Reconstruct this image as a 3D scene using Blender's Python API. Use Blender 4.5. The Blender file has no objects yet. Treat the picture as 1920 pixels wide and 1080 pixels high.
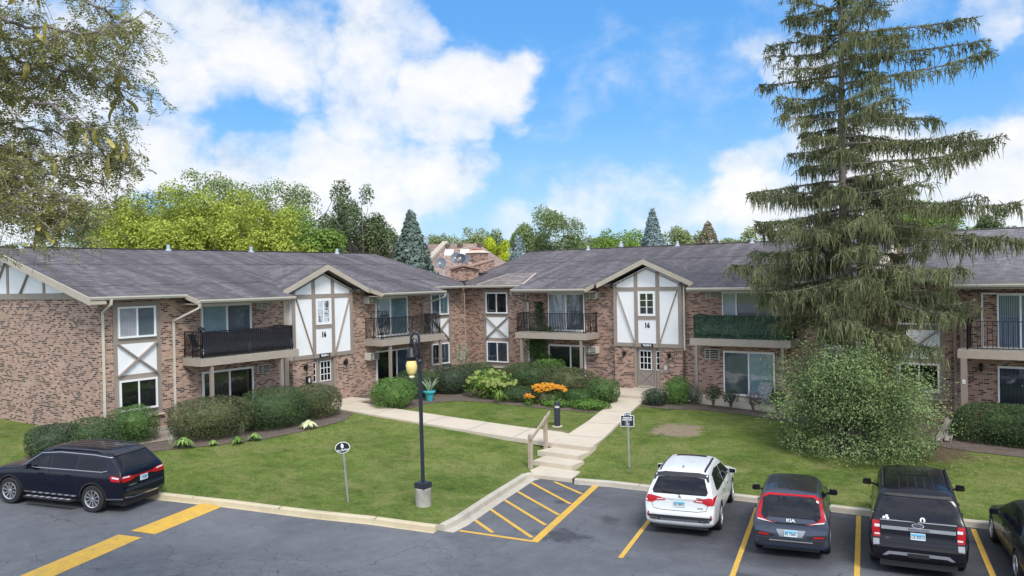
import bpy, bmesh, math, random
import numpy as np
from mathutils import Vector, Matrix
from mathutils.bvhtree import BVHTree
from mathutils.geometry import delaunay_2d_cdt
random.seed(7); RNG = np.random.default_rng(11)
scene = bpy.context.scene
COL = scene.collection
PI = math.pi
# ------------------------------------------------------------------ node helpers
def nd(nt, t, ins=None, **kw):
    n = nt.nodes.new('ShaderNode' + t)
    for k, v in kw.items(): setattr(n, k, v)
    for k, v in (ins or {}).items():
        s = n.inputs[k]
        if isinstance(v, bpy.types.NodeSocket): nt.links.new(v, s)
        else: s.default_value = v
    return n
def c4(c): return (c[0], c[1], c[2], 1.0)
def ramp(nt, fac, stops, interp='LINEAR'):
    n = nt.nodes.new('ShaderNodeValToRGB'); cr = n.color_ramp; cr.interpolation = interp
    while len(cr.elements) < len(stops): cr.elements.new(0.5)
    for e, (p, c) in zip(cr.elements, stops): e.position = p; e.color = c4(c) if len(c) == 3 else c
    nt.links.new(fac, n.inputs[0]); return n.outputs[0]
def mixc(nt, f, a, b, mode='MIX'):
    n = nt.nodes.new('ShaderNodeMix'); n.data_type = 'RGBA'; n.blend_type = mode
    for s, v in ((n.inputs[0], f), (n.inputs[6], a), (n.inputs[7], b)):
        if isinstance(v, bpy.types.NodeSocket): nt.links.new(v, s)
        else: s.default_value = c4(v) if isinstance(v, tuple) else v
    return n.outputs[2]
def mth(nt, op, a, b=0.0, c=0.0, clamp=False):
    n = nt.nodes.new('ShaderNodeMath'); n.operation = op; n.use_clamp = clamp
    for s, v in zip(n.inputs, (a, b, c)):
        if isinstance(v, bpy.types.NodeSocket): nt.links.new(v, s)
        else: s.default_value = v
    return n.outputs[0]
def newmat(name):
    m = bpy.data.materials.new(name); m.use_nodes = True; nt = m.node_tree
    return m, nt, nt.nodes['Principled BSDF']
def noise(nt, vec, scale, detail=4.0, rough=0.55, dist=0.0):
    return nd(nt, 'TexNoise', {'Vector': vec, 'Scale': scale, 'Detail': detail, 'Roughness': rough, 'Distortion': dist}).outputs[0]
def objco(nt): return nd(nt, 'TexCoord').outputs['Object']
def uvco(nt): return nd(nt, 'TexCoord').outputs['UV']
def scaled(nt, v, s): return nd(nt, 'Mapping', {'Vector': v, 'Scale': s}).outputs[0]
def bump(nt, h, strength, dist=0.02): return nd(nt, 'Bump', {'Height': h, 'Strength': strength, 'Distance': dist}).outputs[0]
def plain(name, col, rough=0.6, var=0.12, scale=3.0, metal=0.0, spec=0.5, coat=0.0, fine=40.0):
    m, nt, b = newmat(name); o = objco(nt)
    n = noise(nt, o, scale, 5); n2 = noise(nt, o, fine, 2)
    f = mth(nt, 'ADD', mth(nt, 'MULTIPLY', n, 0.65), mth(nt, 'MULTIPLY', n2, 0.35))
    lo = tuple(x * (1 - var) for x in col); hi = tuple(min(1, x * (1 + var)) for x in col)
    nt.links.new(ramp(nt, f, [(0.3, lo), (0.7, hi)]), b.inputs['Base Color'])
    b.inputs['Roughness'].default_value = rough; b.inputs['Metallic'].default_value = metal
    b.inputs['Specular IOR Level'].default_value = spec; b.inputs['Coat Weight'].default_value = coat
    b.inputs['Coat Roughness'].default_value = 0.04
    return m
def brick_mat(name, tone=(1, 1, 1)):
    m, nt, b = newmat(name); uv = uvco(nt)
    br = nd(nt, 'TexBrick', {'Vector': uv, 'Color1': (0, 0, 0, 1), 'Color2': (1, 1, 1, 1), 'Mortar': (.5, .5, .5, 1), 'Scale': 1.0,
            'Mortar Size': 0.0105, 'Mortar Smooth': 0.3, 'Bias': 0.0, 'Brick Width': 0.215, 'Row Height': 0.076})
    br.offset = 0.5
    # clump the dark bricks along the courses
    cl = noise(nt, scaled(nt, uv, (1.1, 4.5, 1)), 1.0, 3)
    v = mth(nt, 'ADD', br.outputs['Color'], mth(nt, 'MULTIPLY', mth(nt, 'SUBTRACT', cl, 0.5), 0.3))
    T = lambda c: tuple(x * t for x, t in zip(c, tone))
    col = ramp(nt, v, [(0.0, T((.066, .047, .045))), (.17, T((.115, .076, .067))), (.27, T((.26, .165, .135))), (.42, T((.37, .26, .215))), (.62, T((.415, .305, .255))), (.80, T((.46, .355, .305)))], 'CONSTANT')
    big = noise(nt, uv, 0.55, 4)
    col = mixc(nt, 1.0, col, ramp(nt, big, [(.3, (.80, .77, .78)), (.7, (1.08, 1.02, .97))]), 'MULTIPLY')
    col = mixc(nt, mth(nt, 'MULTIPLY', br.outputs['Fac'], 0.95), col, T((.46, .40, .36)))
    nt.links.new(col, b.inputs['Base Color']); b.inputs['Roughness'].default_value = 0.85
    h = mth(nt, 'ADD', mth(nt, 'MULTIPLY', br.outputs['Fac'], -0.6), mth(nt, 'MULTIPLY', noise(nt, uv, 60, 3), .5))
    nt.links.new(bump(nt, h, 0.5, 0.012), b.inputs['Normal'])
    return m
def shingle_mat(name, base, streak=1.0):
    m, nt, b = newmat(name); uv = uvco(nt)
    st = noise(nt, scaled(nt, uv, (1.35, .16, 1)), 1.0, 5, .6, .6)
    st2 = noise(nt, scaled(nt, uv, (.32, .12, 1)), 1.0, 3)
    tab = nd(nt, 'TexBrick', {'Vector': uv, 'Color1': (0, 0, 0, 1), 'Color2': (1, 1, 1, 1), 'Mortar': (.1, .1, .1, 1), 'Scale': 1.0, 'Mortar Size': .008, 'Brick Width': .32, 'Row Height': .14})
    g = noise(nt, uv, 26, 3, .7)
    f = mth(nt, 'ADD', mth(nt, 'MULTIPLY', st, .62 * streak), mth(nt, 'ADD', mth(nt, 'MULTIPLY', st2, .30), mth(nt, 'ADD', mth(nt, 'MULTIPLY', tab.outputs['Color'], .17), mth(nt, 'MULTIPLY', g, .30))))
    mid = .31 * streak + .15 + .05 + .15
    S = lambda k: tuple(x * k for x in base)
    col = ramp(nt, f, [(mid - .17, S(.50)), (mid - .03, S(.90)), (mid + .06, S(1.15)), (mid + .16, S(1.85))])
    col = mixc(nt, mth(nt, 'MULTIPLY', tab.outputs['Fac'], .75), col, S(.40))
    nt.links.new(col, b.inputs['Base Color']); b.inputs['Roughness'].default_value = .9
    nt.links.new(bump(nt, mth(nt, 'ADD', g, mth(nt, 'MULTIPLY', tab.outputs['Color'], .5)), .35, .01), b.inputs['Normal'])
    return m
def leaf_mat(name, dark, light, accent=None, scale=.9, trans=.25, rough=.55):
    m, nt, b = newmat(name); g = nd(nt, 'NewGeometry'); o = objco(nt)
    dark = tuple(x * 1.25 for x in dark); light = tuple(min(.8, x * 1.4) for x in light)
    r = g.outputs['Random Per Island']; n = noise(nt, o, scale, 3)
    f = mth(nt, 'ADD', mth(nt, 'MULTIPLY', r, .55), mth(nt, 'MULTIPLY', n, .9))
    mid = tuple((a + c) / 2 for a, c in zip(dark, light))
    stops = [(.38, dark), (.68, mid), (.98, light)]
    col = ramp(nt, f, stops)
    if accent:
        col = mixc(nt, mth(nt, 'GREATER_THAN', r, .988), col, accent)
    nt.links.new(col, b.inputs['Base Color']); b.inputs['Roughness'].default_value = rough; b.inputs['Specular IOR Level'].default_value = .3
    tr = nd(nt, 'BsdfTranslucent', {'Color': col}); mx = nd(nt, 'MixShader', {0: trans, 1: b.outputs[0], 2: tr.outputs[0]})
    nt.links.new(mx.outputs[0], nt.nodes['Material Output'].inputs[0]); return m
def cloth_mat(name, a, c, freq=40.0, horiz=False, rough=.85):
    m, nt, b = newmat(name); uv = uvco(nt)
    w = nd(nt, 'TexWave', {'Vector': uv, 'Scale': freq / 6.283, 'Distortion': 1.2 if not horiz else 0.0, 'Detail': 1.0, 'Detail Scale': .6})
    w.bands_direction = 'Y' if horiz else 'X'
    col = mixc(nt, 1.0, ramp(nt, w.outputs['Fac'], [(.15, c), (.8, a)]), ramp(nt, noise(nt, uv, 2.2, 3), [(.3, (.8, .8, .8)), (.7, (1.05, 1.05, 1.05))]), 'MULTIPLY')
    nt.links.new(col, b.inputs['Base Color']); b.inputs['Roughness'].default_value = rough; return m
def glass_mat(name, tint=(.84, .88, .90), refl=.16):
    m, nt, b = newmat(name)
    t = nd(nt, 'BsdfTransparent', {'Color': c4(tint)}); g = nd(nt, 'BsdfGlossy', {'Color': (.9, .95, 1, 1), 'Roughness': .03})
    lw = nd(nt, 'LayerWeight', {'Blend': .35})
    wv = noise(nt, objco(nt), 1.6, 2)
    nt.links.new(bump(nt, wv, .06, .05), g.inputs['Normal'])
    f = mth(nt, 'ADD', mth(nt, 'MULTIPLY', lw.outputs['Fresnel'], .8), refl * .45, clamp=True)
    mx = nd(nt, 'MixShader', {0: f, 1: t.outputs[0], 2: g.outputs[0]})
    nt.links.new(mx.outputs[0], nt.nodes['Material Output'].inputs[0]); return m
def paint_mat(name, col, metal=.3, rough=.32, coat=.4):
    m, nt, b = newmat(name); o = objco(nt)
    fl = noise(nt, o, 900, 1)
    nt.links.new(ramp(nt, fl, [(.35, tuple(x * .9 for x in col)), (.65, tuple(min(1, x * 1.1) for x in col))]), b.inputs['Base Color'])
    dust = noise(nt, o, 3, 4)
    nt.links.new(ramp(nt, dust, [(.3, (rough * .8,) * 3), (.75, (rough * 1.4,) * 3)]), b.inputs['Roughness'])
    b.inputs['Metallic'].default_value = metal; b.inputs['Coat Weight'].default_value = coat; b.inputs['Specular IOR Level'].default_value = .28; b.inputs['Coat Roughness'].default_value = .06; return m
def ground_pos(nt): return nd(nt, 'NewGeometry').outputs['Position']
def grass_mat(name):
    m, nt, b = newmat(name); p = ground_pos(nt)
    a = noise(nt, p, .45, 4, .65, .5); c = noise(nt, scaled(nt, p, (1, 1.5, 1)), 2.1, 5, .7, .3); tf = noise(nt, p, 9.0, 4, .85); fi = noise(nt, scaled(nt, p, (1, 1, .3)), 26, 3, .7); vf = noise(nt, p, 75, 2, .8)
    f = mth(nt, 'ADD', mth(nt, 'ADD', mth(nt, 'MULTIPLY', a, .42), mth(nt, 'ADD', mth(nt, 'MULTIPLY', c, .36), mth(nt, 'MULTIPLY', tf, .36))), mth(nt, 'ADD', mth(nt, 'MULTIPLY', fi, .36), mth(nt, 'MULTIPLY', vf, .20)))
    col = ramp(nt, f, [(.68, (.034, .064, .014)), (.82, (.100, .148, .028)), (.94, (.175, .220, .054)), (1.0, (.25, .265, .10))])
    dry = noise(nt, p, .8, 5, .7, .5)
    col = mixc(nt, ramp(nt, dry, [(.46, (0, 0, 0)), (.74, (.8, .8, .8))]), col, (.25, .235, .095))
    # worn earth patch beside the path and the bare soil under the spruce
    def spot(col, cx, cy, rx, ry, colr, k=1.0):
        mp = nd(nt, 'Mapping', {'Vector': p, 'Location': (-cx / rx, -cy / ry, 0), 'Scale': (1 / rx, 1 / ry, 0)}).outputs[0]
        d = nd(nt, 'VectorMath', {0: mp}, operation='LENGTH').outputs['Value']
        d = mth(nt, 'ADD', d, mth(nt, 'MULTIPLY', mth(nt, 'SUBTRACT', mth(nt, 'ADD', mth(nt, 'MULTIPLY', noise(nt, p, 1.9, 4, .7), .6), mth(nt, 'MULTIPLY', noise(nt, p, 9, 3, .7), .4)), .5), 2.6))
        return mixc(nt, ramp(nt, d, [(.75, (k,) * 3), (1.1, (0, 0, 0))]), col, colr)
    soil = ramp(nt, noise(nt, p, 14, 4, .7), [(.3, (.20, .15, .10)), (.7, (.36, .29, .21))])
    col = spot(col, -13.75, 30.75, 1.15, 1.35, soil, .95)
    col = spot(col, -4.9, 32.6, 1.7, 1.6, ramp(nt, noise(nt, p, 9, 4, .7), [(.3, (.10, .06, .045)), (.7, (.17, .12, .085))]), .85)
    col = spot(col, -18.1, 28.1, .8, .35, soil, .6)
    nt.links.new(col, b.inputs['Base Color']); b.inputs['Roughness'].default_value = .9; b.inputs['Specular IOR Level'].default_value = .15
    nt.links.new(bump(nt, mth(nt, 'ADD', fi, vf), .7, .05), b.inputs['Normal']); return m
def asphalt_mat(name):
    m, nt, b = newmat(name); p = ground_pos(nt)
    fine = noise(nt, p, 55, 3, .8); med = noise(nt, p, 2.2, 5, .65, .3); big = noise(nt, p, .33, 4, .6, .5)
    grit = noise(nt, p, 17, 3, .85)
    f = mth(nt, 'ADD', mth(nt, 'MULTIPLY', big, .46), mth(nt, 'ADD', mth(nt, 'MULTIPLY', med, .30), mth(nt, 'ADD', mth(nt, 'MULTIPLY', fine, .16), mth(nt, 'MULTIPLY', grit, .26))))
    old = ramp(nt, f, [(.36, (.056, .060, .070)), (.55, (.098, .103, .115)), (.78, (.160, .166, .178))])
    seal = ramp(nt, f, [(.36, (.026, .027, .033)), (.58, (.046, .047, .055)), (.80, (.088, .089, .097))])
    # the sealed strip along the parking row (coordinate across the row) with a ragged worn edge
    sp = nd(nt, 'VectorMath', {0: p, 1: (-.17, .985, 0)}, operation='DOT_PRODUCT').outputs['Value']
    sx = nd(nt, 'VectorMath', {0: p, 1: (1, 0, 0)}, operation='DOT_PRODUCT').outputs['Value']
    edge = mth(nt, 'ADD', sp, mth(nt, 'MULTIPLY', mth(nt, 'SUBTRACT', noise(nt, p, .55, 4, .6), .5), 4.0))
    rowm = nd(nt, 'MapRange', {0: edge, 1: 19.6, 2: 21.2}, interpolation_type='SMOOTHSTEP').outputs[0]
    rowx = nd(nt, 'MapRange', {0: mth(nt, 'ADD', sx, mth(nt, 'MULTIPLY', noise(nt, p, .6, 3), 2.0)), 1: -11.0, 2: -7.2}, interpolation_type='SMOOTHSTEP').outputs[0]
    rowx = mth(nt, 'ADD', mth(nt, 'MULTIPLY', rowx, .75), .25)
    col = mixc(nt, mth(nt, 'MULTIPLY', rowm, rowx), old, seal)
    # dark tar stain near the hatched bay
    mp = nd(nt, 'Mapping', {'Vector': p, 'Location': (11.6 / .9, -18.4 / .6, 0), 'Scale': (1 / .9, 1 / .6, 0)}).outputs[0]
    d = mth(nt, 'ADD', nd(nt, 'VectorMath', {0: mp}, operation='LENGTH').outputs['Value'], mth(nt, 'MULTIPLY', mth(nt, 'SUBTRACT', noise(nt, p, 2.5, 4), .5), 2.2))
    col = mixc(nt, ramp(nt, d, [(.5, (.75,) * 3), (1.1, (0, 0, 0))]), col, (.03, .032, .04))
    for ox, oy, orr in ((-8.8, 21.6, .55), (-6.3, 20.3, .5), (-3.6, 20.6, .6), (-11.2, 20.4, .45), (-6.5, 18.2, .35), (-13.4, 21.2, .3), (-17.4, 10.5, .5), (-9.4, 15.2, .4)):
        q = nd(nt, 'Mapping', {'Vector': p, 'Location': (-ox / orr, -oy / orr, 0), 'Scale': (1 / orr, 1 / orr, 0)}).outputs[0]
        od = mth(nt, 'ADD', nd(nt, 'VectorMath', {0: q}, operation='LENGTH').outputs['Value'], mth(nt, 'MULTIPLY', mth(nt, 'SUBTRACT', med, .5), 2.4))
        col = mixc(nt, ramp(nt, od, [(.3, (.55,) * 3), (.95, (0, 0, 0))]), col, (.022, .023, .027))
    wob = nd(nt, 'VectorMath', {0: p, 1: nd(nt, 'VectorMath', {0: nd(nt, 'TexNoise', {'Vector': p, 'Scale': 1.3, 'Detail': 4.0}).outputs['Color'], 'Scale': .9}, operation='SCALE').outputs[0]}, operation='ADD').outputs[0]
    vo = nd(nt, 'TexVoronoi', {'Vector': wob, 'Scale': .42}, feature='DISTANCE_TO_EDGE', voronoi_dimensions='2D').outputs['Distance']
    vo2 = nd(nt, 'TexVoronoi', {'Vector': wob, 'Scale': 1.9}, feature='DISTANCE_TO_EDGE', voronoi_dimensions='2D').outputs['Distance']
    c1 = mth(nt, 'MULTIPLY', mth(nt, 'LESS_THAN', vo, .006), ramp(nt, noise(nt, p, .35, 3), [(.46, (0, 0, 0)), (.56, (1, 1, 1))]))
    c2 = mth(nt, 'MULTIPLY', mth(nt, 'LESS_THAN', vo2, .016), ramp(nt, noise(nt, p, .5, 3), [(.50, (0, 0, 0)), (.60, (1, 1, 1))]))
    col = mixc(nt, mth(nt, 'MULTIPLY', mth(nt, 'MAXIMUM', c1, c2), .62), col, (.025, .026, .03))
    nt.links.new(col, b.inputs['Base Color']); b.inputs['Roughness'].default_value = .78; b.inputs['Specular IOR Level'].default_value = .4
    nt.links.new(bump(nt, fine, .35, .01), b.inputs['Normal']); return m
def yellow_mat(name, worn=.35):
    m, nt, b = newmat(name); p = ground_pos(nt)
    w = mth(nt, 'ADD', mth(nt, 'MULTIPLY', noise(nt, p, 3.5, 5, .7), .6), mth(nt, 'MULTIPLY', noise(nt, p, 30, 3, .8), .4))
    col = ramp(nt, w, [(.34, (.66, .39, .045)), (.54, (.54, .325, .05)), (.66 - worn * .08, (.42, .28, .09)), (.74 - worn * .10, (.14, .13, .12))])
    nt.links.new(col, b.inputs['Base Color']); b.inputs['Roughness'].default_value = .75; return m
def concrete_mat(name, col, stain=.2, yellow=0.0):
    m, nt, b = newmat(name); p = ground_pos(nt)
    f = mth(nt, 'ADD', mth(nt, 'MULTIPLY', noise(nt, p, .9, 5, .6), .5), mth(nt, 'ADD', mth(nt, 'MULTIPLY', noise(nt, p, 7, 4, .7), .3), mth(nt, 'MULTIPLY', noise(nt, p, 60, 2, .7), .25)))
    lo = tuple(x * (1 - stain * 1.4) for x in col); hi = tuple(min(.9, x * (1 + stain * .6)) for x in col)
    c = ramp(nt, f, [(.34, lo), (.55, col), (.75, hi)])
    if yellow: c = mixc(nt, ramp(nt, noise(nt, p, 2.2, 4, .7), [(.35, (yellow,) * 3), (.65, (0.12, .12, .12))]), c, (.62, .47, .20))
    nt.links.new(c, b.inputs['Base Color']); b.inputs['Roughness'].default_value = .85
    nt.links.new(bump(nt, noise(nt, p, 45, 3), .2, .01), b.inputs['Normal']); return m
def mulch_mat(name, a=(.075, .056, .044), c=(.19, .150, .118)):
    m, nt, b = newmat(name); p = ground_pos(nt)
    v = nd(nt, 'TexVoronoi', {'Vector': p, 'Scale': 22.0}).outputs['Color']
    f = mth(nt, 'ADD', mth(nt, 'MULTIPLY', v, .5), mth(nt, 'MULTIPLY', noise(nt, p, 3, 4), .5))
    nt.links.new(ramp(nt, f, [(.25, a), (.6, tuple((x + y) / 2 for x, y in zip(a, c))), (.85, c)]), b.inputs['Base Color'])
    b.inputs['Roughness'].default_value = .95; nt.links.new(bump(nt, f, .8, .05), b.inputs['Normal']); return m
MT = {}
def setup_mats():
    M = MT
    M['brick'] = brick_mat('brick_warm', (1.0, .905, .81)); M['brick_grey'] = brick_mat('brick_rose', (.94, .825, .745)); M['brick_orange'] = brick_mat('brick_chimney', (1.0, .84, .73))
    M['shingle'] = shingle_mat('asphalt_shingle', (.088, .077, .081)); M['shingle_new'] = shingle_mat('shingle_grey', (.122, .115, .120), .35); M['shingle_brown'] = shingle_mat('shingle_brown', (.22, .155, .128), .4)
    M['shingle_patch'] = shingle_mat('shingle_patch', (.15, .128, .12), .4)
    M['taupe'] = plain('taupe_paint', (.285, .238, .200), .6, .07); M['taupe_dark'] = plain('taupe_door_paint', (.25, .215, .195), .5, .06); M['deck'] = plain('deck_fascia_paint', (.37, .315, .26), .6, .08); M['tan'] = plain('tan_fascia_paint', (.43, .375, .30), .6, .08)
    M['cream'] = plain('cream_gutter', (.58, .54, .455), .45, .08); M['white'] = plain('white_stucco', (.79, .795, .80), .8, .05, 1.2); M['whitetrim'] = plain('white_vinyl', (.80, .80, .79), .4, .04)
    M['black'] = plain('black_metal', (.012, .012, .014), .45, .2); M['dark'] = plain('dark_void', (.010, .011, .016), .8, .3); M['navy'] = plain('navy_metal', (.022, .027, .043), .45, .15)
    M['ac'] = plain('ac_plastic', (.55, .53, .46), .5, .08); M['steel'] = plain('galvanised_steel', (.46, .48, .50), .45, .12, metal=.6); M['ventgrey'] = plain('pale_vent', (.40, .46, .52), .5, .1)
    M['concrete'] = concrete_mat('walk_concrete', (.53, .46, .365), .13); M['curb'] = concrete_mat('curb_concrete', (.45, .41, .34), .22); M['curb_yellow'] = concrete_mat('curb_faded_yellow', (.47, .42, .32), .25, .30)
    M['oldconcrete'] = concrete_mat('weathered_concrete', (.36, .34, .30), .4)
    M['grass'] = grass_mat('lawn_grass'); M['asphalt'] = asphalt_mat('asphalt'); M['yellow'] = yellow_mat('yellow_line'); M['yellow_worn'] = yellow_mat('yellow_worn', .75)
    M['mulch'] = mulch_mat('mulch'); M['gravel'] = mulch_mat('gravel', (.20, .16, .13), (.50, .44, .38)); M['wood'] = plain('weathered_wood', (.40, .325, .255), .85, .2); M['greywood'] = plain('grey_plank', (.30, .28, .25), .9, .2)
    M['bark'] = plain('bark', (.13, .10, .085), .95, .35, 8); M['bark_grey'] = plain('bark_grey', (.20, .17, .155), .95, .35, 6)
    M['glass'] = glass_mat('window_glass'); M['glass_dark'] = glass_mat('dark_window_glass', (.62, .66, .70), .22)
    M['teal'] = cloth_mat('teal_blind', (.42, .56, .57), (.29, .43, .46), 70); M['bluegrey'] = cloth_mat('bluegrey_blind', (.185, .22, .25), (.12, .15, .18), 60); M['pale'] = cloth_mat('pale_curtain', (.60, .64, .66), (.40, .42, .46), 34)
    M['vertical'] = cloth_mat('vertical_blind', (.46, .44, .44), (.10, .10, .115), 72); M['drape'] = cloth_mat('blue_drape', (.28, .36, .47), (.10, .14, .21), 26); M['blinds'] = cloth_mat('dark_blinds', (.10, .10, .11), (.018, .018, .022), 150, True)
    M['stripe'] = cloth_mat('dark_vertical_blind', (.26, .28, .31), (.015, .018, .03), 44); M['sheer'] = cloth_mat('pink_sheer', (.62, .55, .57), (.44, .44, .50), 22); M['tanblind'] = cloth_mat('tan_drape', (.30, .26, .19), (.03, .03, .03), 30)
    M['privacy'] = plain('black_mesh_fabric', (.018, .016, .024), .8, .5, 1.6); M['copper'] = plain('terracotta_coping', (.36, .225, .175), .7, .25); M['flash'] = plain('tar_flashing', (.030, .030, .036), .8, .3)
    M['amber'] = plain('amber_glass', (.78, .62, .22), .25, .08); M['pearl'] = plain('globe_tip', (.75, .68, .48), .3, .05); M['dish'] = plain('dish_grey', (.115, .13, .155), .5, .15); M['dish_dark'] = plain('dish_dark', (.035, .035, .05), .4, .1)
    M['turq'] = plain('turquoise_glaze', (.055, .40, .46), .35, .08); M['plastic_grey'] = plain('grey_resin', (.29, .30, .35), .6, .1); M['signblack'] = plain('sign_black', (.012, .016, .022), .4, .1); M['signwhite'] = plain('sign_white', (.78, .79, .80), .5, .03)
    M['lettering'] = plain('dark_numeral', (.008, .012, .03), .5, .05); M['red_paint'] = plain('flue_red', (.42, .10, .08), .6, .1)
    M['tyre'] = plain('tyre_rubber', (.016, .016, .017), .85, .25); M['alloy'] = plain('alloy', (.60, .61, .63), .28, .06, metal=.85); M['chrome'] = plain('chrome', (.55, .56, .58), .16, .03, metal=1.0); M['trimblack'] = plain('black_plastic', (.016, .016, .018), .55, .15)
    M['silver'] = plain('silver_plastic', (.30, .31, .33), .35, .06, metal=.5); M['tint'] = plain('tinted_glass', (.007, .008, .013), .06, .1, spec=.32); M['lens'] = plain('red_lens', (.40, .007, .014), .18, .2, spec=.3); M['lens_dark'] = plain('dark_red_lens', (.16, .006, .012), .15, .2, coat=1.0)
    M['clear'] = plain('clear_lens', (.60, .61, .62), .15, .06, spec=.3); M['plate'] = plain('plate_white', (.62, .72, .76), .5, .03); M['platesky'] = plain('plate_blue', (.16, .46, .66), .5, .05); M['seam'] = plain('panel_gap', (.006, .006, .007), .9, .1)
    M['p_white'] = paint_mat('pearl_white_paint', (.62, .63, .63), .05, .3); M['p_navy'] = paint_mat('midnight_blue_paint', (.0035, .0048, .014), .05, .18, .3); M['p_slate'] = paint_mat('slate_blue_paint', (.052, .064, .098), .4, .3); M['p_black'] = paint_mat('black_paint', (.004, .004, .008), .0, .22, .25); M['p_green'] = paint_mat('dark_green_grey_paint', (.030, .038, .038), .5, .28); M['p_roof'] = paint_mat('black_roof_paint', (.030, .029, .030), .3, .3)
    L = leaf_mat
    M['yew'] = L('yew_leaf', (.020, .040, .016), (.085, .130, .050)); M['yew_olive'] = L('boxwood_olive_leaf', (.032, .043, .018), (.125, .140, .062)); M['yew_dark'] = L('dark_yew_leaf', (.018, .034, .020), (.068, .098, .055)); M['bright'] = L('bright_yew_leaf', (.040, .090, .022), (.145, .25, .060))
    M['box'] = L('boxwood_leaf', (.022, .055, .015), (.10, .17, .050)); M['hyd'] = L('hydrangea_leaf', (.040, .085, .016), (.16, .24, .05)); M['hydf'] = L('hydrangea_flower', (.24, .31, .07), (.40, .44, .17)); M['rudf'] = L('yellow_petal', (.60, .20, .006), (.62, .29, .012), scale=4)
    M['honeysuckle'] = L('honeysuckle_leaf', (.045, .080, .026), (.21, .275, .11), (.34, .30, .07), .8); M['hosta'] = L('hosta_leaf', (.05, .11, .02), (.22, .32, .09)); M['variegated'] = L('variegated_leaf', (.25, .34, .14), (.62, .62, .36)); M['silverleaf'] = L('silver_leaf', (.14, .20, .13), (.36, .44, .32)); M['greyleaf'] = L('grey_shrub_leaf', (.05, .06, .045), (.15, .16, .125)); M['bareleaf'] = L('dry_shrub_leaf', (.10, .085, .085), (.24, .20, .20))
    M['ivy'] = L('ivy_leaf', (.022, .05, .015), (.085, .14, .04)); M['fauxleaf'] = L('faux_ivy_leaf', (.018, .052, .032), (.080, .170, .095), (.24, .32, .22), 3.0, .05, .35); M['cover'] = L('groundcover_leaf', (.035, .085, .014), (.12, .21, .04))
    M['spruce'] = L('spruce_needle', (.060, .070, .038), (.230, .248, .122), (.17, .12, .07), .5, .25, .7); M['blue'] = L('blue_spruce_needle', (.085, .125, .125), (.24, .31, .31), scale=.4); M['greyspruce'] = L('grey_spruce_needle', (.055, .085, .072), (.17, .22, .185), scale=.4)
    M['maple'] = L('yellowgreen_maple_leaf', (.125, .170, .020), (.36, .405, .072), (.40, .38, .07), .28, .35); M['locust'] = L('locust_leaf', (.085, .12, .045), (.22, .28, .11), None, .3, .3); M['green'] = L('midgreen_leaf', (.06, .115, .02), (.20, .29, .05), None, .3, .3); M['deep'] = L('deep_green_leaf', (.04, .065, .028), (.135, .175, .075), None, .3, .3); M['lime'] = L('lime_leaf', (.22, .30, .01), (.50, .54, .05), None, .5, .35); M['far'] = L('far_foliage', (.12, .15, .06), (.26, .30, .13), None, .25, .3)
    M['near'] = L('near_locust_leaf', (.100, .112, .036), (.25, .245, .088), (.33, .28, .09), .8, .45); M['pod'] = L('seed_pod', (.22, .185, .050), (.36, .31, .09), scale=3, trans=.1); M['brownleaf'] = L('brown_leaf', (.10, .085, .05), (.2, .17, .1), None, .3)
    M['blade'] = L('grass_blade', (.050, .090, .014), (.14, .20, .034), (.27, .26, .11), .6, .2, .6)
setup_mats()
SUN_E, SUN_A, SKY_K, EXPO = 1.5, 16.0, .12, 1.02
SKY_H, SKY_S, SKY_V, CL, SKY_MIX, BLUE, BACK, ZEN = .5, 1.2, .85, 4.2, .65, (.40, 1.62, 3.74), 2.3, 1.6
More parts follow.
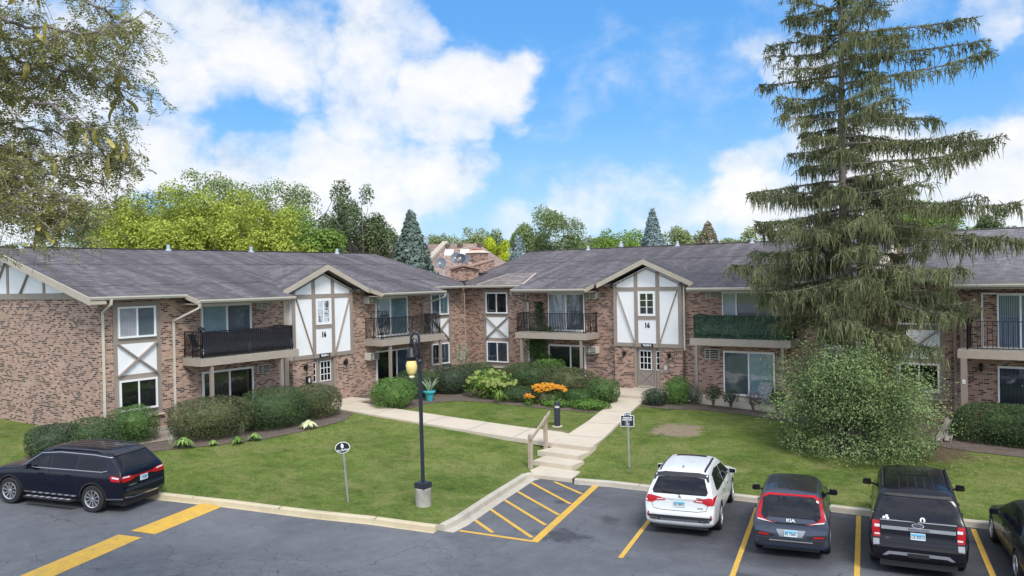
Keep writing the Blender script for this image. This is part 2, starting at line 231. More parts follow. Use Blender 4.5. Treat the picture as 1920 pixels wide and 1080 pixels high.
CLOUDS = [(-0.784, 0.543, 0.301, 2.88, 1), (-0.779, 0.567, 0.267, 2.88, 1), (-0.755, 0.606, 0.250, 2.4, 1), (-0.734, 0.619, 0.279, 2.4, 0.9), (-0.677, 0.681, 0.280, 2.56, 0.95), (-0.648, 0.705, 0.289, 2.08, 0.8), (-0.703, 0.671, 0.236, 2.08, 0.75), (-0.644, 0.735, 0.213, 2.24, 0.95), (-0.604, 0.767, 0.219, 2.4, 1), (-0.568, 0.794, 0.218, 2.08, 1), (-0.543, 0.814, 0.205, 1.28, 0.8), (-0.612, 0.766, 0.198, 2.0, 1), (-0.697, 0.690, 0.197, 2.08, 0.75), (-0.746, 0.649, 0.150, 2.4, 0.85), (-0.728, 0.674, 0.126, 2.56, 1), (-0.687, 0.714, 0.132, 2.56, 1), (-0.650, 0.749, 0.129, 2.4, 1), (-0.614, 0.777, 0.138, 1.6, 0.85), (-0.783, 0.609, 0.131, 1.92, 0.7), (-0.796, 0.596, 0.106, 2.4, 0.8), (-0.764, 0.639, 0.094, 2.8, 0.95), (-0.705, 0.704, 0.088, 2.8, 0.9), (-0.824, 0.515, 0.237, 2.24, 1), (-0.830, 0.495, 0.257, 2.0, 0.9), (-0.824, 0.528, 0.204, 1.44, 0.7), (-0.862, 0.486, 0.144, 2.56, 1), (-0.840, 0.523, 0.146, 2.08, 0.85), (-0.821, 0.557, 0.123, 1.92, 0.8), (-0.887, 0.445, 0.119, 3.2, 1), (-0.892, 0.416, 0.178, 3.2, 0.9), (-0.861, 0.452, 0.231, 2.8, 0.8), (-0.880, 0.397, 0.261, 3.2, 0.8), (-0.915, 0.397, 0.078, 3.2, 0.9), (-0.860, 0.425, 0.281, 2.4, 0.6), (-0.880, 0.469, 0.074, 2.4, 0.6), (-0.294, 0.921, 0.254, 1.6, 0.6), (-0.268, 0.934, 0.237, 1.44, 0.58), (-0.339, 0.936, 0.096, 1.92, 0.95), (-0.304, 0.944, 0.125, 1.92, 1.05), (-0.270, 0.953, 0.135, 2.08, 1), (-0.238, 0.966, 0.103, 2.8, 1), (-0.173, 0.979, 0.104, 3.6, 1), (-0.131, 0.982, 0.135, 1.92, 0.9), (-0.097, 0.989, 0.110, 2.72, 1.05), (-0.064, 0.993, 0.101, 2.4, 1.05), (-0.074, 0.995, 0.063, 3.2, 1), (-0.295, 0.953, 0.069, 2.4, 1), (-0.386, 0.919, 0.073, 2.4, 0.8), (-0.482, 0.871, 0.099, 2.08, 0.58), (-0.426, 0.901, 0.084, 2.08, 0.6), (-0.523, 0.849, 0.078, 1.92, 0.55), (-0.577, 0.813, 0.079, 1.6, 0.55), (-0.362, 0.926, 0.104, 1.12, 0.8), (-0.083, 0.962, 0.261, 1.28, 0.5)]
BGTREES = [
  ('maple_tree', -59.33, 33.96, 12.30, 7.14, 8.5, 'maple', 'yellow green bushy tree, leftmost of the tree row behind the left roof', {}),
  ('maple_tree', -53.23, 35.86, 13.10, 7.89, 9.5, 'maple', 'tallest rounded yellow green tree behind the left roof', {'n': 12000}),
  ('maple_tree', -47.37, 36.32, 11.24, 5.62, 8.0, 'maple', 'lower yellow green tree behind the left roof beside the darker green trees', {}),
  ('maple_tree', -49.99, 31.98, 10.00, 5.43, 6.0, 'maple', 'low yellow green tree in front of the tall one at the left roof ridge', {'n': 6000}),
  ('locust_tree', -75.18, 49.76, 17.42, 11.05, 12.0, 'locust', 'airy grey green treetop showing above the yellow green trees', {'n': 5000, 'leaf': 0.3, 'k': 18, 'blob': 0.22}),
  ('locust_tree', -84.44, 48.04, 15.45, 11.00, 11.0, 'deep', 'thin grey green tree behind the leftmost yellow tree', {'n': 5000, 'leaf': 0.3, 'k': 18, 'blob': 0.24}),
  ('locust_tree', -62.51, 51.39, 15.35, 9.23, 12.5, 'locust', 'wide spreading green tree with feathery top right of the yellow trees', {'n': 11000, 'leaf': 0.26}),
  ('locust_tree', -53.08, 50.72, 14.18, 6.06, 10.5, 'deep', 'open vase shaped tree with several bare trunks left of the spruce', {'n': 6500, 'k': 22, 'blob': 0.24, 'trunks': 4, 'bark': 'bark_grey'}),
  ('locust_tree', -46.41, 40.67, 9.86, 5.13, 6.5, 'green', 'round mid green tree low behind the roof ridge', {'n': 7000}),
  ('maple_tree', -52.91, 43.43, 11.51, 4.77, 9.5, 'green', 'green tree between the yellow tree and the vase shaped tree', {'n': 6000}),
  ('oak_tree', -54.43, 54.62, 10.80, 3.90, 6.5, 'deep', 'dark rounded tree between the vase shaped tree and the spruce', {'n': 4000}),
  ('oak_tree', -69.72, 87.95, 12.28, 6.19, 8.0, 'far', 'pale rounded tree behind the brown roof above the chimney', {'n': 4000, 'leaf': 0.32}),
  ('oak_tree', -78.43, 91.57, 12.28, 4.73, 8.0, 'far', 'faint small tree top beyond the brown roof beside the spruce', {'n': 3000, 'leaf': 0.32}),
  ('locust_tree', -45.52, 70.82, 12.85, 6.74, 9.5, 'locust', 'tall airy tree in the middle behind the right roof', {'n': 7500, 'k': 22, 'blob': 0.24}),
  ('locust_tree', -53.57, 74.90, 12.15, 4.84, 8.0, 'locust', 'thin tree left of the tall middle tree', {'n': 4000, 'leaf': 0.28, 'k': 18, 'blob': 0.26}),
  ('maple_tree', -47.75, 64.27, 9.68, 2.42, 4.2, 'lime', 'small round lime yellow tree beside the chimney', {'n': 4500, 'leaf': 0.2, 'blob': 0.36}),
  ('oak_tree', -44.85, 86.02, 11.39, 7.58, 7.5, 'green', 'bright green tree left of the blue spruce tip', {'n': 6000, 'leaf': 0.28}),
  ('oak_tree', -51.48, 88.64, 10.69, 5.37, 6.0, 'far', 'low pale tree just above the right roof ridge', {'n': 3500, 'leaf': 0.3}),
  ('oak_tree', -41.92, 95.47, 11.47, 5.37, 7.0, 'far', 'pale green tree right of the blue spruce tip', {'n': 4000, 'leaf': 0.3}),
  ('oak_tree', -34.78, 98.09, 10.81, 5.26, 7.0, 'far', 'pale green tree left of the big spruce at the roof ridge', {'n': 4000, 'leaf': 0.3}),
  ('maple_tree', -12.08, 72.52, 11.23, 9.11, 7.5, 'green', 'wide bright green tree seen through the big spruce', {'n': 9000, 'leaf': 0.26}),
  ('oak_tree', -7.52, 90.51, 11.11, 3.59, 6.0, 'deep', 'dark green tree at the right edge above the roof', {'n': 4500, 'leaf': 0.26}),
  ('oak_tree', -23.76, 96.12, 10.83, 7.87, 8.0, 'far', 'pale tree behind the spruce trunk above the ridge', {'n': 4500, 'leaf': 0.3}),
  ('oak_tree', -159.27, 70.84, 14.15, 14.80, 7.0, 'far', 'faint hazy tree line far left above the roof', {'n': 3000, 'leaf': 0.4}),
]
CONIFERS = [
  (-43.60, 47.61, 11.30, 5.05, 9.5, 'greyspruce', 'grey green spruce standing behind the left roof end', 11000),
  (-43.57, 62.34, 9.75, 3.50, 7.5, 'blue', 'short pale blue spruce at the left end of the right roof', 7000),
  (-35.96, 75.17, 12.49, 4.04, 9.5, 'blue', 'slender pale blue spruce tip above the right roof ridge', 7000),
  (-33.70, 84.14, 11.48, 5.06, 7.0, 'brownleaf', 'flat topped brownish pine above the right roof', 3500),
]
LIMBS = [
  (8.9, [(-13.60, 4.50, 10.09), (-13.12, 5.33, 9.77), (-13.00, 5.90, 9.69), (-11.45, 6.02, 9.32), (-11.43, 6.53, 9.63)]),
  (8.4, [(-14.98, 4.73, 9.73), (-14.22, 5.76, 9.53), (-14.13, 6.32, 9.42), (-12.61, 6.41, 9.02), (-12.36, 7.08, 8.77)]),
  (7.8, [(-14.15, 4.46, 9.12), (-13.46, 5.44, 8.77), (-13.46, 5.93, 8.65), (-11.98, 6.00, 8.26), (-11.96, 6.49, 7.65)]),
  (8.2, [(-15.14, 5.00, 9.99), (-14.42, 5.99, 9.14), (-14.23, 6.62, 9.59), (-12.78, 6.67, 9.43), (-12.75, 7.18, 9.28)]),
  (7.2, [(-14.63, 4.60, 8.60), (-13.90, 5.60, 8.08), (-13.83, 6.14, 7.80), (-12.39, 6.19, 7.74), (-12.22, 6.80, 7.74)]),
  (7.0, [(-13.44, 4.22, 8.14), (-12.80, 5.15, 7.47), (-12.96, 5.53, 7.36), (-11.68, 5.45, 7.03), (-11.69, 5.93, 6.91)]),
  (6.8, [(-13.92, 4.37, 8.23), (-13.37, 5.23, 7.53), (-13.52, 5.61, 7.22), (-12.22, 5.56, 6.96), (-12.29, 6.00, 6.87)]),
  (9.4, [(-13.86, 4.94, 10.98), (-13.40, 5.76, 10.65), (-13.32, 6.30, 10.54), (-11.84, 6.36, 9.83), (-11.98, 6.75, 9.63)]),
  (7.6, [(-15.59, 4.90, 9.04), (-14.78, 5.96, 8.49), (-14.82, 6.43, 8.47), (-13.41, 6.45, 8.22), (-13.31, 7.01, 8.41)]),
  (6.6, [(-13.32, 4.05, 7.67), (-12.77, 4.92, 7.14), (-13.00, 5.25, 7.02), (-11.76, 5.14, 6.83), (-11.89, 5.54, 6.71)]),
  (8.0, [(-14.63, 4.61, 9.32), (-13.89, 5.64, 9.82), (-14.09, 5.99, 9.77), (-12.76, 5.94, 9.43), (-12.78, 6.43, 9.79)]),
  (7.4, [(-14.99, 4.72, 8.99), (-14.24, 5.73, 7.88), (-14.50, 6.03, 7.89), (-13.23, 5.95, 7.59), (-12.76, 6.78, 7.37)]),
]
# ------------------------------------------------------------------ object helpers
def tag(o, label, cat, group=None, kind=None):
    if label: o['label'] = label
    if cat: o['category'] = cat
    if group: o['group'] = group
    if kind: o['kind'] = kind
    return o
def empty(name, loc, rz=0.0, label=None, cat=None, group=None):
    o = bpy.data.objects.new(name, None); COL.objects.link(o); o.empty_display_size = .3
    o.location = loc; o.rotation_euler = (0, 0, rz); return tag(o, label, cat, group)
def attach(o, parent):
    if parent is not None:
        o.parent = parent
        # vertices are written in world space while the parent stands at its base point
        if not parent.get('local'):
            p = parent; off = Vector((0, 0, 0))
            if p.type == 'EMPTY': off = Vector(p.location)
            elif p.parent is not None or p.type == 'MESH': off = Vector((0, 0, 0))
            o.matrix_parent_inverse = Matrix.Translation(-off)
    return o
def link(name, me, mats, parent=None):
    o = bpy.data.objects.new(name, me); COL.objects.link(o)
    for m in (mats if isinstance(mats, (list, tuple)) else [mats]): me.materials.append(MT[m] if isinstance(m, str) else m)
    return attach(o, parent)
def boxuv(me, mode=None):
    n = len(me.loops)
    if not n: return
    co = np.empty(len(me.vertices) * 3, np.float32); me.vertices.foreach_get('co', co); co = co.reshape(-1, 3)
    li = np.empty(n, np.int32); me.loops.foreach_get('vertex_index', li)
    pn = np.empty(len(me.polygons) * 3, np.float32); me.polygons.foreach_get('normal', pn); pn = np.abs(pn.reshape(-1, 3))
    lt = np.empty(len(me.polygons), np.int32); me.polygons.foreach_get('loop_total', lt)
    ax = np.repeat(pn.argmax(1), lt); P = co[li]
    uv = np.empty((n, 2), np.float32)
    uv[:, 0] = np.where(ax == 0, P[:, 1], P[:, 0]); uv[:, 1] = np.where(ax == 2, P[:, 1], P[:, 2])
    if mode == 'LR':   # slope of a roof whose eaves run along y
        uv[:, 0] = P[:, 1]; uv[:, 1] = P[:, 0] * 1.033
    if mode == 'RR': uv[:, 0] = P[:, 0]; uv[:, 1] = P[:, 1] * 1.033
    l = me.uv_layers.new(name='UVMap'); l.data.foreach_set('uv', uv.ravel())
class MB:
    def __init__(s, T=None): s.v = []; s.f = []; s.m = []; s.T = T or (lambda a, b, c: (a, b, c)); s.mi = 0
    def pt(s, p): s.v.append(s.T(*p)); return len(s.v) - 1
    def face(s, pts): s.f.append([s.pt(p) for p in pts]); s.m.append(s.mi)
    def idx(s, ids): s.f.append(list(ids)); s.m.append(s.mi)
    def box(s, a0, a1, b0, b1, c0, c1):
        i = [s.pt((a, b, c)) for c in (c0, c1) for b in (b0, b1) for a in (a0, a1)]
        for q in ((0, 1, 3, 2), (4, 6, 7, 5), (0, 4, 5, 1), (2, 3, 7, 6), (0, 2, 6, 4), (1, 5, 7, 3)): s.idx([i[k] for k in q])
        return s
    def hexa(s, bot, top):
        n = len(bot); i = [s.pt(p) for p in bot]; j = [s.pt(p) for p in top]
        s.idx(i[::-1]); s.idx(j)
        for k in range(n): s.idx((i[k], i[(k + 1) % n], j[(k + 1) % n], j[k]))
        return s
    def extr(s, poly, axis, c0, c1):   # poly in the two other axes
        def mk(p, c):
            q = list(p); q.insert(axis, c); return tuple(q)
        return s.hexa([mk(p, c0) for p in poly], [mk(p, c1) for p in poly])
    def bar(s, p, q, w, h, up=(0, 0, 1)):  # rectangular bar between two points (in T-space)
        p, q = Vector(p), Vector(q); d = (q - p).normalized(); u = Vector(up)
        sd = d.cross(u).normalized() * (w / 2); uu = sd.normalized().cross(d).normalized() * (h / 2)
        c = [p - sd - uu, p + sd - uu, p + sd + uu, p - sd + uu]; e = [x + (q - p) for x in c]
        return s.hexa([tuple(x) for x in c], [tuple(x) for x in e])
    def tube(s, pts, r, n=6, cap=True):
        pts = [Vector(p) for p in pts]; rs = r if isinstance(r, (list, tuple)) else [r] * len(pts)
        rings = []; a = None
        for k, p in enumerate(pts):
            d = (pts[min(k + 1, len(pts) - 1)] - pts[max(k - 1, 0)]); d = d.normalized() if d.length > 1e-9 else Vector((0, 0, 1))
            if a is None: a = d.orthogonal().normalized()
            a = (a - d * a.dot(d)); a = a.normalized() if a.length > 1e-6 else d.orthogonal().normalized()
            b = d.cross(a)
            rings.append([s.pt(tuple(p + (a * math.cos(t) + b * math.sin(t)) * rs[k])) for t in (2 * PI * j / n for j in range(n))])
        for x, y in zip(rings, rings[1:]):
            for j in range(n): s.idx((x[j], x[(j + 1) % n], y[(j + 1) % n], y[j]))
        if cap: s.idx(rings[0][::-1]); s.idx(rings[-1])
        return s
    def lathe(s, prof, c=(0, 0, 0), n=20, axis=2, cap=True):
        rings = []
        for r, z in prof:
            ring = []
            for j in range(n):
                t = 2 * PI * j / n; q = [r * math.cos(t), r * math.sin(t)]; q.insert(axis, z)
                ring.append(s.pt((c[0] + q[0], c[1] + q[1], c[2] + q[2])))
            rings.append(ring)
        for x, y in zip(rings, rings[1:]):
            for j in range(n): s.idx((x[j], x[(j + 1) % n], y[(j + 1) % n], y[j]))
        if cap: s.idx(rings[0][::-1]); s.idx(rings[-1])
        return s
    def build(s, name, mats, parent=None, smooth=False, uvmode=None, bevel=0.0):
        me = bpy.data.meshes.new(name); me.from_pydata(s.v, [], s.f)
        if any(s.m): me.polygons.foreach_set('material_index', s.m)
        bm = bmesh.new(); bm.from_mesh(me)
        bmesh.ops.recalc_face_normals(bm, faces=bm.faces[:])
        if bevel: bmesh.ops.bevel(bm, geom=[e for e in bm.edges if len(e.link_faces) == 2 and e.calc_face_angle(0) > .6], offset=bevel, segments=2, affect='EDGES', clamp_overlap=True)
        bm.to_mesh(me); bm.free()
        if smooth: me.polygons.foreach_set('use_smooth', [True] * len(me.polygons))
        boxuv(me, uvmode)
        return link(name, me, mats, parent)
def quads_obj(name, V, mats, parent=None, k=4):   # V: (N,k,3) array, one face each
    N = len(V); me = bpy.data.meshes.new(name)
    me.vertices.add(N * k); me.vertices.foreach_set('co', V.reshape(-1).astype(np.float32))
    me.loops.add(N * k); me.loops.foreach_set('vertex_index', np.arange(N * k, dtype=np.int32))
    me.polygons.add(N); me.polygons.foreach_set('loop_start', np.arange(0, N * k, k, dtype=np.int32))
    me.update(calc_edges=True); me.validate()
    return link(name, me, mats, parent)
def unit(a): return a / np.maximum(np.linalg.norm(a, axis=-1, keepdims=True), 1e-9)
def leaves(C, Nrm, L, W, tilt=.6):
    """diamond leaves at points C whose blades face roughly along Nrm"""
    n = len(C); nn = unit(Nrm + RNG.normal(0, tilt, (n, 3))); a = unit(np.cross(nn, RNG.normal(0, 1, (n, 3)))); b = np.cross(nn, a)
    l = (np.asarray(L) * RNG.uniform(.65, 1.3, n))[:, None] / 2; w = (np.asarray(W) * RNG.uniform(.65, 1.3, n))[:, None] / 2
    return np.stack([C - a * l, C + b * w - a * l * .1 + nn * w * .25, C + a * l, C - b * w - a * l * .1 + nn * w * .25], 1)
def text(body, size, mat, parent, mtx, name='lettering', squeeze=1.0, bold=0.0, depth=.004, name_obj=None):
    cu = bpy.data.curves.new(name, 'FONT'); cu.body = body; cu.size = size; cu.align_x = 'CENTER'; cu.align_y = 'CENTER'; cu.extrude = depth; cu.offset = bold; cu.resolution_u = 3
    t = bpy.data.objects.new(name, cu); COL.objects.link(t); dg = bpy.context.evaluated_depsgraph_get(); dg.update()
    me = bpy.data.meshes.new_from_object(t.evaluated_get(dg)); bpy.data.objects.remove(t); bpy.data.curves.remove(cu)
    me.transform(mtx @ Matrix.Diagonal((squeeze, 1, 1, 1))); me.materials.clear()
    return link(name, me, mat, parent)
# ------------------------------------------------------------------ terrain
def lotz(x, y):
    s = x * .974 + y * .225; t = -(s + 10.5) / 3.0
    return -1.24 + .033 * 3.0 * (math.log1p(math.exp(-abs(t))) + max(t, 0))
CURB1 = [(-60, 1.2), (-40, 8.4), (-30, 12.0), (-23.89, 14.22), (-21.47, 15.03), (-18.54, 15.85), (-16.75, 16.45), (-14.72, 16.92), (-14.81, 17.69), (-15.45, 20.3), (-16.02, 22.85), (-15.95, 23.2)]
CURB2 = [(-14.2, 23.42), (-12.96, 23.78), (-11.65, 23.96), (-9.09, 24.42), (-5.63, 24.78), (-2.57, 25.2), (-1.47, 25.38), (4, 26.2), (20, 28.2), (45, 31)]
CP = [(-30.5, 16, -.05), (-30.5, 21, -.1), (-30.5, 27, -.12), (-30.5, 33, -.15), (-30.5, 37.9, -.2), (-25, 37.9, -.22), (-18.4, 37.5, -.25), (-13, 37.9, -.4), (-8, 37.9, -.55), (-3, 37.9, -.7), (6, 37.9, -.8),
  (-35.5, 15.8, .02), (-42, 15.8, 0), (-17.6, 27.5, -.60), (-15.4, 27.5, -.63), (-28.5, 26.5, -.16), (-22.5, 26.5, -.42), (-19.3, 34.5, -.31), (-18.2, 34, -.32), (-17.4, 34, -.36), (-17.6, 32.2, -.41), (-18.6, 32.2, -.40), (-17.2, 30.5, -.50), (-16.0, 30.0, -.56), (-17.9, 29.8, -.52), (-15.6, 28.6, -.62), (-16.5, 28.2, -.60),  (-17.1, 25.4, -.90), (-14.7, 25.6, -.93), (-15.9, 25.6, -1.0), (-15.6, 24.7, -1.12), (-15.4, 23.8, -1.22), (-16.7, 24.2, -1.06), (-14.2, 24.4, -1.08), (-26, 26.6, -.28), (-20, 26.8, -.54), (-18.3, 27, -.64), (-13.4, 30.5, -.62), (-8, 31, -.75), (-2, 32, -.9),
  (-60, 40, .1), (-60, 75, 0), (-20, 75, -.4), (30, 75, -.8), (45, 38, -.95), (-60, 20, .1)]
for _x, _y in CURB1 + CURB2: CP.append((_x, _y, lotz(_x, _y) + .145))
_c = np.array(CP, float); _A = _c[:, :2] / 10.0; _n = len(_c)
def _U(r2): return np.where(r2 > 1e-9, .5 * r2 * np.log(np.maximum(r2, 1e-9)), 0)
_K = _U(((_A[:, None] - _A[None]) ** 2).sum(-1)) + np.eye(_n) * 1e-3; _P = np.c_[np.ones(_n), _A]
_S = np.linalg.solve(np.block([[_K, _P], [_P.T, np.zeros((3, 3))]]), np.r_[_c[:, 2], 0, 0, 0])
def H(x, y):
    p = np.array([x, y]) / 10.0
    return float(_U(((_A - p) ** 2).sum(-1)) @ _S[:_n] + _S[_n] + p @ _S[_n + 1:])
def resample(poly, step, closed=True):
    out = []; n = len(poly)
    for i in range(n if closed else n - 1):
        a, b = Vector(poly[i]), Vector(poly[(i + 1) % n]); k = max(1, int((b - a).length / step))
        out += [tuple(a.lerp(b, j / k)) for j in range(k)]
    if not closed: out.append(tuple(poly[-1]))
    return out
def inside(px, py, poly):
    r = np.zeros(len(px), bool); n = len(poly)
    for i in range(n):
        x0, y0 = poly[i]; x1, y1 = poly[(i + 1) % n]
        if y0 == y1: continue
        c = ((y0 > py) != (y1 > py)) & (px < (x1 - x0) * (py - y0) / (y1 - y0) + x0); r ^= c
    return r
def fill(poly, step, edge=None):
    """triangulated polygon with inner grid points -> (list of 2d points, faces)"""
    e = resample(poly, edge or step); xs = [p[0] for p in e]; ys = [p[1] for p in e]
    gx, gy = np.meshgrid(np.arange(min(xs) + step * .5, max(xs), step), np.arange(min(ys) + step * .5, max(ys), step)); gx = gx.ravel(); gy = gy.ravel()
    gx = gx + RNG.uniform(-.15, .15, len(gx)) * step; gy = gy + RNG.uniform(-.15, .15, len(gy)) * step
    ok = inside(gx, gy, e)
    E = np.array(e)
    if ok.any():
        q = np.c_[gx, gy][ok]; d = ((q[:, None] - E[None]) ** 2).sum(-1).min(1) if len(q) * len(E) < 4e7 else np.ones(len(q)) * 9
        q = q[d > (step * .35) ** 2]
    else: q = np.zeros((0, 2))
    pts = [Vector(p) for p in e] + [Vector(p) for p in q]
    r = delaunay_2d_cdt(pts, [(i, (i + 1) % len(e)) for i in range(len(e))], [list(range(len(e)))], 1, 1e-6)
    return [tuple(p) for p in r[0]], [list(f) for f in r[2]]
def sheet(name, poly, step, zf, mat, kind='structure', skirt=0.0, label=None, cat=None, parent=None, edge=None):
    p, f = fill(poly, step, edge); v = [(x, y, zf(x, y)) for x, y in p]
    if skirt:
        e = {}
        for t in f:
            for a, b in zip(t, t[1:] + t[:1]): e[(a, b)] = 1
        bd = [k for k in e if (k[1], k[0]) not in e]; mp = {}
        for a, b in bd:
            for q in (a, b):
                if q not in mp: mp[q] = len(v); v.append((v[q][0], v[q][1], v[q][2] - skirt))
            f.append([b, a, mp[a], mp[b]])
    me = bpy.data.meshes.new(name); me.from_pydata(v, [], f); boxuv(me)
    o = link(name, me, mat, parent); return tag(o, label, cat, None, kind)
# ------------------------------------------------------------------ camera, light, sky
CAMZ = 5.76
cam = bpy.data.objects.new('camera', bpy.data.cameras.new('camera')); COL.objects.link(cam); scene.camera = cam
cam.data.sensor_width = 36.0; cam.data.lens = 36.0 * 1520.6 / 1920; cam.data.clip_end = 4000; cam.data.clip_start = .1
yaw, pit, rol = -.6191, -.0125, -.0195
fw = Vector((math.sin(yaw) * math.cos(pit), math.cos(yaw) * math.cos(pit), math.sin(pit))); rt = Vector((math.cos(yaw), -math.sin(yaw), 0)); up = rt.cross(fw)
r2 = rt * math.cos(rol) + up * math.sin(rol); u2 = -rt * math.sin(rol) + up * math.cos(rol)
mm = Matrix.Identity(4)
for i in range(3): mm[i][0] = r2[i]; mm[i][1] = u2[i]; mm[i][2] = -fw[i]
mm[0][3], mm[1][3], mm[2][3] = 0, 0, CAMZ
cam.matrix_world = mm
SUN_AZ = Vector((.80, -.60)); SUN_EL = math.radians(52)
sd = Vector((SUN_AZ.x * math.cos(SUN_EL), SUN_AZ.y * math.cos(SUN_EL), math.sin(SUN_EL)))
sun = bpy.data.objects.new('sun', bpy.data.lights.new('sun', 'SUN')); COL.objects.link(sun)
sun.data.energy = SUN_E; sun.data.angle = math.radians(SUN_A); sun.data.color = (1, .955, .89)
sun.rotation_euler = sd.to_track_quat('Z', 'Y').to_euler(); sun.location = (20, -20, 40)
def sky():
    w = bpy.data.worlds.new('World'); scene.world = w; w.use_nodes = True; nt = w.node_tree; bg = nt.nodes['Background']
    st = nd(nt, 'TexSky'); st.sky_type = 'NISHITA'; st.sun_disc = False; st.sun_elevation = SUN_EL; st.sun_rotation = math.atan2(SUN_AZ.x, SUN_AZ.y)
    st.air_density = 1.0; st.dust_density = .4; st.ozone_density = 2.6
    d = nd(nt, 'TexCoord').outputs['Generated']; d = nd(nt, 'VectorMath', {0: d}, operation='NORMALIZE').outputs[0]
    hsv = nd(nt, 'HueSaturation', {'Hue': SKY_H, 'Saturation': SKY_S, 'Value': SKY_V, 'Color': st.outputs[0]}).outputs[0]
    sq = nd(nt, 'VectorMath', {0: d, 1: (1, 1, 1.35)}, operation='MULTIPLY').outputs[0]
    warp = nd(nt, 'VectorMath', {0: nd(nt, 'TexNoise', {'Vector': sq, 'Scale': 9.0, 'Detail': 4.0, 'Roughness': .6}).outputs['Color'], 1: (.5, .5, .5)}, operation='SUBTRACT').outputs[0]
    dw = nd(nt, 'VectorMath', {0: nd(nt, 'VectorMath', {0: d, 1: nd(nt, 'VectorMath', {0: warp, 'Scale': .10}, operation='SCALE').outputs[0]}, operation='ADD').outputs[0]}, operation='NORMALIZE').outputs[0]
    n1 = nd(nt, 'TexNoise', {'Vector': sq, 'Scale': 8.0, 'Detail': 10.0, 'Roughness': .60, 'Distortion': .2}).outputs[0]
    n2 = nd(nt, 'TexNoise', {'Vector': nd(nt, 'VectorMath', {0: sq, 1: (.010, -.008, -.035)}, operation='ADD').outputs[0], 'Scale': 8.0, 'Detail': 5.0, 'Roughness': .55, 'Distortion': .2}).outputs[0]
    acc = None
    for (cx, cy, cz, rad, wt) in CLOUDS:
        dt = nd(nt, 'VectorMath', {0: dw, 1: (cx, cy, cz)}, operation='DOT_PRODUCT').outputs['Value']
        m = nd(nt, 'MapRange', {0: dt, 1: math.cos(math.radians(rad * 1.55)), 2: math.cos(math.radians(rad * .2)), 3: 0.0, 4: wt}, interpolation_type='SMOOTHSTEP').outputs[0]
        acc = m if acc is None else mth(nt, 'MAXIMUM', acc, m)
    z = nd(nt, 'SeparateXYZ', {0: d}).outputs[2]
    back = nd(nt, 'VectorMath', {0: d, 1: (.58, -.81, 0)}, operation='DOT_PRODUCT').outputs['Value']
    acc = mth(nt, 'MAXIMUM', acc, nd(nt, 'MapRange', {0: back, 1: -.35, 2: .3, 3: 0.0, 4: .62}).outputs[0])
    acc = mth(nt, 'MAXIMUM', acc, nd(nt, 'MapRange', {0: z, 1: .40, 2: .62, 3: 0.0, 4: .62}).outputs[0])  # unseen overhead cloud added to light upward faces
    den = mth(nt, 'ADD', mth(nt, 'MULTIPLY', mth(nt, 'SUBTRACT', n1, .5), 2.1), mth(nt, 'SUBTRACT', acc, .38))
    den2 = mth(nt, 'ADD', mth(nt, 'MULTIPLY', mth(nt, 'SUBTRACT', n2, .5), 1.7), mth(nt, 'SUBTRACT', acc, .42))
    a = nd(nt, 'MapRange', {0: den, 1: -.40, 2: .74}, interpolation_type='SMOOTHSTEP').outputs[0]
    shade = nd(nt, 'MapRange', {0: mth(nt, 'ADD', mth(nt, 'SUBTRACT', den, den2), mth(nt, 'MULTIPLY', mth(nt, 'SUBTRACT', noise(nt, sq, 5.0, 4), .5), .7)), 1: -.34, 2: .26}).outputs[0]
    thick = nd(nt, 'MapRange', {0: den, 1: .15, 2: .75}).outputs[0]
    cc = ramp(nt, shade, [(.0, (CL * .66, CL * .74, CL * .84)), (.45, (CL * .90, CL * .93, CL * .97)), (1, (CL * 1.04, CL * 1.02, CL))])
    haze = nd(nt, 'MapRange', {0: z, 1: .0, 2: .22, 3: .42, 4: 0.0}, interpolation_type='SMOOTHSTEP').outputs[0]
    base = mixc(nt, SKY_MIX, hsv, BLUE)
    base = mixc(nt, haze, base, (CL * .60, CL * .82, CL * .99))
    # unseen clouds behind the viewer, sun side, and overhead brightened as added fill light
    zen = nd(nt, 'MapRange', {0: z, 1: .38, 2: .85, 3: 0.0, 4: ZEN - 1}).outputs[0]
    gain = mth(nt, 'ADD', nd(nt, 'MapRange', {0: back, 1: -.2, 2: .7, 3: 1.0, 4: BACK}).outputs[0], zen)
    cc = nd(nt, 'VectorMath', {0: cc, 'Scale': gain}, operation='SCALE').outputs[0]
    col = mixc(nt, mth(nt, 'MULTIPLY', a, .91), base, cc)
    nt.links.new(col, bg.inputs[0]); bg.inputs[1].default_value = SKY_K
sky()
scene.view_settings.view_transform = 'Standard'; scene.view_settings.look = 'None'; scene.view_settings.exposure = EXPO; scene.view_settings.gamma = 1.0
scene.cycles.use_denoising = True
scene.cycles.max_bounces = 8; scene.cycles.transparent_max_bounces = 12; scene.cycles.diffuse_bounces = 3; scene.cycles.glossy_bounces = 3; scene.cycles.transmission_bounces = 3
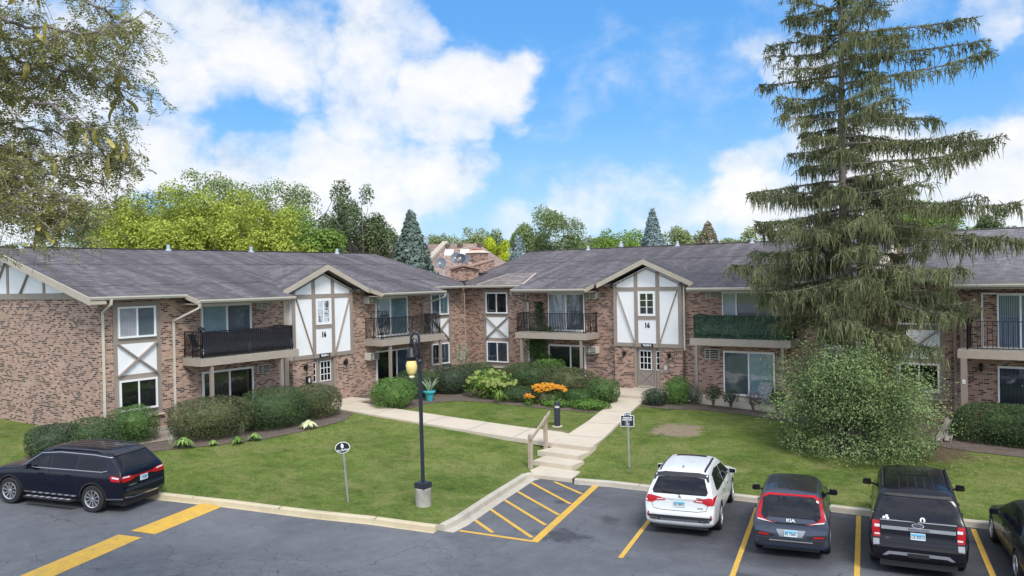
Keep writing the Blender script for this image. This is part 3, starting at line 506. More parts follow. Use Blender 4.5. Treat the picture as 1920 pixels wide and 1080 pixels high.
# ------------------------------------------------------------------ buildings
XW, YW = -30.51, 37.90
TL = lambda u, n, z: (XW + n, u, z)      # left wing: u runs away from the camera, n is out of the wall
TR = lambda u, n, z: (u, YW - n, z)      # right wing: u runs to the right
def sub(bm, *a): return bm
RISE = .258
def rz(n, base=5.36): return base + RISE * (.6 - n)
def window(T, root, u0, u1, z0, z1, n, left, right, frame=.07, name='window', mull=True, glass='glass', label=None):
    f = MB(T); w = frame
    f.box(u0, u1, n + .004, n + .07, z1 - w, z1); f.box(u0, u1, n + .004, n + .085, z0, z0 + w); f.box(u0, u0 + w, n + .004, n + .068, z0 + w, z1 - w); f.box(u1 - w, u1, n + .004, n + .068, z0 + w, z1 - w)
    um = (u0 + u1) / 2
    if mull: f.box(um - .028, um + .028, n + .004, n + .062, z0 + w, z1 - w)
    o = f.build(name, 'whitetrim', root)
    if label: o['label'] = label
    for a, b, c in ((u0 + w, um - .028, left), (um + .028, u1 - w, right)):
        MB(T).box(a, b, n + .006, n + .014, z0 + w, z1 - w).build('curtain_or_dark_room', c, o)  # flat dark sheet stands in for an unlit room where no curtain hangs
    p = MB(T); p.face([(u0 + w, n + .035, z0 + w), (u1 - w, n + .035, z0 + w), (u1 - w, n + .035, z1 - w), (u0 + w, n + .035, z1 - w)]); p.build('pane', glass, o)
    return o
def slider(T, root, u0, u1, z0, z1, left, right, split=.5, n=0.0, glass='glass', frame='whitetrim'):
    f = MB(T); w = .065
    f.box(u0, u1, n + .004, n + .09, z1 - .09, z1); f.box(u0, u1, n + .004, n + .10, z0, z0 + .09); f.box(u0, u0 + w, n + .004, n + .085, z0 + .09, z1 - .09); f.box(u1 - w, u1, n + .004, n + .085, z0 + .09, z1 - .09)
    um = u0 + (u1 - u0) * split; f.box(um - .035, um + .035, n + .004, n + .075, z0 + .09, z1 - .09)
    o = f.build('sliding_door', frame, root)
    for a, b, c in ((u0 + w, um - .035, left), (um + .035, u1 - w, right)):
        MB(T).box(a, b, n + .006, n + .014, z0 + .09, z1 - .09).build('curtain_or_dark_room', c, o)  # dark sides paint the shade of the room behind the glass
        p = MB(T); p.face([(a, n + .04, z0 + .09), (b, n + .04, z0 + .09), (b, n + .04, z1 - .09), (a, n + .04, z1 - .09)]); p.build('pane', glass, o)
    return o
def crosspanel(T, root, u0, u1, uw0, uw1, z0, z1, zx0, zx1, n=0.0):
    """taupe timber bay that holds an upper and a lower window with a white X panel between"""
    b = MB(T); b.box(u0, u1, n, n + .03, z0, z1); o = b.build('timber_bay', 'taupe', root)
    w = MB(T); w.box(uw0, uw1, n + .032, n + .036, zx0, zx1); w.build('stucco_panel', 'white', o)
    t = MB(T); k = .19
    t.bar((uw0 - .02, n + .052, zx1 + .03), (uw1 + .02, n + .052, zx0 - .03), .05, k, (0, 1, 0)); t.bar((uw0 - .02, n + .054, zx0 - .03), (uw1 + .02, n + .054, zx1 + .03), .05, k, (0, 1, 0))
    t.build('cross_brace', 'taupe', o)
    s = MB(T); s.box(u0 - .05, u1 + .05, n, n + .12, z0 - .07, z0); s.build('sill', 'concrete', o); return o
def ac_unit(T, root, u0, u1, z0, z1, n0, n1, grille=True):
    b = MB(T).box(u0, u1, n0, n1, z0, z1); o = b.build('air_conditioner', 'ac', root, bevel=.012)
    g = MB(T); g.box(u0 + .04, u1 - .04, n1 + .003, n1 + .006, z0 + .04, z1 - .04); g.build('grille', 'dark', o)
    s = MB(T); k = 5
    for i in range(1, k): z = z0 + .04 + (z1 - z0 - .08) * i / k; s.box(u0 + .04, u1 - .04, n1 + .006, n1 + .016, z - .012, z + .012)
    um = u0 + (u1 - u0) * .36; s.box(um - .02, um + .02, n1 + .006, n1 + .018, z0 + .04, z1 - .04); s.build('louvre', 'ac', o); return o
def lamp(T, root, u, z, n):
    b = MB(T); b.box(u - .05, u + .05, n, n + .05, z + .03, z + .2); b.lathe([(.02, z + .33), (.05, z + .30), (.10, z + .22), (.085, z + .2), (.06, z + .02), (.03, z - .02), (.012, z - .06)], (u, n + .17, 0), 8); b.box(u - .012, u + .012, n + .04, n + .17, z + .2, z + .22)
    return b.build('wall_lantern', 'black', root)
def balcony(T, root, u0, u1, zb, zt, n, wall=0.0, wz=None):
    d = MB(T); d.box(u0, u1, wall + .003, n, zb, zt); o = d.build('balcony_deck', 'deck', root)
    e = MB(T); e.box(u0 + .02, u1 - .02, wall + .004, n - .02, zt + .001, zt + .03); e.build('deck_top', 'oldconcrete', o); return o
def railing(T, root, u0, u1, n0, n1, z0, z1, belly=.11, sides=(True, True), step=.105, hookz=.035):
    r = MB(T); rr = .016
    def run(p, q, out):
        p, q, out = Vector(p), Vector(q), Vector(out); L = (q - p).length
        for z, t in ((z1, .022), (z0, .018)): r.tube([(*p.xy, z), (*q.xy, z)], t, 4)
        k = max(1, int(L / step))
        for i in range(k + 1):
            c = p.lerp(q, i / k)
            if i % max(1, k // 2) == 0 or i == k: r.tube([(c.x, c.y, z0 - .09), (c.x, c.y, z1 + .02)], .022, 4); continue
            if belly: prof = [(0, z1 + hookz), (.0, z1 - .28), (.25, z1 - .50), (.85, z1 - .72), (1.0, z1 - .86), (.55, z0 + .02)]
            else: prof = [(0, z1), (0, z0)]
            r.tube([tuple((c.x + out.x * belly * a, c.y + out.y * belly * a, z)) for a, z in prof], rr, 4, False)
    run((u0, n1, 0), (u1, n1, 0), (0, 1, 0))
    if sides[0]: run((u0, n0, 0), (u0, n1, 0), (-1, 0, 0))
    if sides[1]: run((u1, n1, 0), (u1, n0, 0), (1, 0, 0))
    return r.build('railing', 'black', root)
def posts(T, root, us, n, z0s, z1, s=.13, mat='taupe'):
    for u, z0 in zip(us, z0s): MB(T).box(u - s / 2, u + s / 2, n - s / 2, n + s / 2, z0, z1).build('post', mat, root)
def gutter(T, root, u0, u1, n, z):
    g = MB(T); g.extr([(n, z - .13), (n + .075, z - .13), (n + .12, z - .05), (n + .12, z), (n + .10, z), (n + .10, z - .012), (n, z - .03)], 0, u0, u1)
    return g.build('gutter', 'cream', root)
def downspout(T, root, pts, w=.085, mat='cream'):
    d = MB(T)
    for p, q in zip(pts, pts[1:]): d.bar(p, q, w, w * .8, (0, 1, .01) if abs(q[2] - p[2]) > abs(q[1] - p[1]) + abs(q[0] - p[0]) else (0, 0, 1))
    return d.build('downspout', mat, root)
def slab(T, polyun, zf, th):
    m = MB(T); m.hexa([(u, n, zf(u, n) - th) for u, n in polyun], [(u, n, zf(u, n)) for u, n in polyun]); return m
def entry(T, root, u0, u1, mir, code):
    """projecting entrance: brick piers, panelled door, half timbered stucco gable. mir=1 puts the sidelight right of the door"""
    W = u1 - u0; uc = (u0 + u1) / 2; e = .25; X = (lambda a: u0 + a) if mir > 0 else (lambda a: u1 - a)
    def B(m, a, b, n0, n1, z0, z1): x, y = sorted((X(a), X(b))); m.box(x, y, n0, n1, z0, z1); return m
    for a, b in ((0, 1.12), (2.60, W)): pr = MB(T); B(pr, a, b, .003, e, -.5, 2.10); pr.build('brick_pier', 'brick' if mir < 0 else 'brick_grey', root)
    fr = MB(T); B(fr, 1.12, 1.25, .004, .22, -.02, 2.10); B(fr, 2.24, 2.31, .004, .2, -.02, 2.03); B(fr, 2.52, 2.60, .004, .2, -.02, 2.03); B(fr, 1.25, 2.60, .004, .21, 2.03, 2.10)
    B(fr, 2.31, 2.52, .004, .12, -.02, .84); fr.build('door_frame', 'taupe', root)
    dr = MB(T); B(dr, 1.25, 2.24, .06, .12, 0, 2.03); door = dr.build('door', 'taupe_dark', root)
    def lites(a, b, z0, z1, nx, nz, n, par):
        g = MB(T); B(g, a, b, n + .002, n + .006, z0, z1); g.build('pane', 'tint', par)
        m = MB(T); k = .028
        B(m, a - .03, b + .03, n, n + .03, z1, z1 + .04); B(m, a - .03, b + .03, n, n + .03, z0 - .04, z0); B(m, a - .03, a, n, n + .03, z0, z1); B(m, b, b + .03, n, n + .03, z0, z1)
        for i in range(1, nx): c = a + (b - a) * i / nx; B(m, c - k / 2, c + k / 2, n + .006, n + .026, z0, z1)
        for i in range(1, nz): c = z0 + (z1 - z0) * i / nz; B(m, a, b, n + .007, n + .022, c - k / 2, c + k / 2)
        m.build('muntin', 'whitetrim', par)
    lites(1.42, 2.02, .96, 1.86, 3, 3, .12, door)
    cb = MB(T)
    for p, q in (((1.37, .82), (2.12, .16)), ((1.37, .16), (2.12, .82))): cb.bar((X(p[0]), .128, p[1]), (X(q[0]), .128, q[1]), .02, .05, (0, 1, 0))
    for a, b, c, d in ((1.33, 2.16, .84, .88), (1.33, 2.16, .10, .14), (1.33, 1.37, .14, .84), (2.12, 2.16, .14, .84)): B(cb, a, b, .12, .135, c, d)
    cb.build('cross_buck', 'taupe', door); kp = MB(T); B(kp, 1.27, 2.22, .121, .127, .004, .10); kp.build('kick_plate', 'tan', door)
    hd = MB(T); hd.lathe([(.012, 0), (.035, .02), (.035, .05), (.01, .07)], (X(2.15), .12, .93), 8, 1); hd.build('door_handle', 'alloy', door)
    sl = MB(T); B(sl, 2.31, 2.52, .10, .11, .84, 2.03); so = sl.build('sidelight', 'taupe_dark', root); lites(2.345, 2.485, .96, 1.86, 1, 3, .11, so)
    st = MB(T); B(st, 1.05, 2.65, .0, .34, -.12, -.02); st.build('door_step', 'concrete', root)
    # half timbered panel
    pk = 6.20; sh = pk - .445 * W / 2
    base = MB(T); base.extr([(u0, 2.10), (u1, 2.10), (u1, sh), (uc, pk), (u0, sh)], 1, .003, e + .03); pan = base.build('stucco_gable', 'white', root)
    t = MB(T); n0, n1 = e + .031, e + .062; tw = .19
    B(t, 0, tw, n0, n1, 2.10, sh - .02); B(t, W - tw, W, n0, n1, 2.10, sh - .02); B(t, tw, W - tw, n0, n1, 2.10, 2.29); B(t, tw, W - tw, n0, n1 - .004, 4.96, 5.16)
    for a in (1.20, W - 1.20 - .20): B(t, a, a + .20, n0, n1 - .003, 2.29, 4.96); B(t, a, a + .20, n0, n1 - .003, 5.16, sh + .445 * (a + .1) if a < W / 2 else sh + .445 * (W - a - .1))
    c0, c1 = 1.40, W - 1.40; B(t, c0, c1, n0, n1 - .005, 3.50, 3.66)
    for sgn in (1, -1):
        P = lambda a: (uc + sgn * (a - W / 2))
        t.bar((P(.23), e + .045, 4.97), (P(1.24), e + .045, 2.20), .026, .17, (0, 1, 0))
        t.bar((P(0.0), e + .047, sh - .09), (P(W / 2 + .02), e + .047, pk - .09), .028, .2, (0, 1, 0))
    t.build('timber_frame', 'taupe', pan)
    # little casement with six lites
    wn = MB(T); k = .12; B(wn, c0 + .02, c1 - .02, n0, n1 + .02, 3.68, 3.68 + k); B(wn, c0 + .02, c1 - .02, n0, n1 + .02, 4.94 - k, 4.94); B(wn, c0 + .02, c0 + .02 + k, n0, n1 + .018, 3.68 + k, 4.94 - k); B(wn, c1 - .02 - k, c1 - .02, n0, n1 + .018, 3.68 + k, 4.94 - k)
    a0, a1 = c0 + .02 + k, c1 - .02 - k; B(wn, (a0 + a1) / 2 - .03, (a0 + a1) / 2 + .03, n0, n1 + .01, 3.8, 4.82)
    for i in (1, 2): zc = 3.8 + 1.02 * i / 3; B(wn, a0, a1, n0, n1 + .004, zc - .014, zc + .014)
    wo = wn.build('window', 'whitetrim', root); cu = MB(T); B(cu, a0, a1, n0 - .002, n0 + .004, 3.8, 4.82); cu.build('curtain_or_dark_room', 'drape' if mir < 0 else 'blinds', wo)
    p = MB(T); p.face([(a0 + u0 if mir > 0 else u1 - a0, n0 + .016, 3.8), (X(a1), n0 + .016, 3.8), (X(a1), n0 + .016, 4.82), (X(a0), n0 + .016, 4.82)]); p.build('pane', 'glass_dark', wo)
    # numerals and the address plate
    o = Vector(T(uc, e + .036, 3.19)); ux = (Vector(T(uc + 1, 0, 0)) - Vector(T(uc, 0, 0))); nx = (Vector(T(0, 1, 0)) - Vector(T(0, 0, 0)))
    fr = Matrix.Identity(4)
    for i in range(3): fr[i][0] = ux[i]; fr[i][1] = (0, 0, 1)[i]; fr[i][2] = nx[i]
    text('16', .345, 'lettering', pan, Matrix.Translation(o) @ fr, 'numeral', .86, .020)
    pl = MB(T); pl.box(uc - .33, uc + .33, e + .063, e + .085, 2.09, 2.29); po = pl.build('address_plate', 'signblack', root)
    text(code, .15, 'signwhite', po, Matrix.Translation(Vector(T(uc, e + .087, 2.19))) @ fr, 'lettering', .9, .004)
    lamp(T, root, X(.60), 1.60, e); lamp(T, root, X(3.12), 1.60, e)
    mb = MB(T); B(mb, 2.78, 3.06, e + .001, e + .09, .84, 1.28); mo = mb.build('intercom_box', 'taupe_dark' if mir > 0 else 'black', root); ml = MB(T); B(ml, 2.86, 2.96, e + .091, e + .097, 1.0, 1.2); ml.build('label_card', 'clear', mo)
    # gabled roof above the panel
    pkr, hw, no = 6.58, 2.68, .66
    zf = lambda u, n: pkr - .445 * abs(u - uc)
    nb = .6 - (pkr - 5.36) / RISE; low = pkr - .445 * hw; nl = .6 - (low - 5.36) / RISE
    for s in (1, -1):
        d = MB(T); P = [(uc, no), (uc, nb - .35), (uc + s * hw, nl - .5), (uc + s * hw, no)]
        d.hexa([(u, n, zf(u, n) - .10) for u, n in P], [(u, n, zf(u, n)) for u, n in P])
        d.build('dormer_roof', 'shingle', root, uvmode='RR' if T is TL else 'LR')
    for s in (1, -1):
        rk = MB(T); rk.hexa([(uc, no + .003, pkr - .26), (uc + s * hw, no + .003, low - .26), (uc + s * hw, no + .003, low - .012), (uc, no + .003, pkr - .012)], [(uc, no + .045, pkr - .26), (uc + s * hw, no + .045, low - .26), (uc + s * hw, no + .045, low - .012), (uc, no + .045, pkr - .012)])
        rk.build('rake_board', 'tan', root)
    sf = MB(T)
    for s in (1, -1): sf.hexa([(uc, .03, pkr - .20), (uc + s * hw, .03, low - .20), (uc + s * hw, no, low - .20), (uc, no, pkr - .20)], [(uc, .03, pkr - .11), (uc + s * hw, .03, low - .11), (uc + s * hw, no, low - .11), (uc, no, pkr - .11)])
    sf.build('soffit', 'taupe', root); return pan
def roof(T, root, poly, exts, mat, mode, base=5.36, back=None):
    zf = lambda u, n: rz(n, base)
    o = slab(T, poly, zf, .13).build('roof', mat, root, uvmode=mode)
    for u0, u1, n1 in exts:
        slab(T, [(u0, .56), (u1, .56), (u1, n1), (u0, n1)], lambda u, n: rz(n, base) + .004, .12).build('porch_roof', mat, o, uvmode=mode)
        for u in (u0 - .03, u1 + .005):
            r = MB(T); r.hexa([(u, .6, rz(.6, base) - .2), (u + .025, .6, rz(.6, base) - .2), (u + .025, n1, rz(n1, base) - .2), (u, n1, rz(n1, base) - .2)], [(u, .6, rz(.6, base) + .0), (u + .025, .6, rz(.6, base) + .0), (u + .025, n1, rz(n1, base)), (u, n1, rz(n1, base))])
            r.build('rake_board', 'tan', o)
        s = MB(T); s.box(u0, u1, .004, n1 - .02, rz(n1, base) - .21, rz(n1, base) - .15); s.build('soffit', 'taupe', o)
        gutter(T, root, u0 - .02, u1 + .02, n1, rz(n1, base) - .004)
    if back:
        (u0, u1, nr) = back; zr = rz(nr, base); b = MB(T)
        b.hexa([(u0, nr, zr - .13), (u1, nr, zr - .13), (u1, nr - 8.6, zr - RISE * 8.6 - .13), (u0, nr - 8.6, zr - RISE * 8.6 - .13)], [(u0, nr, zr), (u1, nr, zr), (u1, nr - 8.6, zr - RISE * 8.6), (u0, nr - 8.6, zr - RISE * 8.6)])
        b.build('back_roof', mat, o, uvmode=mode); c = MB(T); c.bar((u0, nr, zr + .01), (u1, nr, zr + .01), .28, .035); c.build('ridge_cap', mat, o, uvmode=mode)
    return o
def vent(T, roofo, u, n, base=5.36, h=.30, r=.085, stain=True):
    z = rz(n, base); m = MB(T); m.lathe([(r * 1.1, z - .1), (r, z + h * .6), (r, z + h)], (u, n, 0), 10); m.lathe([(r * 1.9, z - .12), (r * 1.9, z + .03), (r * 1.1, z + .07)], (u, n, 0), 10); return m.build('vent_pipe', 'ventgrey', roofo)
def shell(T, root, u0, u1, mat, base=5.36, zlo=-.9, nr=-7.85):
    e = rz(0, base) - .14; r = rz(nr, base) - .14
    m = MB(T); m.extr([(0, zlo), (0, e), (nr, r), (2 * nr, e), (2 * nr, zlo)], 0, u0, u1); return m.build('wall', mat, root)
NR = -7.85
# ---- left wing
LW = empty('apartment_building', (XW, 26.6, 0), 0, 'left brick apartment wing with its half timbered gable end toward the parking lot', 'apartment building', 'brick apartment wings')
shell(TL, LW, 15.87, 37.88, 'brick')
roofL = roof(TL, LW, [(15.2, .62), (24.7, .62), (24.7, -.06), (28.59, -.06), (28.59, .62), (37.12, .62), (37.88, -.08), (38.15, -.08), (38.15, NR), (15.2, NR)], [(19.12, 23.9, 1.5), (29.46, 34.32, 1.5)], 'shingle', 'LR', back=(15.2, 38.15, NR))
gutter(TL, LW, 15.18, 19.12, .62, 5.355); gutter(TL, LW, 34.4, 37.25, .62, 5.355)
for u, n in ((16.43, NR + .3), (23.5, NR + .2), (28.5, NR + .2), (34.85, NR + .2)): vent(TL, roofL, u, n)
# gable end facing the camera
g = MB(); gy = 15.87
zz = lambda X: rz(X - XW) - .14
g.hexa([(XW - .02, gy - .003, 5.42), (-38.36, gy - .003, 5.42), (-38.36, gy - .003, zz(-38.36))], [(XW - .02, gy - .03, 5.42), (-38.36, gy - .03, 5.42), (-38.36, gy - .03, zz(-38.36))])
g.hexa([(-38.36, gy - .003, 5.42), (-46.2, gy - .003, 5.42), (-38.36, gy - .003, zz(-38.36))], [(-38.36, gy - .03, 5.42), (-46.2, gy - .03, 5.42), (-38.36, gy - .03, zz(-38.36))])
gp = g.build('gable_panel', 'white', LW)
t = MB(); y0, y1 = gy - .062, gy - .031
t.box(-46.2, XW + .02, y0, gy - .002, 5.25, 5.50)
for X, w in ((-34.67, .19), (-37.9, .20), (-41.5, .2)): t.box(X - w / 2, X + w / 2, y0, y1, 5.50, rz(X - XW) - .2 if X > -38.36 else 6.6)
for p, q in (((-36.68, 5.5), (-35.75, 6.5)), ((-39.25, 5.5), (-37.95, 6.9)), ((-33.0, 5.5), (-32.2, 5.6))): t.bar((p[0], gy - .045, p[1]), (q[0], gy - .045, q[1]), .026, .18, (0, 1, 0))
t.bar((-37.2, gy - .047, 6.70), (-39.5, gy - .047, 6.70), .026, .28, (0, 1, 0)); t.build('timber_frame', 'taupe', gp)
ya, yb = 15.14, 15.2
for X0, X1 in ((XW + .74, -38.36), (-46.95, -38.36)):
    rk = MB(); f = (lambda X: rz(X - XW)) if X0 > -38.36 else (lambda X: rz(-2 * 38.36 - X - XW))
    rk.hexa([(X0, ya, f(X0) - .27), (X1, ya, f(X1) - .27), (X1, ya, f(X1) + .01), (X0, ya, f(X0) + .01)], [(X0, yb - .003, f(X0) - .27), (X1, yb - .003, f(X1) - .27), (X1, yb - .003, f(X1) + .01), (X0, yb - .003, f(X0) + .01)])
    rk.hexa([(X0, yb, f(X0) - .25), (X1, yb, f(X1) - .25), (X1, yb, f(X1) - .15), (X0, yb, f(X0) - .15)], [(X0, gy - .07, f(X0) - .25), (X1, gy - .07, f(X1) - .25), (X1, gy - .07, f(X1) - .15), (X0, gy - .07, f(X0) - .15)])
    rk.build('rake_board', 'tan', LW)
def bay(T, root, u0, u1, w0, w1, up, lo, dz=0.0, glass='glass'):
    crosspanel(T, root, u0, u1, w0 - .02, w1 + .02, .62 + dz, 5.12 + dz, 2.28 + dz, 3.48 + dz)
    window(T, root, w0, w1, 3.71 + dz, 4.93 + dz, .03, *up, glass=glass); window(T, root, w0, w1, .87 + dz, 2.08 + dz, .03, *lo, glass='glass_dark')
bay(TL, LW, 16.40, 18.34, 16.575, 18.127, ('sheer', 'bluegrey'), ('dark', 'blinds'))
bay(TL, LW, 34.66, 36.57, 34.77, 36.30, ('bluegrey', 'teal'), ('dark', 'teal'))
downspout(TL, LW, [(16.0, .70, 5.25), (16.0, .66, 5.05), (15.99, .09, 4.75)]); downspout(TL, LW, [(15.99, .06, 4.78), (15.98, .06, .1)])
downspout(TL, LW, [(19.15, 1.55, 4.98), (19.15, 1.5, 4.80), (18.90, .09, 4.28)]); downspout(TL, LW, [(18.9, .06, 4.32), (18.88, .06, .1)])
downspout(TL, LW, [(34.3, 1.55, 4.98), (34.3, 1.5, 4.80), (34.06, .09, 4.36)]); downspout(TL, LW, [(34.06, .06, 4.4), (34.06, .06, .1)], mat='taupe')
slider(TL, LW, 20.18, 22.68, 2.78, 4.88, 'teal', 'bluegrey'); slider(TL, LW, 20.17, 22.71, -.02, 2.05, 'tanblind', 'dark', .52, glass='glass_dark')
slider(TL, LW, 30.40, 32.84, 2.78, 4.88, 'bluegrey', 'teal', .46); slider(TL, LW, 30.38, 32.86, -.02, 2.06, 'dark', 'drape', .62, glass='glass_dark')
ac_unit(TL, LW, 23.0, 23.64, 4.58, 4.87, .003, .05); ac_unit(TL, LW, 22.97, 23.64, 1.66, 2.05, .003, .06); ac_unit(TL, LW, 29.57, 30.17, 4.58, 4.93, .003, .42); ac_unit(TL, LW, 29.58, 30.24, 1.66, 2.03, .003, .40)
balcony(TL, LW, 19.29, 24.26, 2.41, 2.71, 1.3); balcony(TL, LW, 29.58, 34.50, 2.41, 2.71, 1.3)
railing(TL, LW, 19.40, 23.95, .02, 1.24, 2.83, 3.80); railing(TL, LW, 29.70, 34.15, .02, 1.24, 2.83, 3.82)
posts(TL, LW, (19.83, 23.35), 1.2, (-.4, -.4), 2.41); posts(TL, LW, (30.24, 34.18), 1.2, (-.4, -.4), 2.41)
MB(TL).box(24.45, 24.70, .003, .06, .0, 5.0).build('corner_board', 'tan', LW)
entry(TL, LW, 24.74, 28.55, -1, '9620B-C')
MB(TL).box(15.87, 24.7, .003, .10, -.5, .03).build('foundation_ledge', 'oldconcrete', LW)
# ---- right wing
RW = empty('apartment_building', (-18.4, YW, 0), 0, 'middle brick apartment wing with green balcony screen and entrance gable facing the lawn', 'apartment building', 'brick apartment wings')
shell(TR, RW, XW + .02, -7.42, 'brick_grey')
roofR = roof(TR, RW, [(-29.86, .62), (-20.34, .62), (-20.34, -.06), (-16.45, -.06), (-16.45, .62), (-7.3, .62), (-7.3, NR), (-30.95, NR), (-30.95, -.08), (-30.51, -.08)], [(-25.98, -21.3, 1.5), (-15.66, -10.85, 1.5)], 'shingle', 'RR', back=(-30.95, -7.3, NR))
gutter(TR, RW, -29.98, -25.98, .62, 5.352); gutter(TR, RW, -10.8, -7.4, .62, 5.352)
for u, n in ((-26.3, NR + .3), (-20.18, NR + .2), (-15.6, NR + .3), (-24.4, NR - .6)): vent(TR, roofR, u, n, h=.28)
bay(TR, RW, -29.07, -27.26, -28.86, -27.31, ('dark', 'dark'), ('drape', 'vertical'), glass='glass_dark'); bay(TR, RW, -9.95, -8.05, -9.78, -8.23, ('dark', 'blinds'), ('dark', 'blinds'), glass='glass_dark')
slider(TR, RW, -24.52, -22.2, 2.78, 4.88, 'pale', 'bluegrey', .5); slider(TR, RW, -24.55, -22.18, -.02, 2.04, 'dark', 'dark', .6, glass='glass_dark')
slider(TR, RW, -14.50, -12.0, 2.78, 4.90, 'pale', 'vertical', .28); slider(TR, RW, -14.48, -12.0, -.10, 2.04, 'bluegrey', 'teal', .5)
ac_unit(TR, RW, -21.92, -21.28, 4.57, 4.94, .003, .38); ac_unit(TR, RW, -21.98, -21.34, 1.65, 2.02, .003, .38); ac_unit(TR, RW, -15.34, -14.68, 4.58, 4.9, .003, .06); ac_unit(TR, RW, -15.42, -14.68, 1.60, 2.09, .003, .07)
balcony(TR, RW, -25.92, -21.39, 2.43, 2.73, 1.3); balcony(TR, RW, -15.66, -10.88, 2.37, 2.68, 1.3)
railing(TR, RW, -25.82, -21.47, .02, 1.24, 2.84, 3.80); railing(TR, RW, -15.46, -11.05, .02, 1.24, 2.80, 3.80)
posts(TR, RW, (-25.57, -21.76), 1.2, (-.4, -.4), 2.43); posts(TR, RW, (-15.36, -11.26), 1.22, (-.5, -.5), 2.37)
downspout(TR, RW, [(-26.0, 1.55, 5.0), (-26.0, 1.5, 4.80), (-25.86, .09, 4.42)], mat='taupe'); downspout(TR, RW, [(-25.86, .06, 4.46), (-25.86, .06, .0)])
downspout(TR, RW, [(-10.85, 1.55, 4.98), (-10.85, 1.5, 4.8), (-10.72, .09, 4.4)], mat='taupe'); downspout(TR, RW, [(-10.72, .06, 4.44), (-10.72, .06, -.3)], mat='taupe'); downspout(TR, RW, [(-16.36, .30, 5.2), (-16.36, .30, 2.0)], .075)
MB(TR).box(-26.08, -25.93, .003, .05, .0, 5.0).build('corner_board', 'taupe', RW)
entry(TR, RW, -20.30, -16.49, 1, '9620B B')
# paler repaired shingles on the recessed bay
pm = MB(TR); P = [(-29.2, .5), (-25.9, .5), (-26.6, -1.9), (-28.6, -1.9)]
pp = slab(TR, P, lambda u, n: rz(n) + .006, .006).build('shingle_repair', 'shingle_patch', roofR, uvmode='RR')
st = MB(TR)
for n in (.5, -.3, -1.1, -1.9):
    f = (.5 - n) / 2.4; a, b = -29.2 + .6 * f, -25.9 - .7 * f; st.bar((a, n, rz(n) + .012), (b, n, rz(n) + .012), .07, .014)
for p, q in ((P[0], P[3]), (P[1], P[2])): st.bar((p[0], p[1], rz(p[1]) + .013), (q[0], q[1], rz(q[1]) + .013), .07, .014)
st.build('repair_seam', 'concrete', roofR)
# firewall stub, parapets and chimney where the wings touch
ck = MB(); ck.box(-31.62, -30.60, 37.96, 39.45, 5.62, 6.36); fw1 = ck.build('firewall', 'brick_orange', RW)
fl = MB(); fl.box(-31.66, -30.56, 37.92, 39.5, 4.9, 5.66); fl.build('flashing', 'flash', RW)
cp = MB(); c0 = (-30.60, 37.96, 6.56)
cp.bar((-30.58, 37.94, 6.55), (-31.66, 37.94, 6.36), .22, .09); cp.bar((-30.58, 37.94, 6.55), (-30.58, 39.5, 6.34), .22, .09); cp.bar((-31.1, 38.5, 6.42), (-31.1, 41.6, 6.95), .3, .1); cp.bar((-31.3, 39.4, 6.5), (-32.8, 41.4, 6.78), .26, .1)
cp.hexa([(-31.66, 37.92, 6.34), (-30.56, 37.92, 6.34), (-30.56, 39.5, 6.34), (-31.66, 39.5, 6.34)], [(-31.6, 38.0, 6.38), (-30.7, 38.0, 6.50), (-30.7, 39.4, 6.42), (-31.6, 39.4, 6.38)]); cp.build('coping', 'copper', RW)
pw = MB(); pw.hexa([(-31.28, 39.5, 5.6), (-30.98, 39.5, 5.6), (-30.98, 41.6, 5.9), (-31.28, 41.6, 5.9)], [(-31.28, 39.5, 6.48), (-30.98, 39.5, 6.48), (-30.98, 41.6, 6.88), (-31.28, 41.6, 6.88)]); pw.build('parapet', 'brick_orange', RW)
fl = MB(); fl.box(-30.96, -30.4, 39.5, 41.7, 5.2, 6.12); fl.build('flashing', 'flash', RW)
ch = MB(); ch.box(-33.9, -32.75, 42.3, 43.3, 5.2, 7.46); cho = ch.build('chimney', 'brick_orange', RW)
cc = MB(); cc.hexa([(-33.97, 42.23, 7.46), (-32.68, 42.23, 7.46), (-32.68, 43.37, 7.46), (-33.97, 43.37, 7.46)], [(-33.7, 42.5, 7.64), (-32.95, 42.5, 7.64), (-32.95, 43.1, 7.64), (-33.7, 43.1, 7.64)]); cc.build('chimney_cap', 'concrete', cho); cf = MB(); cf.box(-33.55, -33.1, 42.6, 43.0, 7.64, 7.74); cf.build('flue', 'red_paint', cho)
# ---- far right wing, its floor a little lower and its roof a little higher
FR = empty('apartment_building', (0, YW, -.2), 0, 'right brick apartment wing partly behind the spruce with pale grey shingles', 'apartment building', 'brick apartment wings')
m = MB(TR); m.extr([(0, -1.2), (0, 5.36), (NR, 7.55), (2 * NR, 5.36), (2 * NR, -1.2)], 0, -7.38, 14.0); m.build('wall', 'brick_grey', FR)
rf = roof(TR, FR, [(-7.2, .62), (14.6, .62), (14.6, NR - .5), (-7.2, NR - .5)], [(-4.48, 1.2, 1.5)], 'shingle_new', 'RR', base=5.40, back=(-7.2, 14.6, NR - .5))
gutter(TR, FR, -7.1, -4.5, .62, 5.40)
bay(TR, FR, -6.85, -4.92, -6.68, -5.14, ('dark', 'blinds'), ('dark', 'dark'), -.26, 'glass_dark')
downspout(TR, FR, [(-4.62, .68, 5.26), (-4.62, .66, 5.12), (-4.57, .09, 4.9)]); downspout(TR, FR, [(-4.56, .06, 4.95), (-4.54, .06, -.55)], .11, 'taupe'); downspout(TR, FR, [(-4.42, 1.55, 5.03), (-4.42, 1.5, 4.85), (-4.31, .09, 4.36)], .10, 'taupe'); downspout(TR, FR, [(-4.31, .06, 4.4), (-4.31, .06, 2.5)], .11, 'taupe')
slider(TR, FR, -3.05, -.6, 2.5, 4.76, 'drape', 'drape', .33); sf = MB(TR)
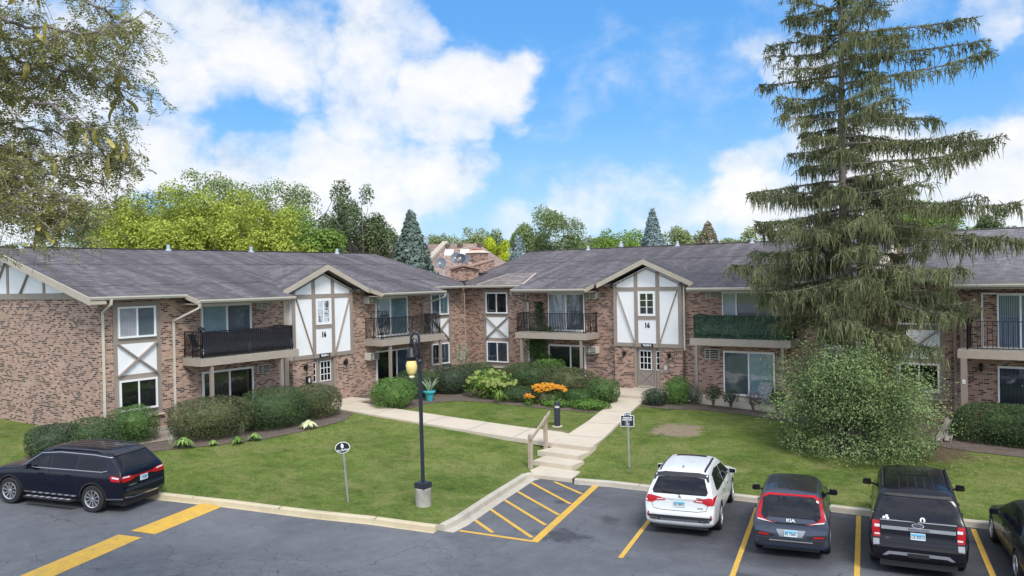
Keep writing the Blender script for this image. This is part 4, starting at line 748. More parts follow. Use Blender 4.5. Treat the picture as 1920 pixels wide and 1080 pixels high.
for a, b, c, d in ((-3.60, -3.53, 2.52, 4.79), (-3.53, -3.05, 4.72, 4.79), (-3.53, -3.05, 2.52, 2.60)): sf.box(a, b, .03, .075, c, d)
sf.build('screen_frame', 'whitetrim', FR); slider(TR, FR, -3.05, -.6, -.3, 1.84, 'stripe', 'stripe', .6, glass='glass_dark')
balcony(TR, FR, -4.33, 1.0, 2.21, 2.53, 1.3); railing(TR, FR, -3.98, .9, .02, 1.24, 2.62, 3.69, belly=0, step=.17)
posts(TR, FR, (-4.11, .8), 1.2, (-.9, -.9), 2.21, .22); sw = MB(TR); sw.box(-4.16, -4.06, 1.312, 1.325, 1.20, 1.36); sw.build('switch_plate', 'whitetrim', FR); sd_ = MB(TR); sd_.box(-4.125, -4.095, 1.326, 1.332, 1.25, 1.29); sd_.build('switch', 'black', FR)
lamp(TR, FR, -3.62, 1.62, 0)
pr = MB(TR); 
for u0, u1 in ((-7.56, -7.26),):
    for n0, n1 in ((.3, -2.0), (-2.0, -4.6)): pr.hexa([(u0, n0, 5.0), (u1, n0, 5.0), (u1, n1, 5.0), (u0, n1, 5.0)], [(u0, n0, rz(n0) + .38), (u1, n0, rz(n0) + .38), (u1, n1, rz(n1) + .38), (u0, n1, rz(n1) + .38)])
pr.build('parapet', 'brick_orange', FR)
cp = MB(TR); cp.bar((-7.41, .32, rz(.32) + .40), (-7.41, -4.62, rz(-4.62) + .40), .36, .05); cp.build('coping', 'concrete', FR)
for T, root, ro, segs, uvm in ((TL, LW, roofL, ((15.3, 24.0, -.9), (28.9, 37.0, -.9), (15.3, 38.0, -4.6)), 'LR'), (TR, RW, roofR, ((-25.6, -20.9, -.7), (-15.9, -7.5, -.9), (-30.6, -7.5, -4.4)), 'RR'), (TR, FR, rf, ((-7.0, 14, -3.9),), 'RR')):
    for u0, u1, n in segs:
        b_ = 5.40 if root == FR else 5.36; q = MB(T); q.bar((u0, n, rz(n, b_) + .004), (u1, n - .12, rz(n - .12, b_) + .004), .035, .012); q.build('shingle_seam', 'flash', ro)
# ------------------------------------------------------------------ ground, paths, markings
far = sheet('ground', [(-700, -500), (700, -500), (700, 900), (-700, 900)], 120, lambda x, y: -1.75, 'grass')
lawnpoly = CURB1 + CURB2 + [(45, 62), (-62, 62)]
lawn = sheet('lawn', lawnpoly, .75, H, 'grass', edge=.5)
lotpoly = [(-60, -60), (60, -60), (60, 32.6), (45, 30.7)] + [(x + .02, y + .06) for x, y in CURB2[::-1]][1:] + [(-15.9, 23.4)] + [(x - .05, y + .03) for x, y in CURB1[::-1]][1:]
road = sheet('parking_lot', lotpoly, 1.6, lambda x, y: lotz(x, y), 'asphalt', edge=1.2)
def offset(pl, d):
    out = []
    for i, p in enumerate(pl):
        a = Vector(pl[max(0, i - 1)]); b = Vector(pl[min(len(pl) - 1, i + 1)]); t = (b - a).normalized(); nn = Vector((t.y, -t.x)); out.append((p[0] + nn.x * d, p[1] + nn.y * d))
    return out
def curb(name, line, mat, pan=.02, tint=None):
    L = resample(line, .6, False); prof = [(-.02, -.3), (-.01, .01), (.02, .02), (.15, .018), (.185, -.01), (.20, -.141), (.20 + pan, -.139), (.21 + pan, -.4)]
    rows = [offset(L, d) for d, z in prof]; v = []; f = []
    for r, (d, z) in zip(rows, prof):
        for (x, y), (bx, by) in zip(r, L): v.append((x, y, (lotz(bx, by) + .145 + z) if z > -.2 else lotz(bx, by) - .3))
    n = len(L)
    for k in range(len(prof) - 1):
        for i in range(n - 1): f.append([k * n + i, k * n + i + 1, (k + 1) * n + i + 1, (k + 1) * n + i])
    f.append([k * n for k in range(len(prof))]); f.append([k * n + n - 1 for k in range(len(prof))][::-1])
    me = bpy.data.meshes.new(name); me.from_pydata(v, [], f); me.update(); o = link(name, me, mat); tag(o, None, None, None, 'structure')
    # joints
    return o
k = 8
curb('curb', CURB1[:k], 'curb_yellow', .10); curb('curb', CURB1[k - 1:], 'curb', .30); curb('curb', CURB2, 'curb', .03)
joints = MB()
for (x, y, dx, dy) in ((-16.6, 16.47, .33, -.94), (-19.6, 15.52, .33, -.94), (-22.6, 14.66, .33, -.94), (-14.72, 16.95, .9, .0), (-12.0, 23.92, .1, -1), (-9.4, 24.37, .1, -1), (-6.4, 24.70, .1, -1)):
    z = lotz(x, y) + .145; joints.bar((x - dx * .0, y - dy * .0, z + .0195), (x + dx * .2, y + dy * .2, z + .012), .025, .006)
tag(joints.build('curb_joint', 'seam'), None, None, None, 'structure')
# walks: poured slabs just proud of the lawn
WZ = lambda x, y: H(x, y) + .035
wl = [(-29.0, 25.75), (-26.0, 25.72), (-22.0, 25.78), (-19.5, 25.9), (-16.6, 26.1), (-16.8, 27.0), (-17.1, 28.1), (-19.5, 27.85), (-23.0, 27.55), (-26.5, 27.45), (-29.0, 27.6)]
WL = lambda x, y: float(np.interp(x, [-29, -26, -22.5, -20, -16.8], [-.11, -.22, -.36, -.48, -.605]))
sheet('walkway', wl, .8, WL, 'concrete', skirt=.16)
wr = [(-16.83, 26.14), (-15.20, 26.14), (-15.55, 27.9), (-16.25, 30.5), (-17.05, 33.6), (-17.45, 35.3), (-18.95, 35.3), (-18.62, 34.2), (-17.62, 30.2), (-17.20, 28.0), (-17.0, 27.0)]
WR = lambda x, y: -.60 + max(y - 27.0, 0) / 8.3 * .40
sheet('walkway', wr, .8, WR, 'concrete', skirt=.16)
for nm, P, z in (('entry_pad', [(-30.2, 25.85), (-28.9, 25.85), (-28.9, 28.35), (-30.2, 28.35)], -.05), ('entry_pad', [(-20.2, 35.28), (-16.9, 35.28), (-16.7, 37.6), (-20.2, 37.6)], -.07)):
    m = MB(); m.hexa([(x, y, z - .4) for x, y in P], [(x, y, z) for x, y in P]); tag(m.build(nm, 'concrete'), None, None, None, 'structure')
steps = MB()
for P, z in (([(-16.98, 25.25), (-15.20, 25.25), (-15.18, 26.16), (-16.84, 26.16)], -.755), ([(-16.58, 24.36), (-14.94, 24.36), (-14.94, 25.27), (-16.62, 25.27)], -.905), ([(-16.2, 23.1), (-14.3, 23.34), (-14.58, 24.38), (-16.26, 24.38)], -1.06)):
    steps.hexa([(x, y, z - .5) for x, y in P], [(x, y, z) for x, y in P])
tag(steps.build('steps', 'concrete', bevel=.012), None, None, None, 'structure')
tag(MB().hexa([(-16.86, 26.17, -1.1), (-15.18, 26.17, -1.1), (-15.2, 26.6, -1.1), (-16.9, 26.6, -1.1)], [(-16.86, 26.12, -.603), (-15.18, 26.12, -.603), (-15.2, 26.6, -.64), (-16.9, 26.6, -.64)]).build('steps', 'concrete'), None, None, None, 'structure')
jt = MB()   # sawn joints across the walks
for p, q, zf in (((-26.2, 25.76), (-26.4, 27.42), WL), ((-23.1, 25.8), (-23.3, 27.5), WL), ((-20.8, 25.86), (-21.1, 27.68), WL), ((-18.6, 26.0), (-19.0, 27.85), WL)): jt.bar((*p, zf(*p) + .003), (*q, zf(*q) + .003), .03, .004)
for p, q in (((-17.1, 27.6), (-15.52, 27.75)), ((-17.55, 29.9), (-16.15, 30.1)), ((-18.1, 32.2), (-16.75, 32.4)), ((-16.98, 26.85), (-16.83, 26.15))):
    zf = WR; jt.bar((*p, zf(*p) + .003), (*q, zf(*q) + .003), .022, .004)
tag(jt.build('walk_joint', 'taupe_dark'), None, None, None, 'structure')
pat = MB(); pat.hexa([(-15.9, 36.35, -.8), (-10.9, 36.2, -.8), (-10.9, 37.88, -.8), (-15.9, 37.88, -.8)], [(-15.9, 36.35, -.36), (-10.9, 36.2, -.40), (-10.9, 37.88, -.17), (-15.9, 37.88, -.17)]); tag(pat.build('patio', 'concrete'), None, None, None, 'structure')
# planting beds
ZB = lambda x, y: H(x, y) + .018
BED1 = [(-30.45, 15.9), (-31.0, 13.3), (-30.3, 12.75), (-29.0, 13.6), (-28.3, 15.0), (-27.75, 16.3), (-27.3, 17.2), (-26.7, 18.4), (-26.2, 20.1), (-26.1, 21.9), (-26.3, 24.2), (-27.2, 25.6), (-30.45, 25.6)]
BED2 = [(-30.45, 28.4), (-28.6, 27.7), (-26.9, 27.2), (-25.9, 28.0), (-26.1, 29.5), (-25.4, 30.9), (-23.8, 31.3), (-21.4, 31.5), (-19.8, 31.6), (-18.35, 31.9), (-18.2, 33.1), (-18.75, 34.6), (-19.0, 35.4), (-20.3, 35.6), (-20.4, 37.8), (-30.45, 37.8)]
BED3 = [(-17.3, 34.2), (-16.0, 34.2), (-14.5, 34.9), (-12.6, 35.0), (-10.6, 34.6), (-9.0, 34.4), (-9.0, 37.85), (-10.85, 37.85), (-10.85, 36.1), (-15.95, 36.25), (-16.6, 37.6)]
BED4 = [(-5.6, 33.6), (-3.5, 33.2), (3, 33.4), (3, 37.85), (-6.5, 37.85), (-6.6, 35.5)]
for P in (BED1, BED2, BED3, BED4): sheet('planting_bed', P, .8, ZB, 'mulch')
sheet('gravel_strip', [(-30.2, 16.0), (-28.9, 16.0), (-28.4, 18.0), (-29.2, 19.4), (-30.2, 19.6)], .6, lambda x, y: H(x, y) + .034, 'gravel')
ed = MB(); ed.bar((-29.9, 16.0, -.06), (-30.0, 20.6, .04), .09, .16); tag(ed.build('bed_edging', 'oldconcrete'), 'pale timber edging beside the brick wall behind the clipped bush', 'edging')
# painted lines
def line(name, p, q, w, mat='yellow', dz=.006, w2=None):
    p, q = Vector(p), Vector(q); d = (q - p).normalized(); s = Vector((-d.y, d.x)); P = [p - s * w / 2, q - s * (w2 or w) / 2, q + s * (w2 or w) / 2, p + s * w / 2]
    return sheet(name, [tuple(x) for x in P], 1.2, lambda x, y: lotz(x, y) + dz, mat, edge=.5)
HB = [(-14.20, 17.22), (-11.98, 17.62), (-13.42, 23.40)]
line('road_marking', HB[0], HB[1], .13); line('road_marking', (-11.96, 17.55), HB[2], .22, dz=.010)
for p, q in (((-14.52, 18.25), (-13.35, 17.60)), ((-14.86, 19.40), (-12.22, 17.85)), ((-15.15, 20.48), (-12.50, 18.95)), ((-15.40, 21.52), (-12.70, 19.97)), ((-15.70, 22.72), (-13.02, 21.14)), ((-14.85, 23.10), (-13.30, 22.30))): line('road_marking', p, q, .115, dz=.008)
for p, q in (((-10.38, 21.35), (-9.52, 17.75)), ((-8.17, 23.92), (-6.65, 17.5)), ((-5.44, 24.50), (-4.05, 17.9)), ((-2.61, 24.82), (-1.25, 18.4)), ((.2, 25.3), (1.7, 18.9))): line('road_marking', p, q, .125)
# speed bump in two painted lengths
def hump(p, q, w, h, mat, label):
    p, q = Vector(p), Vector(q); d = (q - p).normalized(); s = Vector((-d.y, d.x)); n = 16; v = []; f = []; prof = [(-.5, -.02), (-.46, .006), (-.3, .6), (-.1, .95), (.1, .95), (.3, .6), (.46, .006), (.5, -.02)]
    for i in range(n + 1):
        c = p.lerp(q, i / n)
        for a, zz_ in prof:
            e = h * min(1, min(i, n - i) / 1.5 + .12); x, y = c.x + s.x * a * w, c.y + s.y * a * w; v.append((x, y, lotz(x, y) + .006 + zz_ * e))
    m_ = len(prof)
    for i in range(n):
        for j in range(m_ - 1): f.append([i * m_ + j, i * m_ + j + 1, (i + 1) * m_ + j + 1, (i + 1) * m_ + j])
    me = bpy.data.meshes.new('speed_bump'); me.from_pydata(v, [], f); me.polygons.foreach_set('use_smooth', [True] * len(f)); o = link('speed_bump', me, mat); return tag(o, label, 'speed bump', 'yellow speed bump lengths')
hump((-21.85, 14.68), (-21.08, 12.02), .82, .035, 'yellow', 'bright yellow painted speed bump length ending at the left curb')
hump((-21.08, 11.66), (-19.2, 6.2), .76, .035, 'yellow_worn', 'worn yellow painted speed bump length running out of the frame')
# ------------------------------------------------------------------ lamp post, signs, bollard, handrail
z0 = H(-16.28, 18.07)
lp = empty('street_lamp', (-16.28, 18.07, z0), 0, 'navy lamp post with hanging amber globe on a round concrete footing', 'street lamp'); X, Y = -16.28, 18.07
b = MB(); b.lathe([(.235, z0 - .3), (.235, z0 + .50), (.22, z0 + .53), (.0, z0 + .535)], (X, Y, 0), 20); b.build('footing', 'oldconcrete', lp)
b = MB(); b.box(X - .19, X + .19, Y - .19, Y + .19, z0 + .535, z0 + .70); b.build('base_plate', 'navy', lp, bevel=.01)
lx, ly = -.04, .0    # lean
b = MB(); b.bar((X, Y, z0 + .70), (X + lx, Y, z0 + 4.30), .082, .082, (0, 1, 0)); b.build('pole', 'navy', lp)
T0 = Vector((X + lx, Y, z0)); hd = Vector((-.82, -.57, 0))
b = MB(); b.lathe([(.085, 4.26), (.085, 4.34), (.055, 4.38)], tuple(T0), 12); arc = [T0 + Vector((0, 0, 4.3))] + [T0 + hd * (.12 * (1 - math.cos(a))) + Vector((0, 0, 4.98 + .20 * math.sin(a))) for a in np.linspace(0, PI, 12)] + [T0 + hd * .24 + Vector((0, 0, 4.74))]
b.tube([tuple(p) for p in arc], .042, 8)
sc = [T0 + hd * (.13 + .045 * (1 + t * 1.2) * math.cos(2.2 + t * 5.5) * (1 - t * .5)) + Vector((0, 0, 4.93 + .08 * (1 + t * 1.3) * math.sin(2.2 + t * 5.5) * (1 - t * .5))) for t in np.linspace(0, 1, 14)]; b.tube([tuple(p) for p in sc], .022, 6)
b.tube([tuple(T0 + hd * u + Vector((0, 0, w))) for u, w in ((.04, 4.42), (.07, 4.5), (.10, 4.62), (.14, 4.78), (.15, 4.90))], .024, 6); b.build('arm', 'navy', lp, smooth=True)
c = tuple(T0 + hd * .24 + Vector((0, 0, .22))); b = MB(); b.lathe([(.035, 4.55), (.05, 4.50), (.085, 4.48), (.11, 4.31), (.155, 4.25), (.165, 4.20), (.13, 4.18), (.145, 4.14), (.12, 4.12)], c, 16); b.build('hood', 'black', lp, smooth=True)
b = MB(); b.lathe([(.10, 4.14), (.15, 4.07), (.175, 3.97), (.165, 3.85), (.125, 3.75), (.115, 3.73), (.085, 3.72), (.07, 3.67)], c, 20); gl = b.build('globe', 'amber', lp, smooth=True)
b = MB(); b.lathe([(.07, 3.67), (.085, 3.64), (.075, 3.61), (.045, 3.59), (.0, 3.575)], c, 14); b.build('finial', 'pearl', gl, smooth=True)
def face_frame(o, facing):
    nrm = Vector((facing[0], facing[1], 0)).normalized(); ux = Vector((0, 0, 1)).cross(nrm); m_ = Matrix.Identity(4)
    for i in range(3): m_[i][0] = ux[i]; m_[i][1] = (0, 0, 1)[i]; m_[i][2] = nrm[i]
    m_.translation = o; return m_
def plate(name, outline, fr, th, mat, parent):
    b = MB(lambda x, y, z: tuple(fr @ Vector((x, y, z)))); b.hexa([(x, y, -th) for x, y in outline], [(x, y, 0) for x, y in outline]); return b.build(name, mat, parent)
# no parking sign (oval)
X, Y = -18.29, 16.95; z0 = H(X, Y)
s = empty('parking_sign', (X, Y, z0), 0, 'small black oval sign reading No Parking on a steel post in the lawn', 'sign')
b = MB(); tp = (X - .16, Y - .02, z0 + 1.50); b.bar((X, Y, z0 - .2), tp, .045, .03, (0, 1, 0)); b.bar((X + .0, Y - .02, z0 - .2), (tp[0], tp[1] - .02, tp[2]), .018, .012, (0, 1, 0)); b.build('post', 'steel', s)
fr = face_frame(Vector((tp[0] + .02, tp[1] - .05, z0 + 1.66)), (.62, -.78)) @ Matrix.Rotation(math.radians(9), 4, 'Z')
el = lambda a, b_, n=28: [(a * math.cos(t), b_ * math.sin(t)) for t in np.linspace(0, 2 * PI, n, False)]
plate('sign_border', el(.225, .175), fr, .008, 'signwhite', s); so = plate('sign_face', el(.205, .155), fr @ Matrix.Translation((0, 0, .005)), .004, 'signblack', s)
plate('emblem', [(x, y + .05) for x, y in el(.042, .075, 20)], fr @ Matrix.Translation((0, 0, .009)), .003, 'signwhite', so)
text('No Parking', .088, 'signwhite', so, fr @ Matrix.Translation((0, -.075, .007)), 'lettering', .85, .002, .002)
# accessible parking sign
X, Y = -13.15, 25.30; z0 = H(X, Y)
s = empty('parking_sign', (X, Y, z0), 0, 'black arched sign for accessible parking with wheelchair symbol on steel post', 'sign')
b = MB(); b.bar((X + .02, Y, z0 - .2), (X - .02, Y, z0 + 1.85), .05, .03, (0, 1, 0)); b.build('post', 'steel', s)
fr = face_frame(Vector((X - .02, Y - .045, z0 + 1.70)), (.42, -.9))
ot = lambda a: [(-a, -.24 + .23 - a * .98), (a, -.24 + .23 - a * .98), (a, a * .62), (a * .55, a * .70), (a * .42, a * .98), (0, a * 1.12), (-a * .42, a * .98), (-a * .55, a * .70), (-a, a * .62)]
plate('sign_border', ot(.235), fr, .008, 'signwhite', s); so = plate('sign_face', ot(.215), fr @ Matrix.Translation((0, 0, .005)), .004, 'signblack', s)
text('HANDICAP', .075, 'signwhite', so, fr @ Matrix.Translation((0, .065, .007)), 'lettering', .82, .003, .002); text('PARKING ONLY', .058, 'signwhite', so, fr @ Matrix.Translation((0, -.005, .007)), 'lettering', .82, .003, .002)
em = MB(lambda x, y, z: tuple(fr @ Matrix.Translation((0, 0, .009)) @ Vector((x, y, z))))
for x in (-.12, -.06, 0, .06, .12): em.lathe([(.0, -.001), (.022, -.001), (.022, .001), (0, .001)], (x, .19 - abs(x) * .35, 0), 8)
wc = [(-.07, -.20, .07, -.195), (-.07, -.05, .07, -.045), (-.07, -.195, -.065, -.05), (.065, -.195, .07, -.05)]
for a, b_, c_, d_ in wc: em.box(a, c_, b_, d_, -.001, .001)
em.tube([(.035 * math.cos(t), -.145 + .035 * math.sin(t), 0) for t in np.linspace(-3.6, .6, 14)], .008, 4); em.bar((-.012, -.075, 0), (-.008, -.125, 0), .02, .003, (0, 0, 1)); em.bar((-.008, -.125, 0), (.03, -.13, 0), .016, .003, (0, 0, 1)); em.bar((.03, -.13, 0), (.045, -.17, 0), .014, .003, (0, 0, 1)); em.lathe([(0, -.001), (.014, -.001), (.014, .001), (0, .001)], (-.014, -.062, 0), 8)
em.build('emblem', 'signwhite', so)
# bollard light
X, Y = -18.29, 28.76; z0 = H(X, Y)
s = empty('bollard_light', (X, Y, z0), 0, 'short dark round bollard light on a concrete pad beside the path', 'bollard')
b = MB(); b.lathe([(.22, z0 - .1), (.22, z0 + .035), (.0, z0 + .036)], (X, Y, 0), 16); b.build('footing', 'concrete', s)
b = MB(); b.lathe([(.125, z0 + .03), (.125, z0 + .80), (.0, z0 + .80)], (X, Y, 0), 18); b.build('body', 'navy', s); b = MB(); b.lathe([(.10, z0 + .80), (.10, z0 + .90), (0, z0 + .9)], (X, Y, 0), 18); b.build('lens', 'clear', s)
b = MB(); b.lathe([(.128, z0 + .90), (.128, z0 + 1.02), (.11, z0 + 1.045), (0, z0 + 1.05)], (X, Y, 0), 18); b.build('cap', 'navy', s)
# timber handrail by the steps
s = empty('handrail', (-16.5, 24.8, -1.0), 0, 'weathered timber handrail with two round topped posts beside the concrete steps', 'handrail')
for (X, Y, a, h) in ((-16.36, 23.90, -1.05, 1.22), (-16.95, 25.80, -.86, 1.32)):
    b = MB(); w = .062; b.box(X - w, X + w, Y - w, Y + w, a - .3, a + h - .06); b.lathe([(.062, a + h - .06), (.06, a + h - .02), (.035, a + h), (0, a + h + .005)], (X, Y, 0), 10); b.build('post', 'wood', s)
b = MB(); b.bar((-16.27, 23.80, -.02), (-16.88, 26.02, .58), .05, .13); b.build('rail', 'wood', s, bevel=.008)
# splash planks below the right downspouts
for i, (p, q) in enumerate((((-4.62, 36.9, -.30), (-4.68, 34.15, -.70)), ((-4.35, 36.9, -.28), (-4.40, 34.2, -.68)))):
    s = empty('splash_trough', (p[0], 35.5, -.7), 0, ('left' if i == 0 else 'right') + ' grey plank drain trough sloping from the downspout beside the right hedge', 'drain trough', 'plank troughs under the downspouts')
    b = MB(); b.bar(p, q, .20, .03); b.build('trough_bed', 'greywood', s)
    for dx in (-.10, .10): b = MB(); b.bar((p[0] + dx, p[1], p[2] + .05), (q[0] + dx, q[1], q[2] + .05), .025, .12); b.build('trough_side', 'greywood', s)
    b = MB(); b.bar((q[0] - .08, q[1] + .1, q[2]), (q[0] - .10, q[1] - .05, H(q[0], q[1]) - .1), .04, .04, (0, 1, 0)); b.bar((q[0] + .08, q[1] + .1, q[2]), (q[0] + .10, q[1] - .05, H(q[0], q[1]) - .1), .04, .04, (0, 1, 0)); b.build('leg', 'greywood', s)
# fabric and leaf screens hung on the railings
def screen(T, u0, u1, n, z0_, z1_, mat, name, label, wav, su=None, thick=.012, nz=14, bell=.10):
    nu = int((u1 - u0) / .06); v = []; f = []
    path = [(u0 + (u1 - u0) * i / nu, n) for i in range(nu + 1)]
    if su: path = ([(u0, n - .9 + .06 * i) for i in range(15)] if su < 0 else []) + path + ([(u1, n - .06 * i) for i in range(1, 12)] if su > 0 else [])
    for (u, nn_) in path:
        for j in range(nz + 1):
            t = j / nz; bl = bell * math.exp(-((t - .16) / .22) ** 2); v.append(T(u, nn_ + bl + wav * (math.sin(u * 9 + t * 5) * .4 + math.sin(t * 19 + u * 2.1) * .6), z0_ + (z1_ - z0_) * t - (.02 * math.sin(u * 3.1) if j == nz else 0)))
    for i in range(len(path) - 1):
        for j in range(nz): f.append([i * (nz + 1) + j, (i + 1) * (nz + 1) + j, (i + 1) * (nz + 1) + j + 1, i * (nz + 1) + j + 1])
    me = bpy.data.meshes.new(name); me.from_pydata(v, [], f); me.polygons.foreach_set('use_smooth', [True] * len(f)); boxuv(me); return tag(link(name, me, mat), label, 'privacy screen')
screen(TL, 19.42, 23.95, 1.225, 2.80, 3.76, 'privacy', 'privacy_screen', 'black mesh privacy fabric tied along the left balcony railing', .012)
fs = screen(TR, -15.40, -11.10, 1.14, 2.76, 3.76, 'fauxleaf', 'privacy_screen', 'green imitation leaf screen covering the balcony railing behind the lawn', .01, 1)
N = 9000; u = RNG.uniform(-15.45, -11.06, N); z = RNG.uniform(2.76, 3.80, N); t_ = (z - 2.76) / 1.0; nn_ = 1.155 + .10 * np.exp(-((t_ - .16) / .22) ** 2) + RNG.uniform(-.01, .03, N)
ss = np.arange(N) < 900; C = np.stack([np.where(ss, -11.06 + (nn_ - 1.22), u), np.where(ss, YW - 1.2 + RNG.uniform(0, .66, N), YW - nn_), z], 1); quads_obj('leaf', leaves(C, np.tile([.1, -1, .5], (N, 1)), .085, .05, .5), 'fauxleaf', fs)
# balcony and patio furniture
def adirondack(loc, rz_, mat, label):
    s = empty('garden_chair', (0, 0, 0), 0, label, 'chair'); s['local'] = 1
    b = MB()
    for i in range(6): t = i / 5; b.hexa([(-.26, .05 - .10 * i, .36 - .03 * i), (.26, .05 - .10 * i, .36 - .03 * i), (.26, .14 - .10 * i, .385 - .03 * i), (-.26, .14 - .10 * i, .385 - .03 * i)], [(-.26, .05 - .10 * i, .38 - .03 * i), (.26, .05 - .10 * i, .38 - .03 * i), (.26, .14 - .10 * i, .405 - .03 * i), (-.26, .14 - .10 * i, .405 - .03 * i)])
    b.build('seat', mat, s); b = MB()
    for i in range(7):
        x = -.255 + .085 * i; h = 1.02 - .26 * ((i - 3) / 3) ** 2 * .8; f_ = 1 + .25 * 1; b.hexa([(x - .036, -.40, .22), (x + .036, -.40, .22), (x + .036, -.425, .22), (x - .036, -.425, .22)], [(x * 1.2 - .042, -.40 - h * .33, h), (x * 1.2 + .042, -.40 - h * .33, h), (x * 1.2 + .042, -.425 - h * .33, h), (x * 1.2 - .042, -.425 - h * .33, h)])
    b.bar((-.32, -.60, .60), (.32, -.60, .60), .03, .07); b.build('backrest', mat, s)
    for sx in (-1, 1):
        b = MB(); b.hexa([(sx * .27, .22, .555), (sx * .42, .22, .555), (sx * .37, -.58, .555), (sx * .29, -.58, .555)], [(sx * .27, .22, .58), (sx * .42, .22, .58), (sx * .37, -.58, .58), (sx * .29, -.58, .58)]); b.build('armrest', mat, s)
        b = MB(); b.box(sx * .31 - .02, sx * .31 + .02, .05, .17, 0, .555); b.build('leg', mat, s); b = MB(); b.bar((sx * .30, .15, .36), (sx * .30, -.72, .03), .03, .11); b.build('leg', mat, s)
    s.location = loc; s.rotation_euler = (0, 0, rz_); return s
adirondack((-12.45, 36.75, -.33), math.radians(168), 'plastic_grey', 'grey resin lounge chair with fan shaped back on the patio')
s = empty('bistro_table', (-29.6, 21.55, -.1), 0, 'black round wire table behind the hedge at the dark patio door', 'table')
b = MB(); b.lathe([(.34, .60), (.36, .615), (.36, .64), (.34, .645), (0, .645)], (-29.55, 21.55, 0), 20); b.build('table_top', 'black', s)
for a in range(4): b = MB(); b.tube([(-29.55 + .3 * math.cos(a * PI / 2 + .4), 21.55 + .3 * math.sin(a * PI / 2 + .4), z) if z < .3 else (-29.55 + .22 * math.cos(a * PI / 2 + .4), 21.55 + .22 * math.sin(a * PI / 2 + .4), z) for z in (-.15, .2, .6)], .014, 5); b.build('leg', 'black', s)
def wirechair(x, y, z, rz_, label):
    s = empty('patio_chair', (0, 0, 0), 0, label, 'chair'); s['local'] = 1
    b = MB(); b.box(-.22, .22, -.22, .22, .43, .46); b.build('seat', 'black', s, bevel=.01); b = MB(); b.tube([(-.22, -.22, .45), (-.23, -.27, .9), (-.14, -.29, 1.0), (.14, -.29, 1.0), (.23, -.27, .9), (.22, -.22, .45)], .016, 5)
    for i in range(-3, 4): b.tube([(i * .06, -.22, .46), (i * .06, -.285, .98)], .008, 4)
    b.build('backrest', 'black', s)
    for sx in (-.2, .2):
        for sy in (-.2, .2): b = MB(); b.tube([(sx, sy, .43), (sx * 1.15, sy * 1.15, 0)], .014, 5); b.build('leg', 'black', s)
    for sx in (-.24, .24): b = MB(); b.tube([(sx, .2, .45), (sx, .2, .66), (sx, -.24, .68)], .014, 5); b.build('armrest', 'black', s)
    s.location = (x, y, z); s.rotation_euler = (0, 0, rz_); return s
wirechair(-29.75, 22.2, -.12, math.radians(150), 'black wire chair beside the round table at the patio door')
s = empty('sling_chair', (0, 0, 0), 0, 'black folding sling chair standing on the screened left balcony', 'chair'); s['local'] = 1
b = MB(); b.hexa([(-.25, -.2, .42), (.25, -.2, .42), (.25, .25, .46), (-.25, .25, .46)], [(-.25, -.2, .44), (.25, -.2, .44), (.25, .25, .48), (-.25, .25, .48)]); b.build('seat', 'dark', s); b = MB(); b.hexa([(-.25, -.2, .42), (.25, -.2, .42), (.25, -.22, .44), (-.25, -.22, .44)], [(-.25, -.42, .95), (.25, -.42, .95), (.25, -.44, .95), (-.25, -.44, .95)]); b.build('backrest', 'dark', s)
for sx in (-.26, .26): b = MB(); b.tube([(sx, .28, 0), (sx, -.2, .5)], .015, 5); b.tube([(sx, -.25, 0), (sx, .24, .47)], .015, 5); b.build('leg', 'black', s)
s.location = (XW + .62, 19.75, 2.74); s.rotation_euler = (0, 0, math.radians(-60))
for i, (T, u, n, z, lab) in enumerate(((TL, 19.40, 1.18, 3.84, 'dark carved cap ornament on the left corner of the screened balcony'), (TR, -3.80, 1.15, 3.70, 'brown lantern ornament on the railing corner of the right balcony'))):
    c = T(u, n, 0); b = MB(); b.lathe([(.02, z - .03), (.05, z), (.16, z + .05), (.15, z + .10), (.06, z + .16), (.0, z + .19)], c, 8); tag(b.build('railing_ornament', 'black'), lab, 'ornament')
# turquoise pot and aloe
X, Y = -26.52, 30.04; z0 = H(X, Y)
pt_ = MB(); pt_.lathe([(.14, z0), (.235, z0 + .40), (.30, z0 + .42), (.31, z0 + .50), (.27, z0 + .52), (.25, z0 + .44), (0, z0 + .43)], (X, Y, 0), 20); tag(pt_.build('flower_pot', 'turq', smooth=False), 'turquoise glazed pot at the lawn edge behind the lamp post', 'flower pot')
b = MB()
for i in range(15):
    a = i * 2.4; l = RNG.uniform(.5, .85); ln = RNG.uniform(.25, .8); dx, dy = math.cos(a), math.sin(a); pts = [(X + dx * (.05 + ln * l * t ** 1.5), Y + dy * (.05 + ln * l * t ** 1.5), z0 + .42 + l * t * (1 - .25 * ln * t)) for t in (0, .3, .6, .85, 1)]
    b.tube(pts, [.032, .034, .026, .014, .003], 4)
tag(b.build('aloe_plant', 'silverleaf'), 'spiky pale aloe growing in the turquoise pot', 'plant')
